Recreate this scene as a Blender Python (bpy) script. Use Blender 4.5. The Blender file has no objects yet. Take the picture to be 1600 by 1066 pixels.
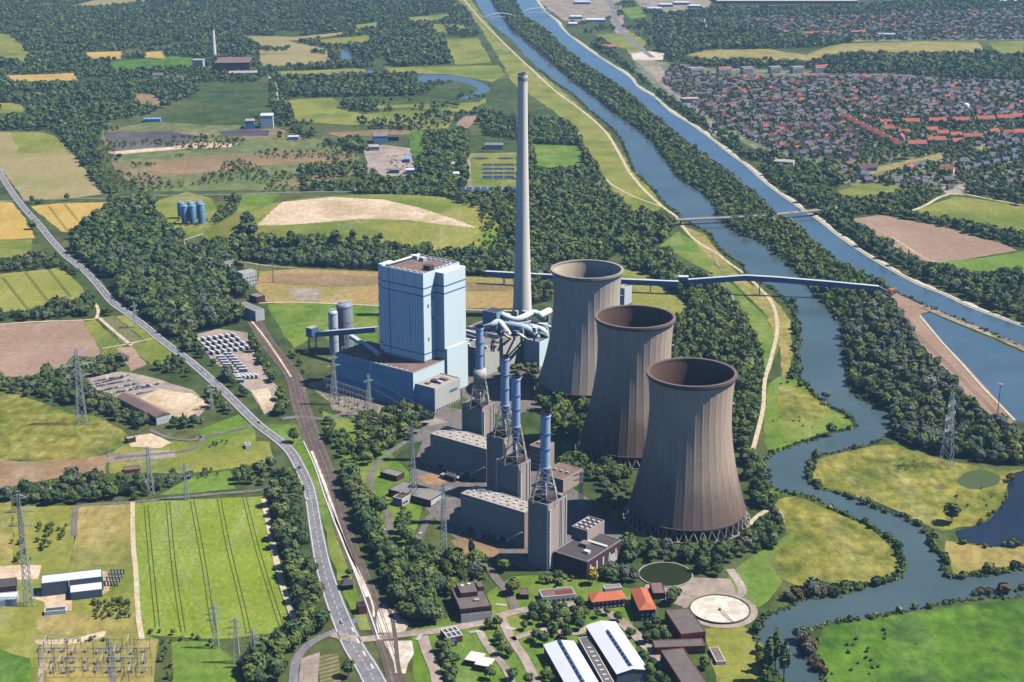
import bpy, math, random
import numpy as np
from mathutils import Vector, Matrix
R = random.Random(7)
NR = np.random.default_rng(11)
sc = bpy.context.scene
COL = sc.collection
W0, H0, F0 = 1600.0, 1066.0, 2400.0
CAMH = 550.0
TH = math.radians(17.85)
ct, st = math.cos(TH), math.sin(TH)

# ---------------------------------------------------------------- survey helpers
def G(px, py, z=0.0):
    """ground point (at height z) seen at photo pixel px,py"""
    x = (px-800.0)/F0; y = (533.0-py)/F0
    dz = -st + y*ct; dy = ct + y*st
    t = (z-CAMH)/dz
    return (x*t, dy*t)

def P(X, Y, Z=0.0):
    dY = Y; dZ = Z-CAMH
    d = dY*ct - dZ*st
    u = dY*st + dZ*ct
    return 800+F0*X/d, 533-F0*u/d

def HT(px, py, tpy):
    """height of a vertical that stands at ground pixel px,py and ends at row tpy"""
    X, Y = G(px, py)
    k = (533-tpy)/F0
    # u = k d ; Y st + dZ ct = k (Y ct - dZ st)
    dZ = Y*(k*ct-st)/(ct+k*st)
    return dZ+CAMH

def PPM(py):
    """pixels per metre at ground row py"""
    X, Y = G(800, py)
    return F0/(Y*ct+CAMH*st)

# ---------------------------------------------------------------- colours, materials
def lin(c):
    c = c/255.0
    return c/12.92 if c <= .04045 else ((c+.055)/1.055)**2.4
def C(r, g, b, k=1.0):
    return (lin(r)*k, lin(g)*k, lin(b)*k, 1.0)

MATS = {}
def newmat(name, rough=.85, spec=.2):
    m = bpy.data.materials.new(name); m.use_nodes = True
    nt = m.node_tree; b = nt.nodes['Principled BSDF']
    b.inputs['Roughness'].default_value = rough
    b.inputs['Specular IOR Level'].default_value = spec
    MATS[name] = m
    return m, nt, b
def nd(nt, t, **kw):
    n = nt.nodes.new(t)
    for k, v in kw.items(): setattr(n, k, v)
    return n
def mixc(nt, fac, a, b):
    n = nt.nodes.new('ShaderNodeMix'); n.data_type = 'RGBA'
    for s, v in ((0, fac), (6, a), (7, b)):
        if isinstance(v, (tuple, list, float, int)): n.inputs[s].default_value = v
        else: nt.links.new(v, n.inputs[s])
    return n.outputs[2]
def noise(nt, vec, scale, detail=4, rough=.55):
    n = nt.nodes.new('ShaderNodeTexNoise'); n.inputs['Scale'].default_value = scale
    n.inputs['Detail'].default_value = detail; n.inputs['Roughness'].default_value = rough
    nt.links.new(vec, n.inputs['Vector'])
    return n.outputs['Fac']
def ramp(nt, fac, a, b):
    n = nt.nodes.new('ShaderNodeMapRange'); n.inputs[1].default_value = a; n.inputs[2].default_value = b
    nt.links.new(fac, n.inputs[0]); return n.outputs[0]
def mapping(nt, vec, scale=(1,1,1), rot=(0,0,0)):
    n = nt.nodes.new('ShaderNodeMapping'); n.inputs['Scale'].default_value = scale; n.inputs['Rotation'].default_value = rot
    nt.links.new(vec, n.inputs['Vector']); return n.outputs[0]

def land(name, c1, c2, c3=None, s=.02, s3=.006, rows=None, row_c=None, row_w=.18, rough=.95, tex=.26, ts=.16):
    """soil, crop or grass: broad patches, fine mottling, optional drill rows (angle, spacing)"""
    m, nt, b = newmat(name, rough, .1)
    g = nd(nt, 'ShaderNodeNewGeometry').outputs['Position']
    f1 = ramp(nt, noise(nt, g, s, 6, .65), .34, .66)
    col = mixc(nt, f1, c1, c2)
    if c3 is not None:
        f3 = ramp(nt, noise(nt, g, s3, 5, .6), .46, .62)
        col = mixc(nt, f3, col, c3)
    f2 = ramp(nt, noise(nt, mapping(nt, g, (1, .6, 1)), ts, 4, .65), .3, .72)
    d = nd(nt, 'ShaderNodeHueSaturation'); nt.links.new(col, d.inputs['Color'])
    v = nd(nt, 'ShaderNodeMapRange'); v.inputs[3].default_value = 1-tex; v.inputs[4].default_value = 1+tex*.85
    nt.links.new(f2, v.inputs[0]); nt.links.new(v.outputs[0], d.inputs['Value'])
    col = d.outputs[0]
    # wandering streaks: wheel tracks, mowing lanes, drier strips
    st_ = ramp(nt, noise(nt, mapping(nt, g, (.035, .004, .02), (0, 0, .12)), 1.0, 4, .7), .5, .72)
    hs_ = nd(nt, 'ShaderNodeHueSaturation'); hs_.inputs['Saturation'].default_value = .82; hs_.inputs['Value'].default_value = 1.16; nt.links.new(col, hs_.inputs['Color']); nt.links.new(st_, hs_.inputs['Fac']); col = hs_.outputs[0]
    f5 = ramp(nt, noise(nt, g, .5, 2, .7), .3, .75)
    hv = nd(nt, 'ShaderNodeHueSaturation'); mv = nd(nt, 'ShaderNodeMapRange'); mv.inputs[3].default_value = .82; mv.inputs[4].default_value = 1.16
    nt.links.new(f5, mv.inputs[0]); nt.links.new(mv.outputs[0], hv.inputs['Value']); nt.links.new(col, hv.inputs['Color']); col = hv.outputs[0]
    if rows:
        w = nd(nt, 'ShaderNodeTexWave', wave_type='BANDS', bands_direction='X')
        w.inputs['Scale'].default_value = 1.0; w.inputs['Distortion'].default_value = .6; w.inputs['Detail'].default_value = 1
        w.inputs['Detail Scale'].default_value = .3
        nt.links.new(mapping(nt, g, (.314/rows[1],)*3, (0, 0, rows[0])), w.inputs['Vector'])
        fr = ramp(nt, w.outputs['Fac'], 1-row_w-.2, 1-row_w*.3)
        col = mixc(nt, fr, col, row_c)
    nt.links.new(col, b.inputs['Base Color'])
    return m

def plain(name, c, var=.18, s=.15, rough=.75, spec=.25, metal=0.0, obj=True, c2=None, streak=None):
    m, nt, b = newmat(name, rough, spec)
    b.inputs['Metallic'].default_value = metal
    tc = nd(nt, 'ShaderNodeTexCoord').outputs['Object'] if obj else nd(nt, 'ShaderNodeNewGeometry').outputs['Position']
    v = mapping(nt, tc, streak) if streak else tc
    f = ramp(nt, noise(nt, v, s, 5, .6), .3, .7)
    dk = tuple(x*(1-var) for x in c[:3])+(1,)
    lt = c2 if c2 else tuple(min(1, x*(1+var)) for x in c[:3])+(1,)
    nt.links.new(mixc(nt, f, dk, lt), b.inputs['Base Color'])
    return m

# ---------------------------------------------------------------- mesh builder
class MB:
    def __init__(s): s.v = []; s.f = []; s.m = []
    def add(s, vs, fs, m=0):
        o = len(s.v); s.v += [tuple(p) for p in vs]
        for f in fs: s.f.append(tuple(i+o for i in f)); s.m.append(m)
        return s
    def prism(s, poly, z0, z1, m=0, mt=None, bottom=False):
        a = sum(poly[i][0]*poly[(i+1) % len(poly)][1]-poly[(i+1) % len(poly)][0]*poly[i][1] for i in range(len(poly)))
        if a < 0: poly = poly[::-1]
        n = len(poly)
        vs = [(x, y, z0) for x, y in poly]+[(x, y, z1) for x, y in poly]
        s.add(vs, [(i, (i+1) % n, n+(i+1) % n, n+i) for i in range(n)], m)
        s.add([(x, y, z1) for x, y in poly], [tuple(range(n))], m if mt is None else mt)
        if bottom: s.add([(x, y, z0) for x, y in poly], [tuple(range(n-1, -1, -1))], m)
        return s
    def box(s, cx, cy, z0, z1, w, d, a=0.0, m=0, mt=None):
        c, n = math.cos(a), math.sin(a)
        return s.prism([(cx+c*x-n*y, cy+n*x+c*y) for x, y in ((-w/2, -d/2), (w/2, -d/2), (w/2, d/2), (-w/2, d/2))], z0, z1, m, mt, True)
    def tube(s, p0, p1, r0, r1=None, n=8, m=0, cap=True):
        r1 = r0 if r1 is None else r1
        p0, p1 = Vector(p0), Vector(p1); d = (p1-p0)
        if d.length < 1e-6: return s
        d.normalize()
        a = d.orthogonal().normalized(); b = d.cross(a)
        vs = []
        for p, r in ((p0, r0), (p1, r1)):
            for i in range(n):
                t = 2*math.pi*(i+.5)/n
                vs.append(p+a*(r*math.cos(t))+b*(r*math.sin(t)))
        fs = [(i, (i+1) % n, n+(i+1) % n, n+i) for i in range(n)]
        if cap: fs += [tuple(range(n-1, -1, -1)), tuple(range(n, 2*n))]
        return s.add(vs, fs, m)
    def path(s, pts, r, n=10, m=0):
        """one bent pipe through pts"""
        pts = [Vector(p) for p in pts]
        rings = []
        for i, p in enumerate(pts):
            d = (pts[min(i+1, len(pts)-1)]-pts[max(i-1, 0)]).normalized()
            a = Vector((0, 0, 1)).cross(d)
            a = a.normalized() if a.length > .05 else Vector((1, 0, 0))
            b = d.cross(a)
            rings.append([p+a*(r*math.cos(2*math.pi*k/n))+b*(r*math.sin(2*math.pi*k/n)) for k in range(n)])
        vs = [q for g in rings for q in g]; fs = []
        for i in range(len(rings)-1):
            for k in range(n): fs.append((i*n+k, i*n+(k+1) % n, (i+1)*n+(k+1) % n, (i+1)*n+k))
        fs += [tuple(range(n-1, -1, -1)), tuple((len(rings)-1)*n+k for k in range(n))]
        return s.add(vs, fs, m)
    def lathe(s, prof, n=24, cx=0, cy=0, m=0, closed=False):
        vs = [(cx+r*math.cos(2*math.pi*k/n), cy+r*math.sin(2*math.pi*k/n), z) for r, z in prof for k in range(n)]
        fs = []
        for i in range(len(prof)-1):
            for k in range(n): fs.append((i*n+k, i*n+(k+1) % n, (i+1)*n+(k+1) % n, (i+1)*n+k))
        if closed: fs += [tuple((len(prof)-1)*n+k for k in range(n)), tuple(range(n-1, -1, -1))]
        return s.add(vs, fs, m)
    def bar(s, p0, p1, w, h=None, m=0):
        """square section member"""
        h = h or w
        p0, p1 = Vector(p0), Vector(p1); d = (p1-p0).normalized()
        a = Vector((0, 0, 1)).cross(d)
        a = a.normalized() if a.length > .05 else Vector((1, 0, 0))
        b = d.cross(a)
        vs = [p+a*(sx*w/2)+b*(sy*h/2) for p in (p0, p1) for sx, sy in ((-1, -1), (1, -1), (1, 1), (-1, 1))]
        return s.add(vs, [(0, 1, 5, 4), (1, 2, 6, 5), (2, 3, 7, 6), (3, 0, 4, 7), (3, 2, 1, 0), (4, 5, 6, 7)], m)
    def build(s, name, mats, parent=None, smooth=False):
        if not isinstance(mats, (list, tuple)): mats = [mats]
        me = bpy.data.meshes.new(name)
        off = parent.matrix_basis.translation.copy() if parent is not None else Vector((0, 0, 0))
        if parent is not None and parent.parent is not None: off += parent.parent.matrix_basis.translation
        me.from_pydata([tuple(Vector(p)-off) for p in s.v], [], s.f)
        for m in mats: me.materials.append(MATS[m] if isinstance(m, str) else m)
        me.polygons.foreach_set('material_index', s.m)
        if smooth: me.polygons.foreach_set('use_smooth', [True]*len(me.polygons))
        me.update()
        o = bpy.data.objects.new(name, me); COL.objects.link(o)
        if parent is not None: o.parent = parent
        return o

def tag(o, label=None, cat=None, group=None, kind=None):
    if label: o['label'] = label
    if cat: o['category'] = cat
    if group: o['group'] = group
    if kind: o['kind'] = kind
    return o
def root(name, label, cat, x, y, z=0.0, group=None):
    o = bpy.data.objects.new(name, None); COL.objects.link(o)
    o.location = (x, y, z); o.empty_display_size = 2
    return tag(o, label, cat, group)
KIDS = {}
def copy_tree(o, parent=None):
    c = o.copy(); COL.objects.link(c)
    if parent is not None: c.parent = parent
    for ch in KIDS.setdefault(o.name, list(o.children)): copy_tree(ch, c)
    return c

# ---------------------------------------------------------------- strips and sheets
def smooth_line(pts, n=6, closed=False):
    out = []
    N = len(pts)
    for i in range(N if closed else N-1):
        if closed: p = [pts[(i+k-1) % N] for k in range(4)]
        else: p = [pts[max(0, min(N-1, i+k-1))] for k in range(4)]
        for j in range(n):
            t = j/n
            out.append(tuple(.5*((2*p[1][d])+(-p[0][d]+p[2][d])*t+(2*p[0][d]-5*p[1][d]+4*p[2][d]-p[3][d])*t*t+(-p[0][d]+3*p[1][d]-3*p[2][d]+p[3][d])*t**3) for d in (0, 1)))
    if not closed: out.append(tuple(pts[-1]))
    return out
def offset(line, o):
    out = []
    for i, p in enumerate(line):
        a = line[max(0, i-1)]; b = line[min(len(line)-1, i+1)]
        dx, dy = b[0]-a[0], b[1]-a[1]; L = math.hypot(dx, dy) or 1
        oo = o[i] if isinstance(o, (list, tuple)) else o
        out.append((p[0]-dy/L*oo, p[1]+dx/L*oo))
    return out
def strip(mb, line, o0, o1, z, m=0):
    a, b = offset(line, o0), offset(line, o1)
    zz = z if callable(z) else (lambda x, y: z)
    n = len(line)
    mb.add([(x, y, zz(x, y)) for x, y in a]+[(x, y, zz(x, y)) for x, y in b], [(i, i+1, n+i+1, n+i) if o0_lt(o1, o0) else (n+i, n+i+1, i+1, i) for i in range(n-1)], m)
def o0_lt(a, b):
    a = a[0] if isinstance(a, (list, tuple)) else a; b = b[0] if isinstance(b, (list, tuple)) else b
    return a > b
def gl(pts, z=0): return [G(x, y, z) for x, y in pts]
NSH = [0]
CLEARWAT = []
NOJIT = {'canal_water', 'harbour_basin_water', 'quay', 'car_park', 'planting_bed', 'switchyard_ground', 'plant_yard'}
CLEAR = []       # photo polygons free of trees
LINES = []       # (world line, half width) free of trees
def sheet(name, pts, z, m, smooth=0, label=None, clear=True, world=False):
    p = pts if world else gl(pts)
    if smooth: p = smooth_line(p, smooth, True)
    if clear and not world:
        q = smooth_line(pts, smooth, True) if smooth else pts
        CLEAR.append(np.array(q))
        if 'water' in name: CLEARWAT.append(np.array(q))
    if name not in NOJIT:
        q = []
        for i in range(len(p)):
            (x0, y0), (x1, y1) = p[i], p[(i+1) % len(p)]; L = math.hypot(x1-x0, y1-y0); n = max(1, min(40, int(L/(14 if y0 < 2500 else 30))))
            for k in range(n):
                t = k/n; o = R.uniform(-1, 1)*(1.5 if y0 < 2500 else 3.5); q.append((x0+(x1-x0)*t-(y1-y0)/(L or 1)*o, y0+(y1-y0)*t+(x1-x0)/(L or 1)*o))
        p = q
    a = sum(p[i][0]*p[(i+1) % len(p)][1]-p[(i+1) % len(p)][0]*p[i][1] for i in range(len(p)))
    if a < 0: p = p[::-1]
    NSH[0] += 1; z += NSH[0]*.0004
    mb = MB(); mb.add([(x, y, z) for x, y in p], [tuple(range(len(p)))])
    o = mb.build(name, m)
    return tag(o, label, None, None, 'structure')
def inside(poly, x, y):
    """vectorised point in polygon"""
    r = np.zeros(x.shape, bool); n = len(poly)
    for i in range(n):
        x0, y0 = poly[i]; x1, y1 = poly[(i+1) % n]
        if y0 == y1: continue
        c = ((y0 > y) != (y1 > y)) & (x < (x1-x0)*(y-y0)/(y1-y0)+x0)
        r ^= c
    return r
# ================================================================ the land
K = .92
land('ground_cover', C(52, 72, 38, K), C(84, 100, 50, K), C(96, 102, 58, K), .02, .004, tex=.4, ts=.09)
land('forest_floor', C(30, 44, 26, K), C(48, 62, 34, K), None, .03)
land('town_gardens', C(120, 126, 92, K), C(96, 112, 70, K), C(150, 142, 126, K), .05, .02)
land('lawn', C(84, 116, 36, K), C(112, 140, 48, K), C(132, 142, 66, K), .03, .012)
land('meadow', C(128, 134, 58, K), C(152, 148, 72, K), C(108, 124, 46, K), .02, .008)
land('meadow_dry', C(152, 140, 80, K), C(174, 154, 92, K), C(132, 134, 66, K), .025, .01, tex=.36, ts=.11)
land('dry_grass', C(164, 138, 88, K), C(178, 148, 100, K), C(150, 142, 80, K), .02, .008, tex=.3)
land('meadow_tussock', C(122, 126, 52, K), C(160, 150, 74, K), C(104, 114, 46, K), .06, .02, tex=.5, ts=.11)
land('pasture', C(76, 114, 34, K), C(104, 138, 46, K), C(64, 98, 36, K), .05, .02, tex=.36, ts=.12)
land('crop_green', C(122, 142, 48, K), C(142, 156, 58, K), C(128, 150, 58, K), .02, .006, tex=.3, ts=.3)
land('crop_bright', C(98, 130, 46, K), C(118, 144, 56, K), C(108, 128, 56, K), .03, .02)
land('wheat', C(196, 162, 84, K), C(212, 178, 100, K), C(176, 152, 76, K), .02, .01, (.9, 7), C(176, 148, 74, K), .2)
land('wheat_green', C(148, 148, 70, K), C(164, 158, 82, K), C(132, 138, 60, K), .02, .01, (.95, 9), C(132, 136, 60, K), .2)
land('soil', C(158, 130, 112, K), C(178, 150, 130, K), C(150, 126, 102, K), .015, .005, (1.2, 7), C(154, 128, 110, K), .3)
land('soil_brown', C(146, 118, 88, K), C(168, 138, 106, K), C(134, 118, 82, K), .02, .008)
land('stubble', C(158, 146, 98, K), C(172, 156, 112, K), C(142, 140, 84, K), .02, .006, (.4, 8), C(152, 140, 94, K), .3)
land('sand', C(206, 182, 152, K), C(222, 200, 172, K), C(188, 164, 132, K), .03, .012)
land('gravel', C(150, 138, 122, K), C(178, 164, 146, K), C(134, 124, 106, K), .05, .02)
land('gravel_white', C(214, 204, 188, K), C(230, 222, 208, K), C(196, 184, 166, K), .08, .03)
land('heath', C(96, 114, 62, K), C(124, 128, 80, K), C(150, 126, 98, K), .012, .005, tex=.4, ts=.06)
land('tailings', C(76, 70, 78, K), C(98, 92, 98, K), C(112, 106, 104, K), .015, .006)
land('asphalt', C(122, 122, 130, K), C(140, 139, 144, K), C(130, 128, 130, K), .05, .02)
land('asphalt_dark', C(112, 106, 104, K), C(134, 126, 122, K), C(122, 116, 108, K), .05, .02)
land('paving', C(166, 150, 140, K), C(184, 168, 156, K), C(152, 138, 128, K), .06, .03)
land('track_path', C(196, 180, 148, K), C(212, 196, 166, K), None, .06)
land('ballast', C(96, 84, 80, K), C(126, 112, 106, K), C(112, 100, 90, K), .08, .03)
land('garden_rows', C(150, 126, 102, K), C(120, 128, 74, K), None, .04, .01, (1.05, 5), C(84, 100, 54, K), .35)
plain('paint', C(222, 222, 218, .9), .06, .4, .6)
plain('rail_steel', C(92, 78, 70), .15, .4, .5, .4)
plain('stone_edge', C(200, 192, 172, .95), .2, .12, .9)

def water(name, c, rough=.12):
    m, nt, b = newmat(name, rough, .5)
    b.inputs['IOR'].default_value = 1.33
    g = nd(nt, 'ShaderNodeNewGeometry').outputs['Position']
    f = ramp(nt, noise(nt, g, .008, 4), .35, .65)
    nt.links.new(mixc(nt, f, tuple(x*.86 for x in c[:3])+(1,), tuple(min(1, x*1.12) for x in c[:3])+(1,)), b.inputs['Base Color'])
    bp = nd(nt, 'ShaderNodeBump'); bp.inputs['Strength'].default_value = .12; bp.inputs['Distance'].default_value = .3
    nt.links.new(noise(nt, mapping(nt, g, (1, .5, 1)), .35, 3), bp.inputs['Height'])
    nt.links.new(bp.outputs[0], b.inputs['Normal'])
water('river_water', C(84, 104, 108, .8))
water('canal_water', C(84, 110, 128, .8))
water('creek_water', C(70, 90, 92, .66))
water('pond_water', C(42, 54, 74, .7))
water('pond_green', C(84, 98, 56, .9), .45)
water('pond_dark', C(52, 62, 34, .7), .3)
water('basin_blue', C(40, 88, 156, .8))

# one sheet to the horizon
gb = MB(); gb.add([(-16000, -800, 0), (16000, -800, 0), (16000, 24000, 0), (-16000, 24000, 0)], [(0, 1, 2, 3)])
tag(gb.build('ground', 'ground_cover'), 'rough grass and low green growth over the whole plain', None, None, 'structure')

Z1, Z2, Z3, Z4 = .10, .2, .3, .4
def field(n, pts, m, z=Z1, sm=0, lab=None, clear=True): return sheet(n, pts, z, m, sm, lab, clear)

# ---- left of the trunk road
field('stubble_field', [(-10,206),(60,207),(84,212),(112,236),(160,304),(100,312),(38,313),(10,275),(-10,250)], 'stubble')
field('meadow_field', [(18,207),(60,207),(84,212),(96,224),(100,236),(30,240)], 'meadow', Z2)
field('wheat_field', [(-20,314),(20,316),(40,342),(55,372),(20,374),(-20,376)], 'wheat')
field('meadow_field', [(-20,377),(20,375),(50,374),(52,398),(30,402),(-20,404)], 'meadow')
field('wheat_field', [(48,322),(90,318),(170,316),(160,328),(128,346),(116,363),(96,362)], 'wheat')
field('striped_crop_field', [(-20,430),(40,424),(95,418),(118,440),(138,462),(110,470),(60,478),(40,486),(-20,488)], 'wheat_green')
field('ploughed_field', [(-30,509),(60,504),(130,500),(160,550),(152,558),(112,556),(100,572),(40,590),(-30,588)], 'soil')
field('meadow_field', [(130,503),(150,500),(196,546),(192,556),(160,556)], 'meadow')
field('allotment_field', [(154,496),(178,494),(226,534),(196,540)], 'garden_rows')
field('lawn_field', [(180,494),(206,492),(262,540),(270,556),(236,570),(200,540),(228,534)], 'meadow')
field('soil_field', [(182,543),(208,542),(228,570),(206,580),(190,562)], 'soil')
field('rough_meadow', [(-30,616),(30,618),(60,628),(110,646),(160,654),(206,690),(166,706),(130,716),(30,719),(-30,706)], 'meadow_tussock', sm=3)
field('ploughed_field', [(-30,711),(30,721),(110,718),(166,711),(166,740),(120,742),(60,752),(0,764),(-30,764)], 'soil_brown')
field('meadow_field', [(168,712),(200,690),(320,690),(420,690),(430,720),(380,730),(320,738),(170,740)], 'meadow')
field('lawn_field', [(248,774),(300,745),(362,734),(368,764),(300,772)], 'crop_bright')
field('lawn_field', [(310,672),(372,648),(395,668),(400,690),(360,700),(318,690)], 'lawn')
field('yard', [(168,708),(270,704),(276,714),(200,722),(168,724)], 'gravel', Z2)
field('yard', [(195,684),(235,678),(268,692),(250,700),(205,698)], 'sand', Z2)
field('meadow_field', [(-30,786),(20,784),(18,960),(-30,960)], 'meadow_dry')
field('meadow_field', [(20,790),(118,790),(120,800),(118,850),(108,884),(20,880)], 'meadow')
field('fallow_field', [(120,790),(208,784),(210,890),(150,888),(108,886),(117,850)], 'meadow_dry')
field('barley_field', [(208,784),(300,780),(408,776),(424,860),(436,920),(456,972),(440,988),(330,1000),(222,992),(216,960),(212,890)], 'crop_green')
field('lawn_field', [(268,1002),(334,1004),(372,1036),(380,1072),(270,1072)], 'crop_bright')
field('meadow_field', [(-30,880),(210,884),(214,960),(222,990),(246,1000),(240,1072),(-30,1072)], 'meadow', sm=0)
field('meadow_patch', [(70,955),(150,960),(214,958),(218,990),(100,992),(60,985)], 'meadow_dry', Z2, 3)
field('sand_track', [(60,1000),(120,998),(165,986),(160,996),(120,1008),(60,1008)], 'sand', Z3, 3)
field('gravel_yard', [(-30,885),(40,883),(62,884),(60,905),(-30,905)], 'sand', Z2)
field('forecourt', [(48,935),(60,926),(160,915),(158,892),(172,896),(172,924),(150,934),(110,938),(112,956),(70,956),(68,942)], 'sand', Z3)
field('lawn_patch', [(-30,1004),(45,1030),(48,1072),(-30,1072)], 'pasture', Z2)
# ---- verges beside road and railway
field('verge_lawn', [(400,664),(470,664),(486,700),(520,800),(560,900),(575,935),(580,985),(560,985),(520,880),(500,800),(482,740),(455,700)], 'lawn', Z1)
field('verge_lawn', [(418,476),(470,470),(590,476),(590,540),(530,545),(500,520),(460,545),(440,520)], 'lawn')
field('dry_meadow', [(405,424),(470,420),(592,425),(592,476),(520,474),(420,474),(400,450)], 'dry_grass')
field('dry_meadow', [(722,432),(800,436),(806,482),(722,482)], 'dry_grass')
field('bare_patch', [(430,428),(590,432),(590,444),(520,449),(430,442)], 'soil_brown', Z2, 3)
field('bare_patch', [(722,440),(800,444),(800,454),(722,456)], 'soil_brown', Z2)
field('gravel_patch', [(452,452),(500,453),(496,470),(470,472)], 'gravel', Z2, 3)
# ---- trailer yard, scrap yard, hall yard
field('trailer_yard', [(302,524),(340,514),(385,520),(400,560),(418,590),(436,608),(432,640),(412,648),(398,620),(366,590),(330,562)], 'paving', Z1)
field('sand_patch', [(392,610),(420,606),(428,634),(410,640)], 'sand', Z2)
field('scrap_yard', [(132,592),(190,580),(240,590),(300,610),(330,632),(310,650),(262,660),(240,640),(200,626),(150,610)], 'paving', Z1)
field('hall_yard', [(214,622),(250,608),(300,616),(330,634),(310,645),(268,658),(240,640)], 'sand', Z2)
# ---- the middle distance
field('heath_land', [(155,205),(240,190),(330,196),(420,196),(470,212),(560,232),(560,270),(470,296),(380,298),(230,300),(180,270)], 'heath', Z1, clear=False)
field('tailings_pond', [(160,207),(268,206),(320,214),(272,230),(174,238)], 'tailings', Z2)
field('tailings_pond', [(340,205),(385,200),(420,204),(420,212),(350,214)], 'tailings', Z2)
field('sand_bank', [(168,238),(260,230),(320,222),(370,224),(360,230),(270,234),(180,242)], 'sand', Z3)
field('bare_patch', [(230,262),(300,244),(420,240),(540,238),(540,248),(420,258),(330,268),(260,272)], 'soil_brown', Z2, 3)
field('bare_patch', [(210,146),(240,148),(260,168),(220,162)], 'soil_brown', Z2)
field('lawn_field', [(290,300),(330,310),(350,345),(300,372),(262,352),(232,330),(250,312)], 'meadow')
field('lawn_field', [(380,304),(440,300),(402,350),(350,380),(330,360),(370,330)], 'lawn')
field('meadow_field', [(452,156),(520,153),(530,160),(525,170),(570,178),(640,172),(700,180),(698,200),(640,196),(560,196),(460,190)], 'meadow')
field('meadow_field', [(590,165),(750,160),(760,150),(760,160),(730,176),(680,172),(640,168),(590,170)], 'meadow', Z2)
field('meadow_field', [(630,176),(712,182),(700,201),(650,203)], 'meadow', Z2)
field('soil_field', [(712,195),(726,182),(765,178),(768,200),(730,206)], 'soil')
field('soil_strip', [(512,208),(600,202),(662,204),(640,210),(530,214)], 'soil_brown')
field('meadow_field', [(430,112),(560,107),(590,112),(560,117),(440,120)], 'meadow')
field('meadow_field', [(600,106),(780,102),(790,118),(770,128),(700,116),(610,114)], 'meadow')
field('crop_field', [(402,86),(510,80),(518,96),(500,100),(410,104)], 'stubble')
field('crop_field', [(405,64),(450,64),(516,78),(490,82),(404,84)], 'stubble')
field('meadow_field', [(496,62),(580,55),(576,66),(510,70)], 'meadow')
field('meadow_field', [(548,40),(590,35),(594,42),(560,46)], 'meadow')
field('meadow_field', [(632,28),(700,22),(706,30),(640,34)], 'meadow')
field('crop_field', [(674,38),(722,36),(732,50),(680,54)], 'meadow')
field('crop_field', [(694,62),(748,60),(768,98),(712,102)], 'meadow')
field('lawn_field', [(170,97),(270,88),(330,92),(300,104),(180,110)], 'pasture')
field('crop_field', [(130,82),(190,80),(190,92),(140,92)], 'wheat')
field('crop_field', [(225,82),(255,80),(256,92),(228,90)], 'wheat')
field('crop_field', [(10,118),(80,116),(120,114),(122,126),(20,128)], 'wheat')
field('meadow_field', [(-10,52),(16,54),(46,84),(40,98),(-10,88)], 'meadow')
field('meadow_field', [(0,160),(30,162),(40,175),(0,178)], 'meadow')
field('crop_field', [(100,12),(150,0),(250,-2),(200,6)], 'stubble')
field('crop_field', [(380,56),(460,58),(600,44),(480,62),(400,66)], 'stubble', Z2)
field('lawn_field', [(740,190),(880,190),(890,206),(830,212),(780,214),(720,210)], 'ground_cover', Z1, clear=False)
field('lawn_field', [(830,225),(905,228),(915,262),(840,262)], 'lawn')
field('lawn_field', [(640,205),(700,208),(692,228),(650,252),(640,230)], 'pasture')
field('sewage_lawn', [(735,240),(806,238),(812,298),(728,298)], 'meadow')
field('truck_yard', [(570,232),(600,226),(640,232),(650,262),(640,276),(600,276),(574,268)], 'paving', Z1)
# ---- the dyke and the meadows by the river
field('dyke_meadow', [(706,-12),(728,-10),(780,60),(800,82),(860,128),(905,165),(950,208),(990,262),(1036,318),(1030,330),(990,330),(965,305),(945,280),(925,250),(900,205),(860,170),(800,130),(780,90),(748,40)], 'meadow')
field('dyke_lawn', [(1030,384),(1060,362),(1092,382),(1130,430),(1170,470),(1200,500),(1216,545),(1200,590),(1192,560),(1180,520),(1150,470),(1100,420)], 'lawn')
field('bank_meadow', [(1062,352),(1098,365),(1130,402),(1160,436),(1205,462),(1236,500),(1238,560),(1224,600),(1218,545),(1196,490),(1150,445),(1100,395)], 'meadow_dry', Z1)
field('lawn_glade', [(960,420),(1000,424),(1030,440),(1075,480),(1060,500),(1000,490),(975,460)], 'meadow')
field('river_meadow', [(1200,600),(1240,590),(1262,610),(1300,640),(1332,660),(1320,670),(1280,678),(1210,704),(1196,690)], 'lawn', sm=2)
field('rough_meadow', [(1218,605),(1260,612),(1290,640),(1280,655),(1222,655)], 'meadow_tussock', Z2, 3)
field('rough_meadow', [(1212,790),(1240,776),(1300,800),(1360,826),(1400,868),(1398,900),(1330,916),(1270,922),(1222,905),(1200,880),(1230,840)], 'meadow_tussock', Z1, 3)
field('river_lawn', [(1160,880),(1208,850),(1240,830),(1236,846),(1200,880),(1222,908),(1200,940),(1170,950),(1130,920)], 'crop_bright', Z2, 2)
field('rough_meadow', [(1272,722),(1330,705),(1400,694),(1460,714),(1560,735),(1600,732),(1580,745),(1568,780),(1540,815),(1500,824),(1470,830),(1430,812),(1370,786),(1290,762),(1270,745)], 'meadow_tussock', Z1, 2)
field('rough_meadow', [(1478,846),(1545,856),(1610,850),(1610,880),(1540,888),(1494,898),(1482,880)], 'meadow_dry', Z1, 2)
field('cattle_pasture', [(1286,982),(1360,968),(1480,950),(1530,942),(1620,936),(1620,1080),(1290,1080),(1272,1010)], 'pasture', Z1)
field('works_meadow', [(1100,985),(1150,972),(1180,990),(1190,1072),(1120,1072)], 'meadow', Z1)
field('works_lawn', [(640,985),(720,960),(800,900),(900,900),(985,920),(1000,1072),(650,1072)], 'lawn', .05, clear=False)
field('plant_lawn', [(500,640),(560,660),(600,700),(640,740),(660,790),(640,860),(600,850),(560,760),(520,700)], 'lawn', .05, clear=False)
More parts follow.
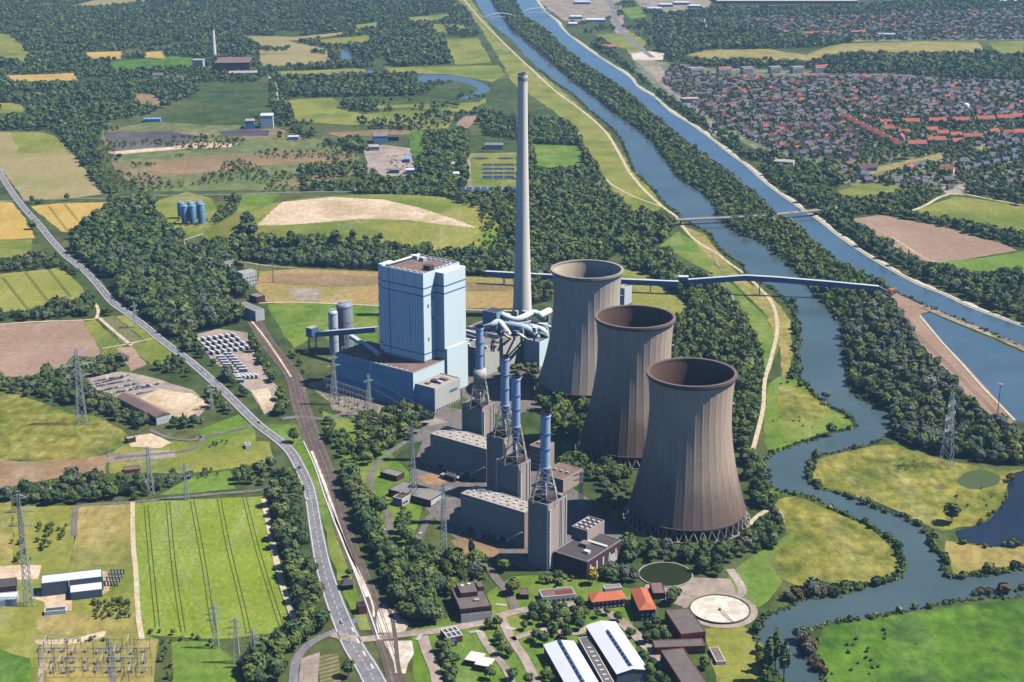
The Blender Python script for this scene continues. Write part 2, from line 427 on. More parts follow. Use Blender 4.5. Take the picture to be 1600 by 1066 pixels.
field('plant_yard', [(640,628),(720,640),(800,690),(860,740),(980,820),(985,880),(900,900),(830,892),(720,850),(660,790),(640,740),(660,690),(600,665)], 'asphalt_dark', .06, clear=False)
field('plant_yard', [(480,600),(520,590),(700,660),(640,670),(540,650)], 'gravel', .07, clear=False)
field('plant_yard', [(720,560),(860,560),(850,640),(780,650),(722,620)], 'asphalt_dark', .06, clear=False)
field('rust_gravel_bed', [(652,745),(690,735),(706,748),(690,758),(665,757)], 'soil_brown', Z2)
field('rust_gravel_bed', [(704,845),(740,838),(795,853),(770,872),(720,868)], 'soil_brown', Z2)
field('works_yard', [(1010,915),(1060,900),(1140,905),(1150,930),(1100,960),(1060,945),(1005,930)], 'paving', Z2)
# ---- right of the canal
field('ploughed_field', [(1330,342),(1376,336),(1480,356),(1560,378),(1590,392),(1540,400),(1460,412),(1420,400)], 'soil')
field('lawn_field', [(1448,412),(1540,402),(1620,390),(1620,428),(1520,424)], 'crop_bright')
field('olive_field', [(1424,332),(1460,318),(1492,307),(1560,316),(1620,326),(1620,368),(1540,352)], 'meadow')
field('grass_strip', [(1072,86),(1110,78),(1200,77),(1260,86),(1290,74),(1320,68),(1450,65),(1530,66),(1538,82),(1440,84),(1330,82),(1260,98),(1200,94),(1110,92)], 'meadow_dry', Z1)
field('grass_strip', [(1545,66),(1600,64),(1600,86),(1560,86)], 'meadow')
field('grass_strip', [(930,54),(990,52),(1010,66),(1000,82),(960,72)], 'meadow')
field('grass_strip', [(970,14),(1000,10),(1010,26),(985,30)], 'lawn')
field('building_site', [(985,84),(1010,80),(1040,84),(1036,94),(990,94)], 'gravel_white')
field('industrial_yard', [(840,0),(950,-8),(960,20),(930,36),(880,32)], 'gravel', Z1)
field('industrial_yard', [(985,-10),(1110,-10),(1110,12),(1040,20),(1000,10)], 'gravel', Z1)
field('grass_strip', [(1340,268),(1470,240),(1475,248),(1345,276)], 'meadow_dry', Z2)
field('grass_strip', [(1520,228),(1610,216),(1610,224),(1524,236)], 'meadow_dry', Z2)
field('allotment_field', [(1305,300),(1350,288),(1420,292),(1400,302),(1320,312)], 'meadow')
field('works_yard', [(1470,292),(1510,288),(1506,306),(1480,304)], 'paving')
field('town_ground', [(985,90),(1110,106),(1290,112),(1600,125),(1700,130),(1700,300),(1480,300),(1330,290),(1190,240),(1130,205),(1080,170),(1020,135)], 'town_gardens', .04, clear=False)
field('town_ground', [(1085,28),(1330,22),(1640,10),(1640,62),(1340,65),(1215,59),(1090,48)], 'town_gardens', .04, clear=False)
field('railway_land', [(950,0),(970,0),(975,40),(1010,80),(1100,180),(1140,215),(1120,215),(1060,160),(980,80),(955,40)], 'gravel', .05, clear=False)

# ---------------------------------------------------------------- water
river = [(737,-14),(760,30),(800,63),(825,92),(862,125),(895,147),(920,172),(950,195),(972,220),(990,267),(1017,292),(1035,314),(1062,337),(1097,360),(1110,367),(1122,387),(1142,402),(1160,414),(1168,430),(1200,446),(1216,457),(1233,474),(1245,500),(1247,533),(1247,584),(1262,604),(1282,624),(1302,635),(1322,647),(1336,658),(1334,670),(1312,674),(1282,684),(1250,694),(1215,706),(1196,722),(1190,745),(1205,762),(1240,772),(1265,776),(1307,798),(1350,817),(1390,840),(1405,857),(1408,878),(1400,905),(1360,917),(1325,926),(1300,935),(1262,936),(1225,952),(1190,968),(1184,1000),(1200,1030),(1232,1070),
         (1290,1070),(1276,1050),(1262,1030),(1248,1008),(1255,992),(1282,977),(1320,970),(1360,964),(1400,957),(1462,946),(1522,936),(1620,928),(1620,888),(1550,899),(1500,903),(1480,900),(1475,882),(1468,866),(1456,853),(1451,832),(1437,820),(1410,807),(1385,800),(1350,786),(1317,774),(1275,760),(1264,748),(1264,726),(1272,714),(1290,709),(1320,704),(1350,696),(1378,686),(1392,672),(1394,646),(1370,636),(1342,624),(1330,609),(1322,584),(1318,540),(1319,512),(1305,497),(1292,480),(1275,462),(1265,447),(1250,432),(1235,417),(1215,402),(1200,387),(1185,377),(1160,369),(1140,357),(1122,338),(1117,322),(1105,309),(1087,294),(1067,284),(1050,264),(1032,237),(1015,217),(987,195),(955,172),(930,152),(905,135),(872,107),(855,92),(832,72),(800,46),(757,-14)]
def wsheet(n, pts, z, m, sm=2, lab=None): return sheet(n, pts, z, m, sm, lab)
wsheet('river_water', river, .15, 'river_water', 2, 'broad grey blue river winding past the power station')
canal = [(800,-14),(817,25),(835,33),(862,55),(880,72),(902,92),(925,107),(960,130),(990,152),(1015,175),(1040,195),(1060,212),(1082,230),(1100,242),(1135,267),(1150,282),(1185,307),(1212,335),(1245,350),(1265,374),(1285,389),(1307,407),(1330,418),(1360,433),(1380,447),(1400,457),(1440,474),(1480,492),(1500,500),(1550,521),(1620,549),
         (1620,517),(1600,509),(1525,482),(1475,459),(1437,444),(1400,424),(1370,407),(1332,382),(1307,364),(1282,344),(1257,328),(1237,314),(1200,287),(1170,260),(1145,242),(1120,222),(1100,207),(1075,190),(1050,175),(1025,152),(1000,137),(985,120),(950,97),(920,77),(885,50),(870,32),(850,15),(830,-14)]
wsheet('canal_water', canal, .16, 'canal_water', 1, 'straight blue ship canal beyond the wooded island')
basin = [(1435,493),(1457,490),(1482,502),(1525,521),(1562,536),(1620,563),(1620,668),(1585,656),(1562,634),(1537,606),(1500,564),(1472,534)]
wsheet('harbour_basin_water', basin, .17, 'canal_water', 1, 'blue harbour basin beside the coal quay')
wsheet('oxbow_water', [(655,118),(690,117),(730,122),(756,130),(764,140),(755,148),(735,153),(715,156),(735,148),(744,142),(740,135),(715,128),(685,128),(656,132)], .26, 'river_water', 3, 'curved oxbow lake')
wsheet('pond_water', [(530,77),(545,76),(550,92),(536,96)], .26, 'river_water', 2)
wsheet('pond_water', [(570,108),(582,107),(584,116),(572,119)], .26, 'river_water', 2)
wsheet('pond_water', [(1620,730),(1596,736),(1580,745),(1574,775),(1558,800),(1542,814),(1515,824),(1495,831),(1500,844),(1540,852),(1620,846)], .27, 'pond_water', 2, 'dark blue pond in the river meadow')
wsheet('pond_water', [(1496,752),(1512,738),(1540,734),(1560,744),(1562,757),(1530,764),(1506,762)], .27, 'pond_green', 2, 'small murky pond in the river meadow')

# stone banks of the canal, quay and mole
MISC = MB()
cb = [(830,-14),(850,15),(870,32),(885,50),(920,77),(950,97),(985,120),(1000,137),(1025,152),(1050,175),(1075,190),(1100,207),(1120,222),(1145,242),(1170,260),(1200,287),(1237,314),(1257,328),(1282,344),(1307,364),(1332,382),(1370,407),(1400,424),(1437,444),(1475,459),(1525,482),(1600,509),(1640,524)]
l = smooth_line(gl(cb), 4); b = MB(); w = [4.0+2.5*math.sin(i*.9)+1.5*math.sin(i*2.3) for i in range(len(l))]
strip(b, l, -2.0, w, 1.0); strip(b, l, -5.0, -2.0, .35)
tag(b.build('canal_bank', 'stone_edge'), 'pale stone bank along the far side of the canal', None, None, 'structure'); LINES.append((l, 9))
q = field('quay', [(1384,462),(1402,458),(1456,486),(1438,491),(1472,534),(1510,572),(1586,656),(1576,672),(1500,610),(1440,540),(1412,497)], 'soil', .32, 0, 'brown gravel quay beside the harbour basin')
b = MB(); l = gl([(1440,478),(1480,496),(1525,514),(1562,529),(1600,546),(1650,568)])
strip(b, l, -6, 6, .9); tag(b.build('mole', 'gravel'), 'pale narrow mole between canal and harbour basin', None, None, 'structure'); LINES.append((l, 14))
b = MB(); l = gl([(1437,494),(1472,536),(1500,566),(1537,608),(1586,658)]); strip(b, l, -1.2, 1.2, .8)
tag(b.build('quay_wall', 'stone_edge'), 'pale wall along the edge of the harbour basin', None, None, 'structure')
b = MB(); l = smooth_line(gl([(1392,470),(1430,520),(1470,560),(1520,610),(1574,664)]), 3)
for o in (-1.6, 1.6): strip(b, l, o-.45, o+.45, .45)
tag(b.build('crane_track', 'rail_steel'), 'crane track along the brown quay', None, None, 'structure')

# ---------------------------------------------------------------- roads
def road(name, pts, w, m='asphalt', z=.5, lab=None, edge=0, mid=0, clear=1.5, sm=5, kerb=None):
    l = smooth_line(gl(pts), sm); b = MB()
    ww = w if isinstance(w, (int, float)) else None
    if ww is None:
        k = np.linspace(0, len(w)-1, len(l)); ws = list(np.interp(k, range(len(w)), w))
    else: ws = [w]*len(l)
    strip(b, l, [-x/2 for x in ws], [x/2 for x in ws], z, 0)
    if edge:
        for s in (-1, 1): strip(b, l, [s*(x/2-edge)-.3 for x in ws], [s*(x/2-edge)+.3 for x in ws], z+.06, 1)
    if mid:
        acc = 0
        for i in range(len(l)-1):
            (x0, y0), (x1, y1) = l[i], l[i+1]; L = math.hypot(x1-x0, y1-y0); n = max(1, int(L/12))
            for k in range(n):
                t0, t1 = k/n, (k+.5)/n
                strip(b, [(x0+(x1-x0)*t0, y0+(y1-y0)*t0), (x0+(x1-x0)*t1, y0+(y1-y0)*t1)], -.2, .2, z+.06, 1)
    if kerb:
        strip(b, l, [-x/2-.35 for x in ws], [-x/2 for x in ws], z+.12, 1); strip(b, l, [x/2 for x in ws], [x/2+.35 for x in ws], z+.12, 1)
    o = tag(b.build(name, [m, 'paint']), lab, None, None, 'structure')
    if clear: LINES.append((l, max(ws)/2+clear))
    return l
trunk = road('trunk_road', [(-230,60),(-40,215),(-8,258),(15,295),(37,325),(60,350),(80,375),(105,402),(130,421),(150,442),(175,472),(192,485),(220,505),(255,534),(298,566),(350,612),(400,661),(432,686),(454,706),(470,734),(481,759),(487,784),(491,810),(497,845),(505,885),(519,930),(536,975),(552,1010),(574,1045),(592,1080)], [11.5]*21+[12,13,14,15,16,16.5,17], 'asphalt', .5, 'grey main road with white edge lines', 1.2, 1, 2.5)
b = MB()
for i, (x, y) in enumerate([(548,985),(556,1003),(566,1022),(578,1042)]):
    X, Y = G(x, y); b.box(X+1.5, Y, .58, .6, 1.2, 7, .33)
tag(b.build('road_marking', 'paint'), 'white turning arrows on the road', None, None, 'structure')
road('side_road', [(-20,316),(20,314),(60,313),(100,310),(165,311)], 6, 'asphalt_dark', .42, 'narrow road between fields', .6)
road('country_road', [(170,309),(240,306),(330,305),(420,302),(500,300),(548,300),(556,294),(575,276),(580,262)], 7, 'asphalt', .42, 'country road through the woods')
road('farm_track', [(-10,508),(60,503),(140,500),(152,494),(152,480),(140,468)], 4, 'track_path', .42)
road('farm_track', [(155,497),(175,515),(205,540)], 4.5, 'track_path', .44)
road('farm_track', [(160,545),(200,538),(245,528)], 3, 'track_path', .44)
road('site_road', [(235,672),(262,684),(300,688),(315,682),(310,696),(280,706),(180,716)], 5, 'asphalt_dark', .46)
road('site_road', [(312,684),(350,676),(385,668),(402,660)], 5, 'asphalt_dark', .44)
road('farm_road', [(116,838),(118,800),(130,790),(200,786),(260,780),(330,773),(410,766),(430,756)], 5, 'asphalt_dark', .44, 'narrow farm road along the barley field')
road('farm_track', [(207,785),(208,850),(212,890),(216,960),(222,1000)], 4, 'track_path', .46)
road('farm_track', [(412,780),(424,840),(440,910),(458,965),(462,990)], 5, 'track_path', .43)
road('silo_road', [(282,378),(298,372),(330,362),(352,356)], 6, 'gravel', .42)
road('silo_road', [(284,376),(292,388),(300,394)], 6, 'gravel', .43)
road('works_road', [(345,408),(380,410),(420,416),(470,420)], 5, 'gravel', .42)
road('field_path', [(405,474),(470,473),(590,478),(722,484),(800,486)], 4, 'track_path', .42)
road('dyke_path', [(716,-12),(735,12),(760,40),(800,80),(830,108),(867,142),(905,170),(945,205),(970,245),(982,267),(1000,290),(1020,310),(1036,324),(1056,338)], 5.5, 'track_path', .42, 'pale path along the dyke')
road('dyke_path', [(1036,324),(1010,315),(985,305),(955,288),(948,280)], 3.5, 'track_path', .43)
road('dyke_path', [(1056,338),(1078,368),(1100,385),(1120,396),(1140,412),(1165,430),(1200,465),(1212,490),(1214,520),(1205,560),(1195,595),(1192,640),(1180,690),(1174,712)], 4.5, 'track_path', .43, 'pale riverside path')
road('dyke_path', [(1112,396),(1128,425),(1142,458),(1150,478)], 3, 'gravel', .43)
road('far_road', [(1418,332),(1445,322),(1470,308),(1500,303),(1560,314),(1640,328)], 6, 'track_path', .42)
road('far_road', [(1460,410),(1442,402),(1420,388),(1392,370)], 3, 'track_path', .43)
road('town_road', [(985,105),(1010,118),(1040,140),(1075,165),(1102,185),(1112,205),(1140,222),(1180,240)], 7, 'asphalt', .43)
road('town_road', [(950,-10),(962,30),(975,55),(1000,75),(1020,90)], 16, 'asphalt', .43)
road('town_road', [(1315,175),(1335,190),(1350,204)], 9, 'asphalt', .43)
road('town_road', [(1265,258),(1330,272),(1400,276),(1480,290),(1506,298)], 7, 'asphalt', .43)
road('town_road', [(1400,282),(1470,262),(1540,246),(1620,232)], 8, 'asphalt', .43)
for pts in ([(1110,122),(1150,150),(1185,185),(1200,215)],[(1200,128),(1240,165),(1275,200)],[(1090,140),(1200,160),(1330,175),(1480,180),(1600,178)],[(1300,122),(1350,150),(1390,180)],[(1420,130),(1450,155),(1480,185)],[(1350,204),(1400,212),(1480,216),(1600,212)],[(1060,115),(1150,138),(1300,150),(1450,142),(1620,148)],[(1110,180),(1200,196),(1300,208),(1350,204)],[(1140,128),(1190,170),(1240,222)],[(1250,122),(1290,150),(1315,175)],[(1500,130),(1530,160),(1560,200)],[(1350,160),(1420,168),(1540,164),(1620,166)]):
    road('town_road', pts, 6, 'asphalt', .43, clear=1)
road('dyke_track', [(1100,30),(1110,60)], 5, 'track_path', .4)
road('pylon_track', [(420,120),(432,135),(433,160)], 5, 'track_path', .4)
road('works_access', [(735,296),(733,260),(740,243),(805,240)], 6, 'gravel', .42)
# power station roads
road('cycle_loop', [(560,968),(528,985),(500,997),(478,1012),(462,1034),(458,1072)], 6.5, 'asphalt', .44, 'curving side road by the main road', clear=2)
road('works_gate_road', [(520,992),(560,1000),(600,996),(650,990),(700,984),(760,972),(800,958),(850,950),(900,945)], 8.5, 'paving', .56, 'access road over the level crossing', clear=2)
road('works_street', [(780,960),(800,1000),(820,1030),(840,1072)], 7, 'paving', .55)
road('works_street', [(805,955),(796,930),(776,905),(760,880)], 7, 'asphalt_dark', .54)
road('works_street', [(660,995),(668,1020),(680,1050),(684,1075)], 8, 'paving', .55)
road('works_street', [(748,985),(765,1015),(790,1045),(800,1072)], 6, 'paving', .55)
road('works_street', [(800,1000),(850,985),(900,990),(930,975)], 6, 'paving', .55)
road('works_street', [(925,945),(960,965),(985,985),(1010,1010),(1040,1040)], 9, 'paving', .55)
road('works_street', [(635,690),(600,715),(583,735),(578,760),(588,790),(604,800),(612,850),(630,868)], 6, 'asphalt_dark', .5, 'plant road among lawns')
road('works_street', [(700,790),(675,805),(660,830),(655,846),(675,862),(700,872),(740,880)], 6, 'asphalt_dark', .5)
road('works_street', [(1050,915),(1085,930),(1130,940),(1160,925),(1140,890)], 7, 'paving', .5)
road('works_street', [(440,655),(470,652),(505,655),(530,650),(560,640)], 8, 'asphalt_dark', .57)
road('works_street', [(1170,820),(1195,800),(1215,800),(1222,815)], 5, 'track_path', .5)
# zebra crossings
b = MB()
def zebra(x, y, ang, n=8):
    X, Y = G(x, y)
    for i in range(n):
        o = (i-(n-1)/2)*1.1
        b.box(X+o*math.cos(ang), Y+o*math.sin(ang), .64, .66, .55, 3.2, ang)
for z_ in ((655,997,1.3),(742,988,.3),(783,946,-.2),(798,983,-.3)): zebra(*z_)
tag(b.build('zebra_crossing', 'paint'), 'white zebra crossings on the works roads', None, None, 'structure')
# allotment plots and car park beside the loop
field('car_park', [(470,1030),(500,1020),(496,1072),(466,1072)], 'paving', .48)
field('planting_bed', [(496,1026),(528,1022),(534,1072),(500,1072)], 'garden_rows', .46)

# ---------------------------------------------------------------- railway
rl = [(372,468),(398,503),(416,534),(437,560),(459,590),(470,634),(487,684),(507,734),(524,784),(534,820),(548,860),(564,900),(578,935),(588,965),(598,995),(612,1040),(624,1085)]
RLW = smooth_line(gl(rl), 5)
b = MB(); ws = list(np.interp(np.linspace(0, 1, len(RLW)), [0, .35, .6, 1], [16, 17, 13, 11]))
strip(b, RLW, [-x/2*1.1 for x in ws], [x/2*1.1 for x in ws], .45, 0)
tag(b.build('railway_bed', 'ballast'), 'brown ballast bed of the works railway', None, None, 'structure'); LINES.append((RLW, 11))
b = MB()
for c in (-4.4, .2, 4.6):
    for o in (-.72, .72): strip(b, RLW, c+o-.22, c+o+.22, .62)
tag(b.build('railway_track', 'rail_steel'), 'dark rails on the brown ballast', None, None, 'structure')
def pale(pts, w, n, m, z=.6, lab=None):
    l = smooth_line(gl(pts), 5); b = MB(); strip(b, l, -w/2, w/2, z); tag(b.build(n, m), lab, None, None, 'structure')
pale([(381,488),(409,522),(433,556),(455,590)], 2.6, 'cable_trough', 'sand', .7)
pale([(487,706),(505,752),(520,795),(536,842),(556,890),(574,934)], 2.6, 'cable_trough', 'gravel_white', .7, 'white strip between the rails')
pale([(514,786),(530,826),(548,870),(566,905),(582,945),(584,965)], 1.6, 'cable_trough', 'gravel_white', .7)
pale([(474,690),(492,730),(508,778),(524,820),(545,872),(562,915),(580,965),(592,1000)], 1.0, 'kerb_strip', 'paint', .68)
field('gravel_bed', [(588,955),(598,944),(640,975),(632,988),(592,990)], 'gravel_white', .5)
field('gravel_bed', [(598,1004),(645,1002),(644,1022),(632,1055),(620,1052)], 'gravel_white', .5)
pale([(600,935),(612,965),(618,1000),(622,1040),(632,1080)], 3.0, 'siding_track', 'ballast', .64)
l = smooth_line(gl([(600,935),(612,965),(618,1000),(622,1040),(632,1080)]), 4); b = MB()
for o in (-.72, .72): strip(b, l, o-.2, o+.2, .7)
tag(b.build('siding_rail', 'rail_steel'), 'rails of a siding over white gravel', None, None, 'structure')

# tramlines in the crops
b = MB()
for a in ([(228,790),(236,880),(246,980)],[(262,784),(272,890),(286,988)],[(300,782),(318,880),(330,960),(336,990)],[(342,780),(358,860),(380,950),(388,990)],[(382,778),(400,850),(424,930),(440,980)]):
    l = smooth_line(gl(a), 5)
    for o in (-1.6, 1.6): strip(b, l, o-.42, o+.42, .16)
for a in ([(4,434),(44,484)],[(40,426),(74,470)],[(75,420),(110,464)]):
    l = gl(a)
    for o in (-1.2, 1.2): strip(b, l, o-.6, o+.6, .16)
for a in ([(76,322),(106,362)],[(100,318),(122,345)]):
    l = gl(a)
    for o in (-1.2, 1.2): strip(b, l, o-.5, o+.5, .16)
plain('tramline', C(74, 88, 36, .9), .2, .1, .95, .1)
tag(b.build('tramlines', 'tramline'), 'dark tractor wheel lines running through the crops', None, None, 'structure')

# ---------------------------------------------------------------- the capped spoil hill
HX, HY = G(585, 352); HA, HB, HH = 262.0, 185.0, 24.0
HY -= 12
def hillz(x, y):
    d = ((x-HX)/HA)**2+((y-HY)/HB)**2
    if d >= 1: return 0.0
    s = 1-d
    s = min(1.0, s*1.6); return HH*s*s*(3-2*s)
b = MB(); nx, ny = 230, 170
sandp = np.array([(402,352),(418,336),(440,316),(520,308),(600,312),(660,326),(720,346),(745,356),(700,352),(640,344),(560,342),(500,348),(440,352)])
grp = np.array([(300,300),(360,400),(600,420),(748,398),(742,352),(600,300),(440,300)])
vs = []
for j in range(ny+1):
    for i in range(nx+1):
        x = HX-HA+2*HA*i/nx; y = HY-HB+2*HB*j/ny
        vs.append((x, y, hillz(x, y)+(.3 if hillz(x, y) > 0 else -.5)))
fa, ma = [], []
for j in range(ny):
    for i in range(nx):
        k = j*(nx+1)+i; q4 = (k, k+1, k+nx+2, k+nx+1)
        if max(vs[t][2] for t in q4) < 0: continue
        c = [sum(vs[t][d] for t in q4)/4 for d in range(3)]
        px, py = P(*c)
        ins = inside(sandp, np.array([px]), np.array([py]))[0]
        fa.append(q4); ma.append(0 if ins else (1 if px+(py-350)*.8+10*math.sin(py*.21) < 770 else 2))
b.v = vs; b.f = fa; b.m = ma
tag(b.build('spoil_hill', ['sand', 'meadow', 'lawn'], None, True), 'low capped spoil hill with a bare sandy crown', None, None, 'structure')
CLEAR.append(np.array([(392,360),(440,312),(600,306),(745,352),(742,392),(600,386),(470,382),(400,378)]))
# ================================================================ power station
plain('clad_blue', C(228, 247, 254, 1.0), .04, .02, .6, .25, streak=(1, 1, .08))
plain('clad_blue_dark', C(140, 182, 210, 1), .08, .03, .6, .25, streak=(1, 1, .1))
plain('clad_trim', C(92, 134, 176), .08, .1, .6)
plain('clad_white', C(218, 226, 228, .95), .05, .05, .6)
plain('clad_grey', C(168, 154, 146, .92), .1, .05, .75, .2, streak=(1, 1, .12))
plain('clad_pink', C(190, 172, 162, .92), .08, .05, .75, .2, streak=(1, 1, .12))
plain('clad_concrete', C(206, 206, 200, .95), .08, .04, .8, .2, streak=(1, 1, .1))
plain('roof_brown', C(134, 112, 106, .9), .2, .06, .95, .1)
plain('roof_grey', C(140, 136, 132, .9), .16, .07, .95, .1)
plain('roof_dark', C(92, 84, 88, .9), .16, .07, .95, .1)
plain('roof_light', C(178, 170, 162, .9), .15, .07, .95, .1)
plain('skylight', C(226, 230, 230, .9), .05, .3, .35)
plain('glass_dark', C(44, 52, 66), .2, .3, .15, .5)
plain('white_metal', C(222, 226, 230, .9), .05, .2, .45, .35)
plain('duct_white', C(226, 234, 238, 1), .1, .08, .5, .35)
plain('duct_blue', C(176, 204, 226, .95), .1, .08, .5, .35)
plain('stack_blue', C(168, 194, 228, .95), .06, .08, .45, .35)
plain('stack_ring', C(96, 124, 170), .1, .2, .5)
plain('soot', C(40, 38, 42), .2, .5, .9)
plain('steel_grey', C(150, 150, 152), .12, .3, .55, .35)
plain('steel_pale', C(206, 200, 188, .9), .08, .3, .6, .3)
plain('pylon_steel', C(190, 196, 198, .95), .1, .3, .55, .35)
plain('concrete', C(176, 170, 160, .9), .14, .1, .9)
plain('brick_red', C(124, 70, 62, .9), .14, .25, .9)
plain('brick_dark', C(92, 64, 62, .9), .14, .25, .9)
plain('silo_grey', C(150, 160, 172, .9), .1, .06, .5, .35)
plain('silo_white', C(206, 214, 224, .9), .06, .1, .5, .35)
plain('silo_blue', C(120, 172, 206, .9), .1, .1, .55, .3)
plain('gallery_blue', C(90, 128, 168, .9), .08, .1, .6)
plain('gallery_roof', C(210, 216, 220, .9), .06, .1, .6)

def rectv(z, FL, BL, FR):
    p0, p1, p2 = G(*FL, z), G(*BL, z), G(*FR, z)
    vx, vy = p1[0]-p0[0], p1[1]-p0[1]; d = math.hypot(vx, vy); a = math.atan2(vy, vx)-math.pi/2
    w = (p2[0]-p0[0])*math.cos(a)+(p2[1]-p0[1])*math.sin(a)
    r = Rect(p0, a, w, d); CLEARW.append((r, 3)); return r
class Rect:
    def __init__(s, o, a, w, d):
        s.o, s.a, s.w, s.d = o, a, w, d
        s.u = (math.cos(a), math.sin(a)); s.v = (-math.sin(a), math.cos(a))
    def pt(s, a, b): return (s.o[0]+s.u[0]*a+s.v[0]*b, s.o[1]+s.u[1]*a+s.v[1]*b)
    def quad(s, a0, a1, b0, b1): return [s.pt(a0, b0), s.pt(a1, b0), s.pt(a1, b1), s.pt(a0, b1)]
    def centre(s): return s.pt(s.w/2, s.d/2)
def rect3(z, FL, FR, BR, ang=None):
    p0, p1, p2 = G(*FL, z), G(*FR, z), G(*BR, z)
    a = math.atan2(p1[1]-p0[1], p1[0]-p0[0]) if ang is None else math.radians(ang)
    u = (math.cos(a), math.sin(a)); v = (-u[1], u[0])
    w = (p1[0]-p0[0])*u[0]+(p1[1]-p0[1])*u[1]; d = (p2[0]-p1[0])*v[0]+(p2[1]-p1[1])*v[1]
    r = Rect((p1[0]-u[0]*w, p1[1]-u[1]*w), a, w, d)
    CLEARW.append((r, 3)); return r
CLEARW = []
def parapet(mb, r, z, h=.9, t=.5, m=0, q=None):
    a0, a1, b0, b1 = q or (0, r.w, 0, r.d)
    mb.prism(r.quad(a0, a1, b0, b0+t), z, z+h, m); mb.prism(r.quad(a0, a1, b1-t, b1), z, z+h, m)
    mb.prism(r.quad(a0, a0+t, b0+t, b1-t), z, z+h, m); mb.prism(r.quad(a1-t, a1, b0+t, b1-t), z, z+h, m)
def block(name, label, cat, r, z, wm, rm, par=.9, group=None, z0=0.0, pm=None):
    c = r.centre(); t = root(name, label, cat, c[0], c[1], z0, group)
    b = MB(); b.prism(r.quad(0, r.w, 0, r.d), z0, z, 0); WALL[t.name] = b.build('wall', [wm], t)
    b = MB(); parapet(b, r, z, par, .6); b.build('parapet', [pm or wm], t)
    b = MB(); b.prism(r.quad(.6, r.w-.6, .6, r.d-.6), z+.004, z+.2, 0); ROOF[t.name] = b.build('roof', [rm], t)
    return t
ROOF, WALL = {}, {}
def onroof(t, r, z, a, b, w, d, h, m, name='roof_vent'):
    mb = MB(); mb.prism(r.quad(a-w/2, a+w/2, b-d/2, b+d/2), z+.2, z+.2+h, 0); return mb.build(name, [m], ROOF.get(t.name, t))
def win(t, r, side, s, z0, z1, w, m='glass_dark', name='window', out=.12):
    """a window pane proud of wall: side 'f' front (b=0), 'r' right (a=w)"""
    mb = MB()
    if side == 'f': mb.prism(r.quad(s, s+w, -out, -.01), z0, z1)
    elif side == 'r': mb.prism(r.quad(r.w+.01, r.w+out, s, s+w), z0, z1)
    elif side == 'l': mb.prism(r.quad(-out, -.01, s, s+w), z0, z1)
    return mb.build(name, [m], WALL.get(t.name, t))
PA = -36.5
# ---------------------------------------------------------------- boiler house
r = rect3(132, (596, 417.0), (661, 430.5), (712, 414), PA)
r.d = 60.0
BH = r; ZB = 132.0
c = r.centre()
t = root('boiler_house', 'tall pale blue boiler house with dark blue band lines', 'boiler house', c[0], c[1])
b = MB(); b.prism(r.quad(0, r.w, 0, r.d), 0, ZB)
parapet(b, r, ZB, 1.4, .7); b.build('main_tower', ['clad_blue'], t)
b = MB(); b.prism(r.quad(r.w+.01, r.w+11, 20, 56), 0, ZB-.5); b.build('side_tower', ['clad_blue'], t)
b = MB(); b.prism(r.quad(r.w+11.01, r.w+14, 20.2, 55), 0, 50); b.build('lower_tower', ['clad_blue'], t)
b = MB(); b.prism(r.quad(-10, -.01, 6, 24), 0, ZB+.6); b.build('stair_tower', ['clad_blue'], t)
b = MB(); b.prism(r.quad(.9, r.w-.9, .9, r.d-.9), ZB+.004, ZB+.3); ROOF[t.name] = b.build('roof', ['roof_brown'], t)
for zb in (ZB-15, ZB-23, 46, 37.9):
    b = MB(); z1 = zb+1.1
    for q in ((-.25, r.w+.25, -.25, -.01), (r.w+.01, r.w+.25, -.01, 19.9), (r.w+.3, r.w+11.2, 19.7, 19.95), (r.w+11.01, r.w+11.25, 19.95, 56)): b.prism(r.quad(*q), zb, z1)
    b.prism(r.quad(-10.2, -.3, 5.7, 5.95), zb, z1)
    b.build('trim_band', ['clad_trim'], t)
b = MB()
for i in range(1, 15):
    a = r.w*i/15
    b.prism(r.quad(a-.18, a+.18, -.18, -.01), 38, ZB-24 if i % 4 else ZB-1)
b.build('panel_joint', ['clad_trim' if False else 'clad_blue_dark'], t)
b = MB(); b.prism(r.quad(10, 10.8, -.2, -.02), 38, ZB); b.prism(r.quad(r.w*.66, r.w*.66+.7, -.2, -.02), 62, ZB-34); b.build('wall_slot', ['clad_trim'], t)
for i, (s_, z_) in enumerate(((6, 60), (13, 82), (6, 96), (13, 104))):
    b = MB(); b.prism(r.quad(r.w+.02, r.w+.3, s_, s_+2.2), z_, z_+3.4); b.build('louvre', ['clad_trim'], t)
for i in range(6):
    onroof(t, r, ZB, 10+i*8.2, 5, 5, 1.6, 1.2, 'skylight', 'skylight')
    onroof(t, r, ZB, 14+i*7, r.d-6, 4, 1.8, 1.2, 'skylight', 'skylight')
for i in range(5): onroof(t, r, ZB, r.w-5, 26+i*6, 1.8, 4, 1.2, 'skylight', 'skylight')
onroof(t, r, ZB, r.w-9, 20, 9, 7, 5, 'roof_dark', 'roof_house'); onroof(t, r, ZB, 20, 44, 6, 6, 4, 'clad_concrete', 'roof_house')
onroof(t, r, ZB, 8, r.d-14, 9, 5, 4, 'clad_blue', 'roof_house')
b = MB(); p0, p1 = r.pt(5, 3), r.pt(5, r.d-4); b.path([(p0[0], p0[1], ZB+2.4), (p1[0], p1[1], ZB+2.4)], 1.3, 10); b.build('steam_pipe', ['duct_white'], t, True)
b = MB(); p = r.pt(-5, 12); b.tube((p[0], p[1], ZB), (p[0], p[1], ZB+16), .35, .2, 6); b.tube((p[0]-3, p[1], ZB), (p[0]-3, p[1], ZB+11), .3, .2, 6); b.build('mast', ['steel_grey'], t)
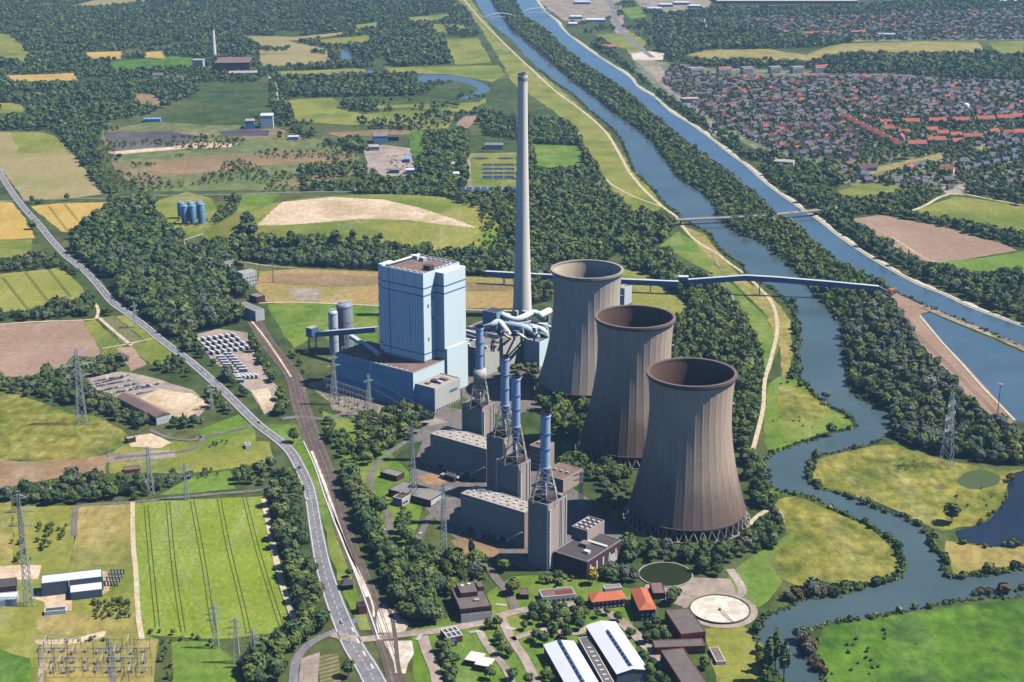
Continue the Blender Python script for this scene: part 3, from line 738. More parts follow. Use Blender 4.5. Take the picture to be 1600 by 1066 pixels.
b = MB(); p = r.pt(10, r.d-8); b.tube((p[0], p[1], ZB), (p[0], p[1], ZB+14), .35, .2, 6); b.build('mast', ['steel_grey'], t)

# turbine hall in front, low switch building
r = rect3(37, (519, 555), (645.5, 584), (676, 572.5), PA); r.d = 52; TH_R = r
t = block('turbine_hall', 'long low dark blue turbine hall before the boiler house', 'turbine hall', r, 37, 'clad_blue', 'roof_brown', 1.2, pm='steel_pale')
b = MB(); b.prism(r.quad(.02, r.w-.02, -.16, -.01), .1, 36.9); b.build('front_sheet', ['clad_blue_dark'], t)  # darker blue sheet on the front only; other walls stay pale blue
for i in range(14): onroof(t, r, 37, 6+i*(r.w-10)/14, 2.6, 3.2, 1.2, .9, 'skylight', 'skylight')
b = MB(); b.prism(r.quad(0, r.w, -.26, -.17), 10.0, 11.0); b.prism(r.quad(0, r.w, -.26, -.17), 27.4, 28.0); b.build('trim_band', ['clad_trim'], t)
b = MB(); b.prism(r.quad(r.w*.46, r.w*.46+.8, -.25, -.01), 0, 37); b.build('downpipe', ['clad_blue'], t)
for i in range(5): win(t, r, 'f', 20+i*22, 0.5, 5, 6, 'clad_trim', 'gate')
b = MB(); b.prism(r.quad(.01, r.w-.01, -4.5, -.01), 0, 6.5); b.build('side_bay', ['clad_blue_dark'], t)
r = rect3(24.7, (645, 601), (679.5, 608.5), (720.5, 592), PA)
t = block('switch_building', 'low pale building with fenced gravel roof at the foot of the boiler house', 'building', r, 24.7, 'clad_concrete', 'roof_light', 1.0)
b = MB(); b.prism(r.quad(0, r.w, -.3, -.02), 0, 24.6); b.build('front_sheet', ['clad_blue_dark'], t)  # darker blue sheet on the front only; other walls stay pale
b = MB(); b.prism(r.quad(r.w+.02, r.w+.35, 24, 36), 14.5, 17); b.build('louvre', ['clad_trim'], t)
for i in range(10): win(t, r, 'r', 2+i*4, .6, 2.4, 2.4)
onroof(t, r, 24.7, r.w*.5, r.d*.42, 8, 6, 2.4, 'roof_dark'); onroof(t, r, 24.7, r.w*.6, r.d*.68, 9, 5, 1.6, 'roof_brown'); onroof(t, r, 24.7, r.w*.75, r.d*.4, 5, 3, 2.8, 'white_metal'); onroof(t, r, 24.7, r.w*.4, r.d*.2, 5, 4, 1.2, 'roof_brown')

# ---------------------------------------------------------------- flue gas cleaning behind
t0 = G(800, 560); t = root('flue_gas_plant', 'flue gas cleaning plant with thick curving pale ducts at the chimney foot', 'filter plant', t0[0], t0[1])
def fbox(z, FL, FR, BR, wm, rm, nm='filter_house', dmin=None):
    r = rect3(z, FL, FR, BR, PA)
    if dmin: r.d = dmin
    b = MB(); b.prism(r.quad(0, r.w, 0, r.d), 0, z, 0, 1); parapet(b, r, z+.004, .8, .5); b.build(nm, [wm, rm], t); return r
fbox(30, (722, 541), (757, 548), (773, 539), 'clad_concrete', 'roof_grey', dmin=38)
r1 = fbox(31, (772, 533), (786, 537), (815, 528), 'clad_concrete', 'roof_grey', dmin=46)
r2 = fbox(29, (816, 531), (843, 535.5), (857, 527), 'clad_blue', 'roof_grey', dmin=30)
fbox(22, (724, 514), (776, 526), (800, 514), 'clad_concrete', 'roof_dark', 'filter_hall', 60)
r3 = fbox(46, (752, 486.5), (776, 490.5), (785, 485), 'clad_blue_dark', 'roof_dark', 'damper_house', 16)
b = MB()
for s in (-.3, -2.2, -4.4): b.prism(r3.quad(r3.w+s-1, r3.w+s, -.25, -.01), 8, 46)
b.build('corner_strip', ['clad_white'], t)
def pp(pts, rad, m='duct_white', nm='flue_duct', n=12, sm=4):
    w = [Vector((*G(x, y, z), z)) for x, y, z in pts]
    out = []
    for i in range(len(w)-1):
        p = [w[max(0, min(len(w)-1, i+k-1))] for k in range(4)]
        for j in range(sm):
            q = j/sm; out.append(.5*((2*p[1])+(-p[0]+p[2])*q+(2*p[0]-5*p[1]+4*p[2]-p[3])*q*q+(-p[0]+3*p[1]-3*p[2]+p[3])*q**3))
    out.append(w[-1])
    MBx = MB(); MBx.path(out, rad, n); return MBx.build(nm, [m], t, True)
pp([(784,492,42),(796,498,40),(806,500,40),(818,496,42),(832,489,44),(842,492,42),(848,498,34)], 3.9)
pp([(756,513,34),(768,509,40),(779,503,44),(788,513,38),(797,525,30)], 3.6)
pp([(786,508,38),(800,509,40),(815,511,40),(824,514,38),(833,520,34),(842,529,28)], 4.4, 'duct_blue')
pp([(828,510,38),(840,513,38),(850,518,36),(854,527,28)], 3.4)
pp([(858,486,44),(850,490,46),(842,494,46)], 4.2)
pp([(832,505,36),(845,508,36),(860,512,34)], 2.6)
pp([(800,518,34),(812,520,34),(822,524,30)], 3.0, 'duct_blue')
pp([(795,503,38),(810,506,38),(830,503,38)], 2.0, 'steel_grey', 'service_pipe')
pp([(724,522,26),(760,532,26),(784,532,30)], 1.4, 'steel_grey', 'service_pipe')
pp([(724,516,26),(762,526,26),(790,527,30)], 1.8, 'duct_white', 'service_pipe')
pp([(724,528,26),(748,533,26),(772,535,28)], 1.0, 'steel_pale', 'service_pipe')
for (x, y) in ((815,507),(838,515)):
    b = MB(); X, Y = G(x, y, 30); z = 30
    for dx, dy in ((-4, -3), (4, -3), (4, 3), (-4, 3)): b.bar((X+dx, Y+dy, 0), (X+dx, Y+dy, z), .8)
    for zz in (10, 20, 29.5):
        b.bar((X-4, Y-3, zz), (X+4, Y-3, zz), .6); b.bar((X-4, Y+3, zz), (X+4, Y+3, zz), .6)
        b.bar((X-4, Y-3, zz-9), (X+4, Y-3, zz), .4)
    b.build('support_frame', ['steel_grey'], t)
r = rect3(16, (724, 557), (738, 560), (752, 555), PA)
for i in range(9): pp([(724+i*1.5, 509+i*2.0, 24+.3*(i % 3)), (748+i*2.0, 512.5+i*1.9, 24+.3*(i % 3)), (770+i*2.2, 517+i*1.8, 24)], .55+.25*(i % 3), ('duct_white', 'steel_grey', 'roof_dark')[i % 3], 'roof_pipe', 8, 2)
rq = random.Random(4)
for i in range(34):
    x, y = rq.uniform(786, 858), rq.uniform(494, 526); X, Y = G(x, y, 32); b = MB(); a_ = math.radians(PA)
    b.box(X, Y, 26, rq.uniform(32, 41), rq.uniform(2, 7), rq.uniform(2, 6), a_); b.build('equipment_box', [('white_metal', 'duct_blue', 'steel_grey', 'duct_white', 'clad_concrete')[i % 5]], t)
for i in range(14):
    x, y = rq.uniform(788, 852), rq.uniform(494, 524); pp([(x, y, 36), (x+rq.uniform(4, 14), y+rq.uniform(-2, 5), 40), (x+rq.uniform(10, 22), y+rq.uniform(2, 9), 30)], rq.uniform(.6, 1.8), ('duct_white', 'steel_pale', 'duct_blue')[i % 3], 'service_pipe', 8, 3)
for i in range(10):
    x, y = rq.uniform(726, 780), rq.uniform(532, 546); X, Y = G(x, y, 30); b = MB(); b.box(X, Y, 29, rq.uniform(31, 34), rq.uniform(2, 5), rq.uniform(2, 4), math.radians(PA)); b.build('roof_vent', [('white_metal', 'roof_dark', 'steel_grey')[i % 3]], t)
tt = block('white_equipment_hall', 'small white box building tight beside the boiler house', 'building', r, 16, 'clad_white', 'roof_light')
X, Y = G(971, 470)
hh = HT(978, 474, 448)
r = rect3(hh, (965, 449), (976, 452), (986, 447), PA)
tt = block('stair_house', 'narrow white panelled building behind the furthest cooling tower', 'building', r, hh, 'clad_white', 'roof_light')
for i in range(5): win(tt, r, 'f', 2, 3+i*4, 5+i*4, 5, 'clad_blue_dark')

# ---------------------------------------------------------------- great chimney
X, Y = G(816, 492); hc = HT(816, 492, 114)
t = root('tall_chimney', 'very tall slender pale concrete chimney behind the boiler house', 'chimney', X, Y)
m, nt, bs = newmat('chimney_concrete', .85, .2)
tc = nd(nt, 'ShaderNodeTexCoord').outputs['Object']
f = ramp(nt, noise(nt, mapping(nt, tc, (.12, .12, .012)), 1, 5), .3, .7)
col = mixc(nt, f, C(232, 225, 210, 1), C(250, 244, 231, 1))
w_ = nd(nt, 'ShaderNodeTexWave', wave_type='BANDS', bands_direction='Z'); w_.inputs['Scale'].default_value = .03
nt.links.new(tc, w_.inputs['Vector'])
col = mixc(nt, ramp(nt, w_.outputs['Fac'], .9, 1.0), col, C(244, 237, 223, 1)); nt.links.new(col, bs.inputs['Base Color'])
prof = []
for i in range(41):
    q = i/40; prof.append((5.6+6.2*(1-q)**1.6, hc*q))
b = MB(); b.lathe([(x, z) for x, z in prof], 36, X, Y); b.build('shaft', ['chimney_concrete'], t, True)
b = MB(); b.lathe([(5.62, hc-9), (5.95, hc-8.9), (5.95, hc-5), (5.62, hc-4.9)], 36, X, Y); b.lathe([(5.55, hc-1.2), (6.0, hc-1.1), (6.0, hc+.6), (4.6, hc+.6), (4.6, hc-6)], 36, X, Y); b.build('crown_ring', ['concrete'], t)
b = MB(); b.lathe([(4.55, hc-.5), (.1, hc-.8)], 24, X, Y); b.build('flue_opening', ['soot'], t)
# ---------------------------------------------------------------- cooling towers
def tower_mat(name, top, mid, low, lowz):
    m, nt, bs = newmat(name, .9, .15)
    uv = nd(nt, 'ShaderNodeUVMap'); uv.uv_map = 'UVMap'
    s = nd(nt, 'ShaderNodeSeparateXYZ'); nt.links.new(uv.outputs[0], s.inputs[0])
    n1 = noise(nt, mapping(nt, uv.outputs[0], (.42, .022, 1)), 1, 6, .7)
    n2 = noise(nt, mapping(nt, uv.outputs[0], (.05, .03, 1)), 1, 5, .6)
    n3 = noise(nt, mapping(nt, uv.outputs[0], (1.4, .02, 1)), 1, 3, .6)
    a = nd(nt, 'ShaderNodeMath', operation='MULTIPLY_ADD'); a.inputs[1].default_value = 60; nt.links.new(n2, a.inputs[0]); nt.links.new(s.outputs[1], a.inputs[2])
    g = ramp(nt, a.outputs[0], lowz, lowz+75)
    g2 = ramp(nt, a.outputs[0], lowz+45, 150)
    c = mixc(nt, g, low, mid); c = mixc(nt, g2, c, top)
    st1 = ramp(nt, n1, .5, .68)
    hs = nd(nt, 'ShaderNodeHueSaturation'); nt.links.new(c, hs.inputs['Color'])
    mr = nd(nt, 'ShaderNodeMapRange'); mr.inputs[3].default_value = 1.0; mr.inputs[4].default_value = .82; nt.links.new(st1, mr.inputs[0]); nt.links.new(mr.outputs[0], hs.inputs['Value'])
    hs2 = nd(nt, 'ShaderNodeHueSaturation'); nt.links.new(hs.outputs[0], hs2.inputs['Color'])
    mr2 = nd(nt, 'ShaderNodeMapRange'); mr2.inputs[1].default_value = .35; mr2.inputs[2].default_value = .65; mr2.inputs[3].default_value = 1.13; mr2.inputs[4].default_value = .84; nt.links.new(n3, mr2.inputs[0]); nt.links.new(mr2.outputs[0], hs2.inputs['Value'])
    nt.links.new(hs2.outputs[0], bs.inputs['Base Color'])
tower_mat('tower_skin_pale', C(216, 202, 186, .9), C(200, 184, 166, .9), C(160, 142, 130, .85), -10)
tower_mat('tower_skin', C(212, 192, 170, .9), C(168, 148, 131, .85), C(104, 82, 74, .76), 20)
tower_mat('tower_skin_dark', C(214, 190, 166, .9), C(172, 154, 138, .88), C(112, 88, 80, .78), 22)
plain('tower_inside_pale', C(222, 204, 176, .95), .18, .06, .95, .1, streak=(1, 1, .06))  # lighter tone: sunlight on the inner wall is put into the colour
plain('tower_inside', C(116, 90, 78, .9), .2, .06, .95, .1, streak=(1, 1, .06))  # wet-stained brown, with the deep shade inside also put into the colour
plain('wet_black', C(34, 34, 40), .2, .05, .6)
TOWERS = []
def cooling_tower(px, rpy, label, skin, inner, ry=None):
    z = 132.0; X, Y = G(px, rpy, z)
    TOWERS.append((X, Y))
    t = root('cooling_tower', label, 'cooling tower', X, Y, 0, 'hyperbolic cooling towers')
    N = 144; zs = [10+122*i/48 for i in range(49)]
    rad = lambda zz: 34.4*math.sqrt(1+((zz-101)/86.0)**2)
    vs, fs, uv = [], [], []
    for zz in zs:
        for k in range(N):
            a = 2*math.pi*k/N; rr = rad(zz)+(.22 if k % 4 == 0 else 0.0)
            vs.append((rr*math.cos(a), rr*math.sin(a), zz))
    for i in range(len(zs)-1):
        for k in range(N):
            fs.append((i*N+k, i*N+(k+1) % N, (i+1)*N+(k+1) % N, (i+1)*N+k))
            uv += [(36*2*math.pi*k/N, zs[i]), (36*2*math.pi*(k+1)/N, zs[i]), (36*2*math.pi*(k+1)/N, zs[i+1]), (36*2*math.pi*k/N, zs[i+1])]
    me = bpy.data.meshes.new('shell'); me.from_pydata(vs, [], fs); me.materials.append(MATS[skin])
    l = me.uv_layers.new(name='UVMap'); l.data.foreach_set('uv', np.array(uv).ravel()); me.update()
    o = bpy.data.objects.new('shell', me); COL.objects.link(o); o.parent = t
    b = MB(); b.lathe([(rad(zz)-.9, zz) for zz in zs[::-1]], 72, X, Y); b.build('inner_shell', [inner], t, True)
    b = MB(); R1 = rad(132); b.lathe([(R1-.2, 128.6), (R1+1.5, 130.2), (R1+1.5, 132.6), (R1-1.3, 132.6), (R1-1.3, 131)], 96, X, Y); b.build('rim', [skin+'_rim'], t)
    b = MB(); R0 = rad(10); b.lathe([(R0+.4, 9.2), (R0+.5, 11.0), (R0-.95, 11.0), (R0-.95, 9.2), (R0+.4, 9.2)], 96, X, Y); b.build('base_ring', ['tower_skin_dark_rim'], t)
    n = 40
    for k in range(n):
        b = MB(); a0 = 2*math.pi*k/n; am = 2*math.pi*(k+.5)/n; a1 = 2*math.pi*(k+1)/n
        f = (X+52.4*math.cos(am), Y+52.4*math.sin(am), 0)
        for a in (a0, a1): b.bar(f, (X+(R0-.3)*math.cos(a), Y+(R0-.3)*math.sin(a), 9.6), .75)
        b.box(f[0], f[1], 0, 1.5, 2.2, 2.2, am); b.build('support_leg', ['concrete'], t)
    b = MB(); b.lathe([(54.5, 0), (54.5, 1.2), (53.9, 1.2), (53.9, .5)], 72, X, Y); b.build('basin_wall', ['concrete'], t)
    b = MB(); b.lathe([(53.9, .45), (.1, .45)], 48, X, Y); b.build('basin_water', ['wet_black'], t)
    b = MB(); b.lathe([(45, .5), (45, 10.5), (.1, 11)], 48, X, Y); b.build('fill_pack', ['wet_black'], t)
    b = MB()
    for zz in np.linspace(14, 130, 40):
        a = math.radians(8); b.bar((X+(rad(zz)+.9)*math.cos(a), Y+(rad(zz)+.9)*math.sin(a), zz-1.5), (X+(rad(zz+3)+.9)*math.cos(a), Y+(rad(zz+3)+.9)*math.sin(a), zz+1.6), .9, .5)
    b.box(X+(rad(101)+2.0)*math.cos(a), Y+(rad(101)+2)*math.sin(a), 100, 102.4, 3.5, 3)
    b.build('ladder', ['steel_grey'], t)
    return t
for k_, c_ in (('tower_skin_pale_rim', (170, 160, 146)), ('tower_skin_rim', (128, 112, 104)), ('tower_skin_dark_rim', (118, 102, 96))): plain(k_, C(*c_, .9), .15, .08, .9)
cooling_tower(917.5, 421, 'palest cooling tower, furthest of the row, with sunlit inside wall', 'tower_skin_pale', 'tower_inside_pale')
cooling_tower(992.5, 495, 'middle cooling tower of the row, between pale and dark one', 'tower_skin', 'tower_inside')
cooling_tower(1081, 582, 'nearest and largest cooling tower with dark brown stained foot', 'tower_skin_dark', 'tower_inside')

# ---------------------------------------------------------------- old gas units: boiler blocks and halls
def unit(label, r, z, annex=True):
    t = block('gas_boiler_block', label, 'boiler block', r, z, 'clad_pink', 'roof_dark', 1.2, 'boiler blocks of the gas units')
    b = MB(); b.prism(r.quad(.3, r.w-.3, -.3, -.01), 1, z-.8); b.build('front_sheet', ['clad_grey'], t)
    b = MB(); b.prism(r.quad(r.w-1.6, r.w-.02, -.55, -.31), 0, z+.8); b.build('corner_strip', ['clad_concrete'], t)
    b = MB()
    for i in range(26): b.box(*r.pt(r.w+.5, 1.4), 2+i*(z-4)/26, 3+i*(z-4)/26, 1.5, 1.6, r.a)
    b.build('stair_flight', ['clad_concrete'], t)
    b = MB()
    for s in (r.d*.62, r.d*.7, r.d*.9): b.prism(r.quad(r.w+.01, r.w+.6, s, s+.8), 0, z)
    b.build('pilaster', ['clad_concrete'], t)
    if annex:
        b = MB(); b.prism(r.quad(-7, r.w*.86, -11, -.31), 0, z*.42, 0, 1); b.build('low_annex', ['clad_grey', 'roof_grey'], t)
        b = MB(); b.prism(r.quad(-7.3, r.w*.86+.3, -11.4, -11.01), z*.42-.9, z*.42+.7); b.prism(r.quad(-7.4, -7.01, -11, -.4), z*.42-.9, z*.42+.7); b.prism(r.quad(r.w*.86+.01, r.w*.86+.5, -11.01, -.4), 0, z*.42+.7); b.build('annex_edge', ['clad_concrete'], t)
        b = MB(); b.prism(r.quad(-1.6, -.02, -.9, 2), z*.42+.2, z+.8); b.prism(r.quad(-.01, r.w, -.75, -.32), z-1.2, z+.4); b.build('frame_strip', ['clad_concrete'], t)
    for i in range(3): onroof(t, r, z, 5+i*r.w*.3, r.d*.8, 4, 3, 2.5, 'steel_grey')
    return t
def chimney_on(label, r, z, px, tpy, rad, bpy_):
    """steel stack held by a lattice on a boiler block; stands on roof z"""
    # find point on the block's roof plane on column px
    cx, cy = r.centre()
    best = None
    for i in range(41):
        for j in range(21):
            q = r.pt(r.w*(.1+.8*i/40), r.d*(.2+.6*j/20)); x = P(q[0], q[1], z)[0]
            s = abs(x-px)+.02*abs(j-10)
            if best is None or s < best[0]: best = (s, q)
    X, Y = best[1]
    gx, gy = P(X, Y, 0); ht = HT(gx, gy, tpy); hb = HT(gx, gy, bpy_)
    t = root('steel_chimney', label, 'chimney', X, Y, z, 'steel chimneys of the gas units')
    b = MB(); b.lathe([(rad, hb), (rad, ht)], 24, X, Y); b.build('stack_pipe', ['stack_blue'], t, True)
    for q in (0, .34, .62, .93):
        zz = hb+(ht-hb)*q; b = MB(); b.lathe([(rad+.02, zz), (rad+.5, zz+.2), (rad+.5, zz+1.2), (rad+.02, zz+1.4)], 24, X, Y); b.build('stack_ring', ['stack_blue' if q in (0, .93) else 'stack_ring'], t)
    b = MB(); b.lathe([(rad-.05, ht-.3), (rad+.55, ht-.2), (rad+.55, ht+.5), (rad-.5, ht+.5), (rad-.5, ht-3)], 24, X, Y); b.lathe([(rad-.5, ht-1.2), (.05, ht-1.3)], 20, X, Y); b.build('soot_rim', ['soot'], t)
    b = MB(); b.lathe([(rad*.62, z+.2), (rad*.7, z+(hb-z)*.6), (rad, hb-.1)], 20, X, Y); b.build('lower_flue', ['stack_ring'], t, True)
    W = rad*2.6; T = rad*1.05
    for sx, sy in ((-1, -1), (1, -1), (1, 1), (-1, 1)):
        b = MB(); b.bar((X+sx*W, Y+sy*W, z+.2), (X+sx*T, Y+sy*T, hb+1), .38); b.build('lattice_leg', ['steel_pale'], t)
    b = MB(); lv = 4
    for k in range(lv):
        q0, q1 = k/lv, (k+1)/lv
        w0, w1 = W+(T-W)*q0, W+(T-W)*q1; z0, z1 = z+.2+(hb-z)*q0, z+.2+(hb-z)*q1
        cr = ((-1, -1), (1, -1), (1, 1), (-1, 1))
        for i in range(4):
            a, c_ = cr[i], cr[(i+1) % 4]
            b.bar((X+a[0]*w0, Y+a[1]*w0, z0), (X+c_[0]*w1, Y+c_[1]*w1, z1), .2); b.bar((X+c_[0]*w0, Y+c_[1]*w0, z0), (X+a[0]*w1, Y+a[1]*w1, z1), .2)
            b.bar((X+a[0]*w1, Y+a[1]*w1, z1), (X+c_[0]*w1, Y+c_[1]*w1, z1), .28)
    b.build('cross_bracing', ['steel_pale'], t)
    if tpy < 520:
        b = MB(); b.lathe([(rad+1.2, hb-30), (rad+1.2, hb-11.1), (rad+2.5, hb-11), (rad+2.5, hb+.6), (rad, hb+1.0)], 20, X, Y); b.build('collar', ['steel_pale'], t, True)
    b = MB(); b.box(X, Y, z+.2, z+6, W*1.3, W*1.2, r.a); b.build('fan_casing', ['roof_dark'], t)
    for k in range(3):
        a = k*2.1+.6; b = MB(); b.path([(X+W*1.15*math.cos(a), Y+W*1.0*math.sin(a), z+.3), (X+W*.9*math.cos(a), Y+W*.8*math.sin(a), z+9), (X+rad*.5*math.cos(a), Y+rad*.5*math.sin(a), z+(hb-z)*.55)], .6, 8); b.build('exhaust_pipe', ['steel_pale'], t, True)
    return t
rB1 = rect3(56, (821.5, 784.5), (857, 792), (894, 777.5), PA)
rB2 = rect3(56, (772, 722.5), (811.5, 729), (830, 720), PA)
rB2b = rect3(56, (757, 682), (788, 688), (812, 678), PA)
rB3 = rect3(54, (720.5, 632.5), (754, 638.5), (777, 631), PA)
unit('nearest grey boiler block with sunlit side and outside stair', rB1, 56, False)
unit('second nearest grey boiler block, stepped front with low annex', rB2, 56)
unit('dark boiler block half hidden between two steel chimneys', rB2b, 56, False)
unit('furthest grey boiler block, before the blue buildings', rB3, 54)
chimney_on('blue white steel chimney on the nearest boiler block', rB1, 56, 851.5, 645, 3.9, 731)
chimney_on('shorter blue steel chimney between two other stacks on the second nearest block', rB2, 56, 806, 588, 3.7, 667)
chimney_on('tall pale blue steel chimney rising from the half hidden boiler block', rB2b, 56, 789, 557, 3.7, 634)
chimney_on('blue steel chimney with wide collar on the furthest boiler block', rB3, 54, 750, 510, 3.5, 578)
for (nm, lab, z_, a, b2, c2) in (('flat_store', 'low brown roofed store between the nearest and second boiler block', 12, (842, 741), (880, 751), (916, 735)), ('relay_house', 'pinkish block house behind the second boiler block', 22, (826, 697), (848, 702), (868, 693))):
    rr_ = rect3(z_, a, b2, c2, PA); tq = block(nm, lab, 'building', rr_, z_, 'clad_pink', 'roof_brown', .6)
    for i in range(3): onroof(tq, rr_, z_, rr_.w*(.25+.25*i), rr_.d*.5, 3, 2.4, 1.4, 'roof_light')
def hall(label, r, z, n):
    t = block('generator_hall', label, 'hall', r, z, 'clad_grey', 'roof_light', .6, 'generator halls of the gas units', pm='roof_light')
    for i in range(n):
        for j in range(3):
            onroof(t, r, z, r.w*(i+.6+.25*(j % 2))/(n+.4), r.d*(.22+.28*j), 2.4, 1.6, .8, 'skylight' if (i+j) % 2 else 'roof_light', 'skylight')
    for i in range(2): win(t, r, 'f', r.w*(.12+.5*i), .5, 4.5, 6, 'roof_dark', 'gate')
    b = MB(); b.prism(r.quad(-.15, r.w, -.2, -.01), z-3.2, z-2.8); b.prism(r.quad(-.15, r.w, -.2, -.01), 6, 6.4); b.build('wall_seam', ['clad_concrete'], t)
    b = MB(); b.prism(r.quad(-13, -.02, 1, r.d*.55), 0, 9, 0, 1); b.prism(r.quad(-9, -.02, 2, r.d*.4), 9, 15, 0, 1); b.build('end_annex', ['clad_grey', 'roof_grey'], t)
    b = MB(); p0, p1 = r.pt(r.w*.8, -8), r.pt(r.w*.98, -1); b.bar((p0[0], p0[1], 7), (p1[0], p1[1], 15), 1.6, 1.2); b.build('cable_bridge', ['clad_concrete'], t)
    return t
hall('nearest dark grey generator hall with dotted light roof', rect3(32, (716, 773.5), (819.5, 802), (824, 783), PA), 32, 9)
hall('further dark grey generator hall, beside the half hidden boiler block', rect3(32, (666.5, 681), (760, 703), (766, 685), PA), 32, 8)

# low halls right of the nearest block
r = rect3(24, (894, 823), (918, 831), (947, 815.5), PA)
t = block('pump_house', 'grey windowless building with two rows of white skylights', 'building', r, 24, 'clad_pink', 'roof_dark', .8)
for i in range(4):
    for j in range(3): onroof(t, r, 24, r.w*(j+.5)/3, r.d*(i+.6)/4.4, 2, 1.8, .9, 'skylight', 'skylight')
b = MB(); b.prism(r.quad(0, r.w, -.25, -.01), 0, 23.8); b.build('front_sheet', ['clad_grey'], t)
r = rect3(15, (864, 863), (917.5, 879), (977, 846.5), PA)
t = block('workshop_hall', 'low dark brown hall with wide flat roof beside the nearest boiler block', 'hall', r, 15, 'brick_dark', 'roof_dark', .7, pm='steel_grey')
for i in range(7): win(t, r, 'r', 4+i*9.2, 4, 11, 1.8, 'clad_white')
win(t, r, 'r', r.d-19, .6, 8, 13, 'clad_concrete', 'gate')
onroof(t, r, 15, 14, 24, 7, 7, 3, 'roof_grey', 'roof_house'); onroof(t, r, 15, r.w*.7, 14, 5, 4, 2, 'clad_concrete')
b = MB(); b.prism(r.quad(5, 30, 30, 33), 15.3, 16.5); b.build('roof_walkway', ['clad_concrete'], t)
# small structures in the plant yards
r = rect3(6, (611, 763), (672, 783), (690, 768), -33)
t = block('flat_workshop', 'long low grey flat roofed workshop on the plant road', 'building', r, 6, 'brick_dark', 'roof_grey', .5)
b = MB(); b.prism(r.quad(r.w+.01, r.w+.3, 1, r.d-1), 1, 5.5); b.build('white_gate', ['clad_white'], t)
for i in range(7): win(t, r, 'f', 4+i*r.w/7.5, 1.2, 4.4, 4)
r = rect3(5, (596, 737), (620, 745), (630, 738), -33)
block('flat_workshop', 'smaller low grey flat roofed shed left of the long workshop', 'building', r, 5, 'brick_dark', 'roof_grey', .4)
r = rect3(7, (617, 775), (628, 781), (640, 772), -33)
t = block('gatehouse', 'small cream house with dark roof in front of the flat workshop', 'building', r, 7, 'clad_concrete', 'roof_dark', .5); win(t, r, 'r', 1, 2, 4, 3); win(t, r, 'r', 5, 2, 4, 3)
for (x, y, lab) in ((705, 750, 'rusty transformer pit with white conveyor before the further hall'), (765, 846, 'transformer with white cooling banks beside the nearest hall')):
    X, Y = G(x, y); t = root('transformer', lab, 'transformer', X, Y, 0, 'transformers beside the halls')
    a = math.radians(PA); b = MB(); b.box(X, Y, 0, 5, 12, 6, a); b.build('tank', ['roof_dark'], t)
    for k in (-4.5, -1.5, 1.5, 4.5):
        b = MB(); b.tube((X+k*math.cos(a), Y+k*math.sin(a), 5), (X+k*math.cos(a), Y+k*math.sin(a), 7.5), .4, .3); b.build('insulator', ['clad_concrete'], t)
    b = MB(); b.box(X+9*math.cos(a+1), Y+9*math.sin(a+1), 3, 4.2, 16, 3.4, a+1.7); b.build('cable_bridge', ['clad_white'], t)
    b = MB(); b.box(X-9*math.cos(a), Y-9*math.sin(a), 0, 3.6, 5, 5, a); b.build('radiator', ['steel_grey'], t)

# ---------------------------------------------------------------- silos and belt galleries by the boiler house
def silo(px, py, tpy, rad, label, m, name='storage_silo', ribs=True):
    X, Y = G(px, py); h = HT(px, py, tpy)
    t = root(name, label, 'silo', X, Y)
    CLEARW.append((Rect((X-rad, Y-rad), 0, rad*2, rad*2), 3))
    b = MB(); b.lathe([(rad, 0), (rad, h*.94), (rad*.86, h), (.1, h+.4)], 28, X, Y); b.build('silo_body', [m], t, True)
    b = MB()
    for q in (.3, .62, .94): b.lathe([(rad+.02, h*q), (rad+.22, h*q), (rad+.22, h*q+.7), (rad+.02, h*q+.7)], 28, X, Y)
    b.build('hoop', ['steel_grey'], t)
    b = MB(); b.box(X, Y, h+.2, h+2.4, rad*.9, 1.6, .4); b.lathe([(rad*.9, h+1), (rad*.92, h+1.1)], 24, X, Y); b.build('roof_walkway', ['white_metal'], t)
    return t
silo(540.5, 547, 474, 9.3, 'large shiny grey silo behind the belt gallery', 'silo_grey')
silo(522.5, 553, 486, 5.4, 'slimmer white silo left of the large grey one', 'silo_white')
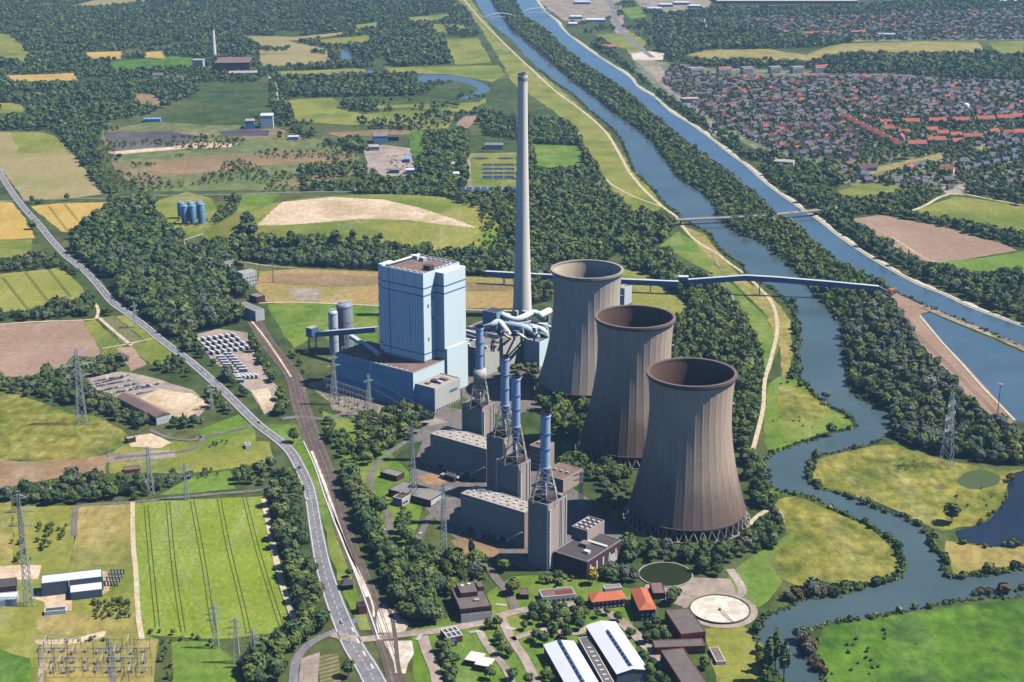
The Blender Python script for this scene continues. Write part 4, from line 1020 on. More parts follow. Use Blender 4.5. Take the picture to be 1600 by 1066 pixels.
def gallery(name, label, pts, w, h, legs=(), mats=('gallery_blue', 'gallery_roof'), leg_m='steel_grey'):
    p = [Vector((*G(x, y, z), z)) for x, y, z in pts]
    t = root(name, label, 'belt gallery', p[0].x, p[0].y, 0)
    for i in range(len(p)-1):
        d = (p[i+1]-p[i]).normalized(); n = Vector((-d.y, d.x, 0)).normalized()*(w/2); up = Vector((0, 0, 1))
        b = MB(); vs = [q+s*n+k for q in (p[i], p[i+1]) for s, k in ((-1, -h*up), (1, -h*up), (1, 0*up), (-1, 0*up))]
        b.add(vs, [(0, 1, 5, 4), (1, 2, 6, 5), (2, 3, 7, 6), (3, 0, 4, 7), (3, 2, 1, 0), (4, 5, 6, 7)]); b.build('gallery_box', [mats[0]], t)
        b = MB(); vs = [q+s*n*1.12+k for q in (p[i], p[i+1]) for s, k in ((-1, .02*up), (1, .02*up), (1, .6*up), (-1, .6*up))]
        b.add(vs, [(0, 1, 5, 4), (1, 2, 6, 5), (2, 3, 7, 6), (3, 0, 4, 7), (3, 2, 1, 0), (4, 5, 6, 7)]); b.build('gallery_roof', [mats[1]], t)
    tot = [0]
    for i in range(len(p)-1): tot.append(tot[-1]+(p[i+1]-p[i]).length)
    for q in legs:
        s = q*tot[-1]; i = max(k for k in range(len(p)-1) if tot[k] <= s)
        e = p[i]+(p[i+1]-p[i])*((s-tot[i])/(tot[i+1]-tot[i])); d = (p[i+1]-p[i]).normalized(); n = Vector((-d.y, d.x, 0)).normalized()
        b = MB(); T = e-Vector((0, 0, h))
        for k in (-1, 1): b.bar((T.x+n.x*w*k*.9, T.y+n.y*w*k*.9, 0), (T.x+n.x*w*.35*k, T.y+n.y*w*.35*k, T.z), .9)
        b.bar((T.x-n.x*w*.6, T.y-n.y*w*.6, T.z*.5), (T.x+n.x*w*.6, T.y+n.y*w*.6, T.z*.5), .5); b.build('trestle', [leg_m], t)
    return t
gx, gy = P(*BH.pt(-8, 20), 0)
zt = 44
gallery('belt_gallery', 'short blue belt gallery from the leg tower to the boiler house', [(494, 519, 26), (588, 511.5, 46)], 5, 5.5, (.45,))
X, Y = G(489, 549); ht_ = HT(489, 549, 511)
t = root('transfer_tower', 'blue transfer tower on stilts at the left gallery end', 'transfer tower', X, Y)
b = MB(); b.box(X, Y, ht_-11, ht_, 9, 11, math.radians(PA), 0, 1); b.build('cabin', ['gallery_blue', 'roof_light'], t)
for sx, sy in ((-1, -1), (1, -1), (1, 1), (-1, 1)):
    b = MB(); b.bar((X+sx*4, Y+sy*4.5, 0), (X+sx*4, Y+sy*4.5, ht_-11), .9); b.build('stilt', ['gallery_blue'], t)
gallery('inclined_gallery', 'white roofed sloping gallery from silo down to turbine hall roof', [(549, 524, 34), (592, 552, 40)], 4.5, 3.5, (), ('clad_concrete', 'gallery_roof'))
gallery('long_belt_bridge', 'long blue coal belt bridge behind the cooling towers', [(758, 424, 17), (860, 429.5, 17), (975, 436.5, 17), (1060, 440, 17)], 5, 6.5, (.1, .3, .5, .68, .86))
X, Y = G(1067, 456); t = root('transfer_house', 'small blue transfer house joining the two long belt bridges', 'transfer house', X, Y)
b = MB(); b.box(X, Y, 0, 21, 13, 9, 0, 0, 1); b.build('wall', ['gallery_blue', 'gallery_roof'], t)
b = MB(); b.box(X, Y-4.6, 12, 15, 11, .2); b.build('window', ['glass_dark'], t)
gallery('river_belt_bridge', 'blue coal belt bridge crossing the river to the quay', [(1075, 437, 20), (1165, 430.5, 26), (1210, 433, 25), (1300, 440.5, 22), (1373, 447.5, 17), (1387, 455, 10)], 5, 6.5, (.16, .36, .62, .8))
X, Y = G(1391, 461); t = root('unloader', 'small orange and yellow coal unloading hopper at quay end', 'unloader', X, Y)
plain('orange_paint', C(214, 128, 60), .1, .3, .6); plain('yellow_paint', C(216, 178, 60), .1, .3, .6)
b = MB(); b.box(X, Y, 3, 8, 7, 6, .4); b.build('hopper', ['orange_paint'], t)
b = MB(); b.bar((X+2, Y, 6), (X+8, Y+3, 9), 1.0); b.build('boom', ['yellow_paint'], t)
for sx in (-3, 3):
    b = MB(); b.bar((X+sx, Y-2, 0), (X+sx, Y-2, 3), .8); b.bar((X+sx, Y+2, 0), (X+sx, Y+2, 3), .8); b.build('stilt', ['steel_grey'], t)
# six blue silos beyond the wood
k = 0
for (x, y, tp, lab) in ((284, 341, 316, 'rear left blue silo'), (299, 341, 315.5, 'rear middle blue silo'), (313.5, 340, 315, 'rear right blue silo'), (290, 350, 321, 'front left blue silo'), (302, 350, 320.5, 'front middle blue silo'), (315.5, 349, 318, 'front right blue silo')):
    silo(x, y, tp, 5.6, lab+' of the block of six among fields', 'silo_blue', 'blue_silo')
# ================================================================ works buildings, pylons, vehicles
plain('roof_tile_red', C(196, 112, 82, .9), .14, .4, .85)
plain('roof_white', C(214, 218, 232, .95), .06, .05, .55)
plain('clad_slate', C(104, 114, 128, .9), .1, .1, .6)
plain('roof_slate', C(112, 104, 100, .9), .16, .15, .9)
plain('roof_glass', C(54, 86, 124, .9), .2, .3, .2, .5)
plain('roof_cream', C(226, 218, 204, .95), .06, .1, .7)
def flat_house(name, label, cat, z, FL, FR, BR, wm, rm, ang=None, wins=True, wh=3.3, group=None, par=.5):
    r = rectv(z, FL, BR, FR) if ang == 'v' else rect3(z, FL, FR, BR, ang)
    t = block(name, label, cat, r, z, wm, rm, par, group)
    if wins:
        fl = max(1, int(z/wh))
        for s, L in (('f', r.w), ('r', r.d)):
            n = max(2, int(L/3.6)); n = min(n, 14)
            for f in range(fl):
                for i in range(n): win(t, r, s, L*(i+.28)/n, f*wh+1.0, f*wh+2.5, L/n*.5)
    return t, r
# administration building with stepped roof
t, r = flat_house('office_building', 'brown brick office block with stepped flat roof by the works road', 'office building', 10, (719, 953), (770, 951), (704, 919), 'brick_dark', 'roof_slate', 'v')
b = MB(); b.prism(r.quad(r.w*.18, r.w*.72, r.d*.5, r.d*.96), 10.2, 14.2, 0, 1); b.build('roof_storey', ['brick_dark', 'roof_slate'], t)
b = MB(); b.prism(r.quad(r.w*.8, r.w*.99, r.d*.7, r.d*.95), 10.2, 14, 0, 1); b.build('stair_head', ['brick_red', 'roof_slate'], t)
b = MB(); b.prism(r.quad(.3, r.w-.3, -2.2, -.02), 0, 6.4, 0, 1); b.build('front_bay', ['clad_concrete', 'roof_slate'], t)
onroof(t, r, 14.0, r.w*.32, r.d*.8, 2.4, 2.4, .9, 'skylight', 'skylight'); onroof(t, r, 14.0, r.w*.55, r.d*.85, 2.4, 2.4, .9, 'skylight', 'skylight'); onroof(t, r, 10, r.w*.62, r.d*.3, 4, 3, 1.4, 'roof_light')
# gate lodge with gridded roof and white canopy
t, r = flat_house('gate_lodge', 'small lodge with white gridded flat roof at the works gate', 'gatehouse', 4.5, (699.5, 999), (726, 998), (688, 985), 'brick_red', 'roof_slate', 'v', False)
b = MB()
for q in (.01, .33, .66, .96): b.prism(r.quad(r.w*q, r.w*q+.7, .02, r.d-.02), 4.8, 5.6)
for q in (.01, .5, .94): b.prism(r.quad(.02, r.w, r.d*q, r.d*q+.7), 4.81, 5.5)
b.build('roof_grid', ['white_metal'], t)
b = MB(); b.prism(r.quad(1, r.w*.5, -4, -.3), 0, 4.2); b.build('glass_porch', ['roof_glass'], t)
r = rect3(4.5, (722, 1035), (764, 1043), (750, 1020), None)
t = root('canopy', 'two cream flat canopies over a drive by the lodge', 'canopy', *r.centre())
b = MB(); b.prism(r.quad(0, r.w*.55, r.d*.25, r.d), 3.9, 4.6, 0, 0, True); b.prism(r.quad(r.w*.45, r.w, 0, r.d*.7), 4.3, 5.0, 0, 0, True); b.build('canopy_roof', ['roof_cream'], t)
b = MB(); b.prism(r.quad(3, r.w*.5, r.d*.35, r.d*.9), 0, 3.9); b.build('kiosk', ['brick_dark'], t)
for q in (.5, .7, .95):
    b = MB(); p = r.pt(r.w*q, r.d*.1); b.tube((*p, 0), (*p, 4.4), .25); b.build('post', ['steel_grey'], t)
# red tiled offices
def hip(name, label, cat, z, zr, FL, FR, BR, wm, rm, ang=None, over=.8, group=None, gable=False, wins=True, axis='u'):
    r = rectv(z, FL, BR, FR) if ang == 'v' else rect3(z, FL, FR, BR, ang)
    t = root(name, label, cat, *r.centre(), 0, group)
    b = MB(); b.prism(r.quad(0, r.w, 0, r.d), 0, z); WALL[t.name] = b.build('wall', [wm], t)
    b = MB(); o = over; lu = r.w >= r.d if axis == 'a' else axis == 'u'
    q = [r.pt(-o, -o), r.pt(r.w+o, -o), r.pt(r.w+o, r.d+o), r.pt(-o, r.d+o)]
    if lu:
        e = 0 if gable else r.d/2; R0, R1 = r.pt(-o+e, r.d/2), r.pt(r.w+o-e, r.d/2)
        vs = [(*p, z+.03) for p in q]+[(*R0, zr), (*R1, zr)]; fs = [(0, 1, 5, 4), (1, 2, 5), (2, 3, 4, 5), (3, 0, 4)]
    else:
        e = 0 if gable else r.w/2; R0, R1 = r.pt(r.w/2, -o+e), r.pt(r.w/2, r.d+o-e)
        vs = [(*p, z+.03) for p in q]+[(*R0, zr), (*R1, zr)]; fs = [(0, 1, 4), (1, 2, 5, 4), (2, 3, 5), (3, 0, 4, 5)]
    b.add(vs, fs+[(3, 2, 1, 0)]); b.build('roof', [rm], t)
    if wins:
        for s, L in (('f', r.w), ('r', r.d)):
            n = min(12, max(2, int(L/3.2)))
            for f in range(max(1, int(z/3.4))):
                for i in range(n): win(t, r, s, L*(i+.25)/n, f*3.4+1, f*3.4+2.6, L/n*.5, 'clad_white' if s == 'f' else 'glass_dark')
    return t, r
hip('tiled_office', 'long office with orange red hipped roof beside its tiled neighbour', 'office building', 7, 10.5, (926, 940.5), (978, 936), (919, 928), 'brick_red', 'roof_tile_red', 'v')
hip('tiled_office', 'taller red brick office whose red roof runs front to back', 'office building', 9.5, 13.5, (1000, 953), (1024, 951), (986, 921), 'brick_red', 'roof_tile_red', 'v', axis='v')
b_ = flat_house('flat_office', 'low office with rusty red flat roof behind garden trees', 'office building', 5, (847, 934), (899, 929), (899, 917), 'clad_concrete', 'roof_brown')
t, r = b_; b = MB(); b.prism(r.quad(r.w*.45, r.w*.98, .8, r.d*.7), 5.2, 5.35); b.build('roof_patch', ['brick_red'], t)
flat_house('flat_shed', 'small flat shed at the left of the rusty flat office', 'shed', 4, (812, 930), (826, 930), (822, 920), 'brick_red', 'roof_slate', None, False)
flat_house('flat_office', 'grey flat roofed wing behind the orange tiled office', 'office building', 6, (945, 921), (972, 918.5), (999, 910), 'clad_concrete', 'roof_grey', None, False)
flat_house('flat_shed', 'narrow brown flat roofed store between tiled office and pond', 'shed', 5, (1020, 928), (1040, 927.5), (1033, 910.5), 'brick_dark', 'roof_brown', None, False)
# white halls
def vault_hall(label, z, zr, FL, FR, BR, light, sec=None):
    r = rectv(z, FL, BR, FR)
    t = root('white_hall', label, 'hall', *r.centre(), 0, 'white ridged halls')
    b = MB(); f0, f1, k0, k1 = r.pt(0, 0), r.pt(r.w, 0), r.pt(r.w, r.d), r.pt(0, r.d)
    mf, mk = r.pt(r.w/2, 0), r.pt(r.w/2, r.d)
    vs = [(*f0, 0), (*f1, 0), (*k1, 0), (*k0, 0), (*f0, z), (*f1, z), (*k1, z), (*k0, z), (*mf, zr-.1), (*mk, zr-.1)]
    b.add(vs, [(0, 1, 5, 8, 4), (1, 2, 6, 5), (2, 3, 7, 9, 6), (3, 0, 4, 7)]); b.build('wall', ['clad_slate'], t)
    b = MB(); q = [r.pt(-.5, -.6), r.pt(r.w+.5, -.6), r.pt(r.w+.5, r.d+.6), r.pt(-.5, r.d+.6)]; m0, m1 = r.pt(r.w/2, -.6), r.pt(r.w/2, r.d+.6)
    b.add([(*p, z+.05) for p in q]+[(*m0, zr), (*m1, zr)], [(0, 4, 5, 3), (4, 1, 2, 5)]); b.build('roof', ['roof_white'], t)
    b = MB(); s0, s1 = r.pt(r.w/2-1.7, light[0]*r.d), r.pt(r.w/2-1.7, light[1]*r.d); e0, e1 = r.pt(r.w/2+1.7, light[0]*r.d), r.pt(r.w/2+1.7, light[1]*r.d); c0, c1 = r.pt(r.w/2, light[0]*r.d), r.pt(r.w/2, light[1]*r.d)
    zz = zr-.2; b.add([(*s0, zz), (*e0, zz), (*e1, zz), (*s1, zz), (*c0, zr+1.5), (*c1, zr+1.5)], [(0, 1, 4), (1, 2, 5, 4), (2, 3, 5), (3, 0, 4, 5)]); b.build('ridge_glazing', ['roof_glass'], t)
    for i in range(10):
        b = MB(); p = light[0]+(light[1]-light[0])*(i+.5)/10
        b.add([(*r.pt(r.w/2-1.75, p*r.d), zz+.1), (*r.pt(r.w/2-1.75, p*r.d+.5), zz+.1), (*r.pt(r.w/2, p*r.d+.5), zr+1.6), (*r.pt(r.w/2, p*r.d), zr+1.6)], [(0, 3, 2, 1)]); b.build('glazing_bar', ['white_metal'], t)
    return t, r
vault_hall('white ridged hall cut by the frame edge, left of its twin', 8, 10.5, (894, 1087), (945, 1084), (850, 1008), (.04, .99))
vault_hall('white ridged hall with grey gable end, right of its twin', 8.5, 11, (964, 1053), (1014, 1049), (916, 978), (.05, .78))
r = rectv(5, (949, 1080), (903, 997), (966, 1078))
t = block('link_building', 'narrow grey flat roofed strip between the two white halls', 'building', r, 5, 'clad_concrete', 'roof_slate', .5)
for i in range(9): onroof(t, r, 5, r.w*.5, r.d*(.1+.085*i), 3, 1.2, .8, 'skylight', 'skylight')
# brick stores at the right
flat_house('brick_store', 'long dark roofed brick store nearest the round clarifier', 'store', 8, (1064, 992), (1103, 988), (1039, 954), 'brick_red', 'roof_slate', 'v')
flat_house('brick_store', 'low brick store with grey roof crossing in the middle of three', 'store', 6, (1023, 1013), (1101, 1006.5), (1019, 1001), 'brick_red', 'roof_slate', 'v')
flat_house('brick_store', 'long dark roofed brick store cut off by the frame edge', 'store', 9, (1070, 1076), (1108, 1072), (1032, 1017), 'brick_red', 'roof_slate', 'v')
flat_house('flat_shed', 'small brown shed on the yellow grass beyond the brick stores', 'shed', 2.5, (1119, 1035), (1134, 1034), (1116, 1012), 'clad_concrete', 'roof_brown', None, False)
# small buildings by the level crossing
t, r = hip('crossing_house', 'small dark roofed house between main road and railway', 'house', 4.5, 8, (535, 915), (552, 913), (548, 906), 'brick_dark', 'roof_dark', wins=False)
flat_house('signal_box', 'small dark flat roofed hut beside the rails at the level crossing', 'signal box', 6.5, (560, 949), (573, 947), (571, 939), 'brick_red', 'glass_dark', None, False)
b = MB()
# ---- round pond and clarifier
X, Y = G(1040, 899); t = root('round_pond', 'round dark green settling pond with a low concrete rim', 'pond', X, Y)
rp = 41/PPM(899)
b = MB(); b.lathe([(rp, .6), (.1, .6)], 48, X, Y); b.build('pond_surface', ['pond_dark'], t)
b = MB(); b.lathe([(rp+.9, 0), (rp+.9, 1.1), (rp, 1.1), (rp, .3)], 48, X, Y); b.build('rim', ['concrete'], t); CLEARW.append((Rect((X-rp, Y-rp), 0, 2*rp, 2*rp), 0))
X, Y = G(1125, 954); rp = 46/PPM(954); t = root('clarifier', 'round pale clarifier basin with a thin scraper bridge', 'clarifier', X, Y)
b = MB(); b.lathe([(rp, 1.2), (.1, .5)], 56, X, Y); b.build('basin_floor', ['gravel_white'], t)
b = MB(); b.lathe([(rp+.7, 0), (rp+.7, 1.9), (rp, 1.9), (rp, .6)], 56, X, Y); b.build('rim', ['roof_slate'], t)
b = MB(); a = -1.25; b.bar((X, Y, 2.0), (X+rp*math.cos(a), Y+rp*math.sin(a), 2.2), .5, .3); b.build('scraper_bridge', ['steel_grey'], t)
b = MB(); b.lathe([(1.0, .5), (1.0, 2.2), (.1, 2.4)], 12, X, Y); b.build('centre_column', ['concrete'], t); CLEARW.append((Rect((X-rp, Y-rp), 0, 2*rp, 2*rp), 3))
for (rr, mm, zz) in ((rp+6, 'paving', .47),):
    b = MB(); b.lathe([(rr, zz), (.1, zz)], 48, X, Y); tag(b.build('clarifier_apron', mm), 'paved apron around the clarifier', None, None, 'structure')
# ---- long hall and yard left of the main road
t, r = hip('long_hall', 'long two storey hall with brown gabled roof and white end', 'hall', 9, 12.5, (244, 652), (266, 646.5), (183, 621), 'clad_concrete', 'roof_brown', 'v', .5, None, True, True, 'v')
b = MB(); b.prism(r.quad(-.2, -.02, 1, r.d-1), 2, 6.5); b.build('window_band', ['glass_dark'], t)
t, r = flat_house('gas_station', 'grey twin roofed pumping station on its own forecourt', 'building', 11, (64, 913), (160, 902), (160, 889), 'clad_slate', 'roof_white', None, False)
b = MB(); b.prism(r.quad(r.w*.47, r.w*.98, -12, -.05), 0, 7, 0, 1); b.build('front_wing', ['clad_slate', 'roof_white'], t)
b = MB(); b.prism(r.quad(r.w*.44, r.w*.46, -.4, -.02), 0, 11.4); b.build('divider', ['white_metal'], t)
flat_house('flat_shed', 'grey flat roofed shed by the left frame edge near the pumping station', 'shed', 5, (-20, 941), (26, 937), (26, 925), 'clad_concrete', 'roof_white', None, False)
flat_house('flat_shed', 'dark roofed shed at the left frame edge behind the grey one', 'shed', 5, (-20, 921), (25, 916), (25, 903), 'roof_dark', 'roof_dark', None, False)
X, Y = G(180, 905); t = root('cooler_bank', 'grid of grey cooler tubes right of the pumping station', 'cooler', X, Y)
for i in range(5):
    for j in range(4):
        b = MB(); b.tube((X-5+i*2.5, Y-12+j*7, 0), (X-5+i*2.5, Y-12+j*7, 5), .7, .7, 8); b.build('cooler_pipe', ['steel_grey'], t)
flat_house('trough', 'narrow dark tank in a white frame below the pumping station', 'tank', 3, (69, 957), (103, 954), (103, 948), 'clad_white', 'roof_dark', None, False)
flat_house('hut', 'grey hut with white front among the left meadows', 'hut', 3.5, (384, 697), (392, 696), (391, 691), 'clad_white', 'roof_grey', None, False)
flat_house('barn', 'small dark barn with pale roof at the site road', 'barn', 4.5, (199, 687), (212, 684), (216, 679), 'brick_dark', 'roof_light', None, False)
flat_house('container_row', 'low brown containers beside the gravel yard', 'container', 3, (194, 736), (219, 733), (219, 727), 'brick_red', 'roof_brown', None, False)
# ---- loading station over the railway
flat_house('loading_station', 'grey concrete loading station standing over the railway tracks', 'loading station', 13, (399, 487), (413, 484), (398, 470), 'clad_concrete', 'roof_grey', None, False)
t, r = flat_house('switch_tower', 'pale concrete tower building where the tracks leave the wood', 'building', 19, (379, 428), (401, 423.5), (408, 417), 'clad_concrete', 'roof_light', None, True, 5)
flat_house('switch_tower', 'small grey house on the wood edge left of the tower building', 'building', 12, (358, 414), (372, 410), (366, 405), 'clad_concrete', 'roof_grey', None, False)
flat_house('brick_shed', 'dark little shed behind the loading station', 'shed', 8, (401, 465), (414, 462), (409, 456), 'brick_dark', 'roof_grey', None, False)

# ---------------------------------------------------------------- pylons
def pylon(label, px, py, tpy, arms=((.62, .16), (.76, .2), (.9, .13)), wd=.05, yaw=.3, group='lattice pylons', name='lattice_pylon', m='pylon_steel'):
    X, Y = G(px, py); h = HT(px, py, tpy)
    t = root(name, label, 'pylon', X, Y, 0, group)
    c, s = math.cos(yaw), math.sin(yaw)
    def pt(a, b_, z): return (X+c*a-s*b_, Y+s*a+c*b_, z)
    hw = lambda z: h*wd*(1-.86*min(1, z/(h*.97)))+.35
    zl = [0]; 
    while zl[-1] < h*.93: zl.append(min(h*.97, zl[-1]+max(2.8, hw(zl[-1])*2.1)))
    th = .2+h*.0022
    cr = ((-1, -1), (1, -1), (1, 1), (-1, 1))
    for a in cr:
        b = MB(); b.bar(pt(a[0]*hw(0), a[1]*hw(0), 0), pt(a[0]*hw(h*.97), a[1]*hw(h*.97), h*.97), th); b.build('pylon_leg', [m], t)
    b = MB()
    for k in range(len(zl)-1):
        z0, z1 = zl[k], zl[k+1]; w0, w1 = hw(z0), hw(z1)
        for i in range(4):
            p, q = cr[i], cr[(i+1) % 4]
            b.bar(pt(p[0]*w0, p[1]*w0, z0), pt(q[0]*w1, q[1]*w1, z1), th*.6); b.bar(pt(q[0]*w0, q[1]*w0, z0), pt(p[0]*w1, p[1]*w1, z1), th*.6)
    b.build('lattice', [m], t)
    tips = []
    for q, L in arms:
        b = MB(); z = h*q; w = hw(z); L = h*L
        for sx in (-1, 1):
            tip = pt(sx*L, 0, z+.3); tips.append(tip)
            for sy in (-1, 1):
                b.bar(pt(sx*w, sy*w, z), tip, th*.7); b.bar(pt(sx*w, sy*w, z+h*.035), tip, th*.6)
            for f in (.35, .65):
                b.bar(pt(sx*(w+(L-w)*f), -w*(1-f), z), pt(sx*(w+(L-w)*f), w*(1-f), z), th*.5); b.bar(pt(sx*(w+(L-w)*f), 0, z), pt(sx*(w+(L-w)*(f-.2)), 0, z+h*.025), th*.5)
        b.build('crossarm', [m], t)
    b = MB(); b.bar((X, Y, h*.96), (X, Y, h), th*.8); b.build('peak', [m], t)
    return t, tips
PY = {}
PY['a'] = pylon('pale lattice pylon standing on the meadow before the scrap yard trees', 129, 663, 541, yaw=.5)
PY['b'] = pylon('lattice pylon at the belt of trees above the barley field', 236, 773, 696, yaw=.5)
PY['c'] = pylon('slim lattice pylon right of the tree belt on green grass', 292, 781, 722, yaw=.4, wd=.04)
PY['d'] = pylon('tall narrow grey pylon left of the barley field', 46, 945, 768, ((.7, .1), (.82, .12), (.94, .07)), .03, .1)
PY['e'] = pylon('first lattice pylon at the bottom edge of the barley field', 338, 1012, 944, yaw=.1)
PY['f'] = pylon('second lattice pylon, on bright green grass below the barley field', 371, 1035, 964, yaw=.1)
PY['g'] = pylon('third lattice pylon, among dark trees below the barley field', 397, 1043, 982, yaw=.1)
PY['h'] = pylon('dark slim pylon before the further generator hall', 646, 782, 660, ((.75, .1), (.88, .1)), .035, .4)
PY['i'] = pylon('dark slim pylon before the nearest generator hall', 694, 874, 752, ((.75, .1), (.88, .1)), .035, .4)
PY['j'] = pylon('dark lattice pylon in the shade beside the nearest boiler block', 907, 800, 735, ((.78, .2), (.9, .24)), .05, .5)
PY['k'] = pylon('large white lattice pylon on the river meadow before willows', 1478, 728, 610, ((.5, .16), (.66, .2), (.82, .14)), .07, 1.0)
PY['l'] = pylon('blue grey lattice pylon before the dark turbine hall', 577, 650, 582, ((.8, .12),), .05, .6)
PY['m'] = pylon('blue grey lattice pylon at the left end of the turbine hall', 523, 632, 552, ((.75, .14), (.9, .1)), .05, .6)
PY['n'] = pylon('small lattice pylon beside the main road near the sand yard', 331, 640, 598, ((.7, .2), (.88, .14)), .05, .9)
PY['o'] = pylon('lattice pylon rising above the dark wood beside the main road', 212, 512, 470, ((.6, .2), (.8, .16)), .05, .9)
PY['p'] = pylon('thin pale mast left of the far brown meadow', 427, 442, 402, ((.95, .06),), .02, .2)
def wire(a, b_, sag, r=.09):
    mb = MB(); a, b_ = Vector(a), Vector(b_); n = 14
    mb.path([a+(b_-a)*(i/n)-Vector((0, 0, sag*4*(i/n)*(1-i/n))) for i in range(n+1)], r, 4); return mb
plain('wire', C(150, 150, 154), .05, .1, .5)
def line(k0, k1, n, sag, lab):
    for i in range(n):
        o = wire(PY[k0][1][i], PY[k1][1][i % len(PY[k1][1])], sag).build('power_line', ['wire'])
        tag(o, lab, 'power line', lab)
line('a', 'b', 4, 4, 'thin wire between the meadow pylon and the tree belt pylon')
line('b', 'e', 4, 6, 'thin wire above the barley field between two pylons')
line('j', 'l', 4, 8, 'pale wire passing in front of the palest cooling tower')
line('o', 'a', 4, 5, 'thin wire from the wood pylon to the meadow pylon')

# lamp mast on the quay
X, Y = G(1557, 664); h = HT(1557, 664, 600); t = root('lamp_mast', 'tall thin lamp mast with a light crown on the quay', 'lamp mast', X, Y)
b = MB(); b.tube((X, Y, 0), (X, Y, h), .55, .3, 8); b.build('mast', ['roof_dark'], t)
b = MB(); b.lathe([(2.2, h-.6), (2.4, h), (.2, h+.5)], 12, X, Y); b.build('lamp_crown', ['steel_grey'], t)

# ---------------------------------------------------------------- switchyards
def gantry(px, py, L, h, yaw, label, group):
    X, Y = G(px, py); t = root('switchyard_gantry', label, 'gantry', X, Y, 0, group); c, s = math.cos(yaw), math.sin(yaw)
    for k in (-1, 1):
        b = MB(); x, y = X+c*k*L/2, Y+s*k*L/2
        for d in (-.4, .4): b.bar((x+d, y, 0), (x+d*.4, y, h), .18)
        for z in range(1, int(h), 2): b.bar((x-.4, y, z), (x+.4, y, z+1.6), .1)
        b.build('post', ['steel_grey'], t)
    b = MB(); b.bar((X-c*L/2, Y-s*L/2, h), (X+c*L/2, Y+s*L/2, h), .26); b.bar((X-c*L/2, Y-s*L/2, h-1.2), (X+c*L/2, Y+s*L/2, h-1.2), .16); b.build('beam', ['pylon_steel'], t)
    for k in (-.33, 0, .33): b = MB(); b.tube((X+c*L*k, Y+s*L*k, h-1.2), (X+c*L*k, Y+s*L*k, h-4), .28, .2, 6); b.build('insulator', ['steel_pale'], t)
for i in range(8):
    for j in range(4):
        x, y = 72+i*21.5+(j*1.0), 1014+j*15
        if 136 < x < 178 and i % 2: continue
        gantry(x, y, 11, 9, 0.05+(.5*math.pi if (i+j) % 3 == 0 else 0), 'steel gantry of the switchyard on the olive grass at bottom left', 'switchyard gantries on the olive grass')
for i in range(5):
    for j in range(3):
        gantry(512+i*15+j*5, 612+i*5+j*11, 13, 15, math.radians(PA), 'steel gantry of the dense switchyard before the dark turbine hall', 'gantries before the turbine hall')
def apparatus(px, py, label, group, h=5):
    X, Y = G(px, py); t = root('breaker', label, 'switchgear', X, Y, 0, group)
    b = MB(); b.box(X, Y, 0, 2.2, 2.4, 2, R.random()); b.build('cabinet', ['steel_grey'], t)
    for k in (-.8, .8):
        b = MB(); b.tube((X+k, Y, 2.2), (X+k*2.2, Y, h), .35, .2, 6); b.build('insulator', ['steel_pale'], t)
for i in range(9):
    for j in range(3): apparatus(80+i*18+R.uniform(-3, 3), 1021+j*15+R.uniform(-2, 2), 'small grey switchgear between the gantries on the olive grass', 'switchgear on the olive grass')
for i in range(6):
    for j in range(2): apparatus(520+i*13+j*6+R.uniform(-3, 3), 622+i*4+j*10, 'pale switchgear in the yard before the dark turbine hall', 'switchgear before the turbine hall', 7)
field('gravel_bed', [(500,600),(530,592),(620,640),(600,662),(520,640)], 'gravel', .2)
field('switchyard_ground', [(62,1008),(245,1000),(240,1072),(62,1072)], 'meadow_dry', .3)
pale([(170,1005),(174,1040),(178,1075)], 4.5, 'switchyard_path', 'asphalt_dark', .4)
pale([(66,1010),(64,1040),(62,1075)], 3.5, 'switchyard_path', 'gravel', .4)

# ---------------------------------------------------------------- vehicles
for nm, c in (('car_white', (226, 228, 230)), ('car_silver', (168, 172, 178)), ('car_black', (34, 36, 42)), ('car_red', (168, 40, 44)), ('car_blue', (56, 84, 140)), ('car_grey', (104, 108, 114))): plain(nm, C(*c, .9), .04, .5, .3, .5)
plain('tyre', C(30, 30, 32), .1, .5, .9)
CARP = {}
def car_proto(m):
    t = bpy.data.objects.new('parked_car', None); COL.objects.link(t)
    b = MB(); pr = [(-2.15, .35), (2.15, .35), (2.2, .75), (1.2, .92), (.6, 1.42), (-1.2, 1.45), (-1.9, .98), (-2.2, .85)]
    n = len(pr); vs = [(x, s*(.86 if z < 1.2 else .68), z) for s in (-1, 1) for x, z in pr]
    b.add(vs, [tuple(range(n-1, -1, -1)), tuple(range(n, 2*n))]+[(i, (i+1) % n, n+(i+1) % n, n+i) for i in range(n)]); b.v = [(x, y, z) for x, y, z in b.v]
    b.f = [f[::-1] for f in b.f]; b.build('car_body', [m], t)
    b = MB(); b.box(-.3, 0, .98, 1.36, 2.35, 1.6, 0); b.build('window', ['glass_dark'], t)
    for x in (-1.35, 1.35):
        for y in (-.8, .8):
            b = MB(); b.tube((x, y-.12, .33), (x, y+.12, .33), .33, .33, 10); b.build('wheel', ['tyre'], t)
    return t
def car(px, py, yaw, m, label, group=None, name='parked_car', z=.5):
    if m not in CARP: CARP[m] = t = car_proto(m)
    else: t = copy_tree(CARP[m])
    X, Y = G(px, py, z); t.location = (X, Y, z+.03); t.rotation_euler = (0, 0, yaw); t.name = name
    for k in ('group',):
        if k in t: del t[k]
    return tag(t, label, 'car', group)
car(468, 731, 1.95, 'car_black', 'black car alone on the bend of the main road')
car(404, 661, 2.3, 'car_black', 'black car on the main road where the side road joins')
car(107, 397, 2.2, 'car_black', 'dark car on the main road far off among trees')
car(46, 333, 2.2, 'car_black', 'small dark car furthest up the main road')
car(480, 781, 1.75, 'car_white', 'white car on the straight below the road bend')
car(534, 973, 1.95, 'car_silver', 'silver car waiting on the main road before the crossing')
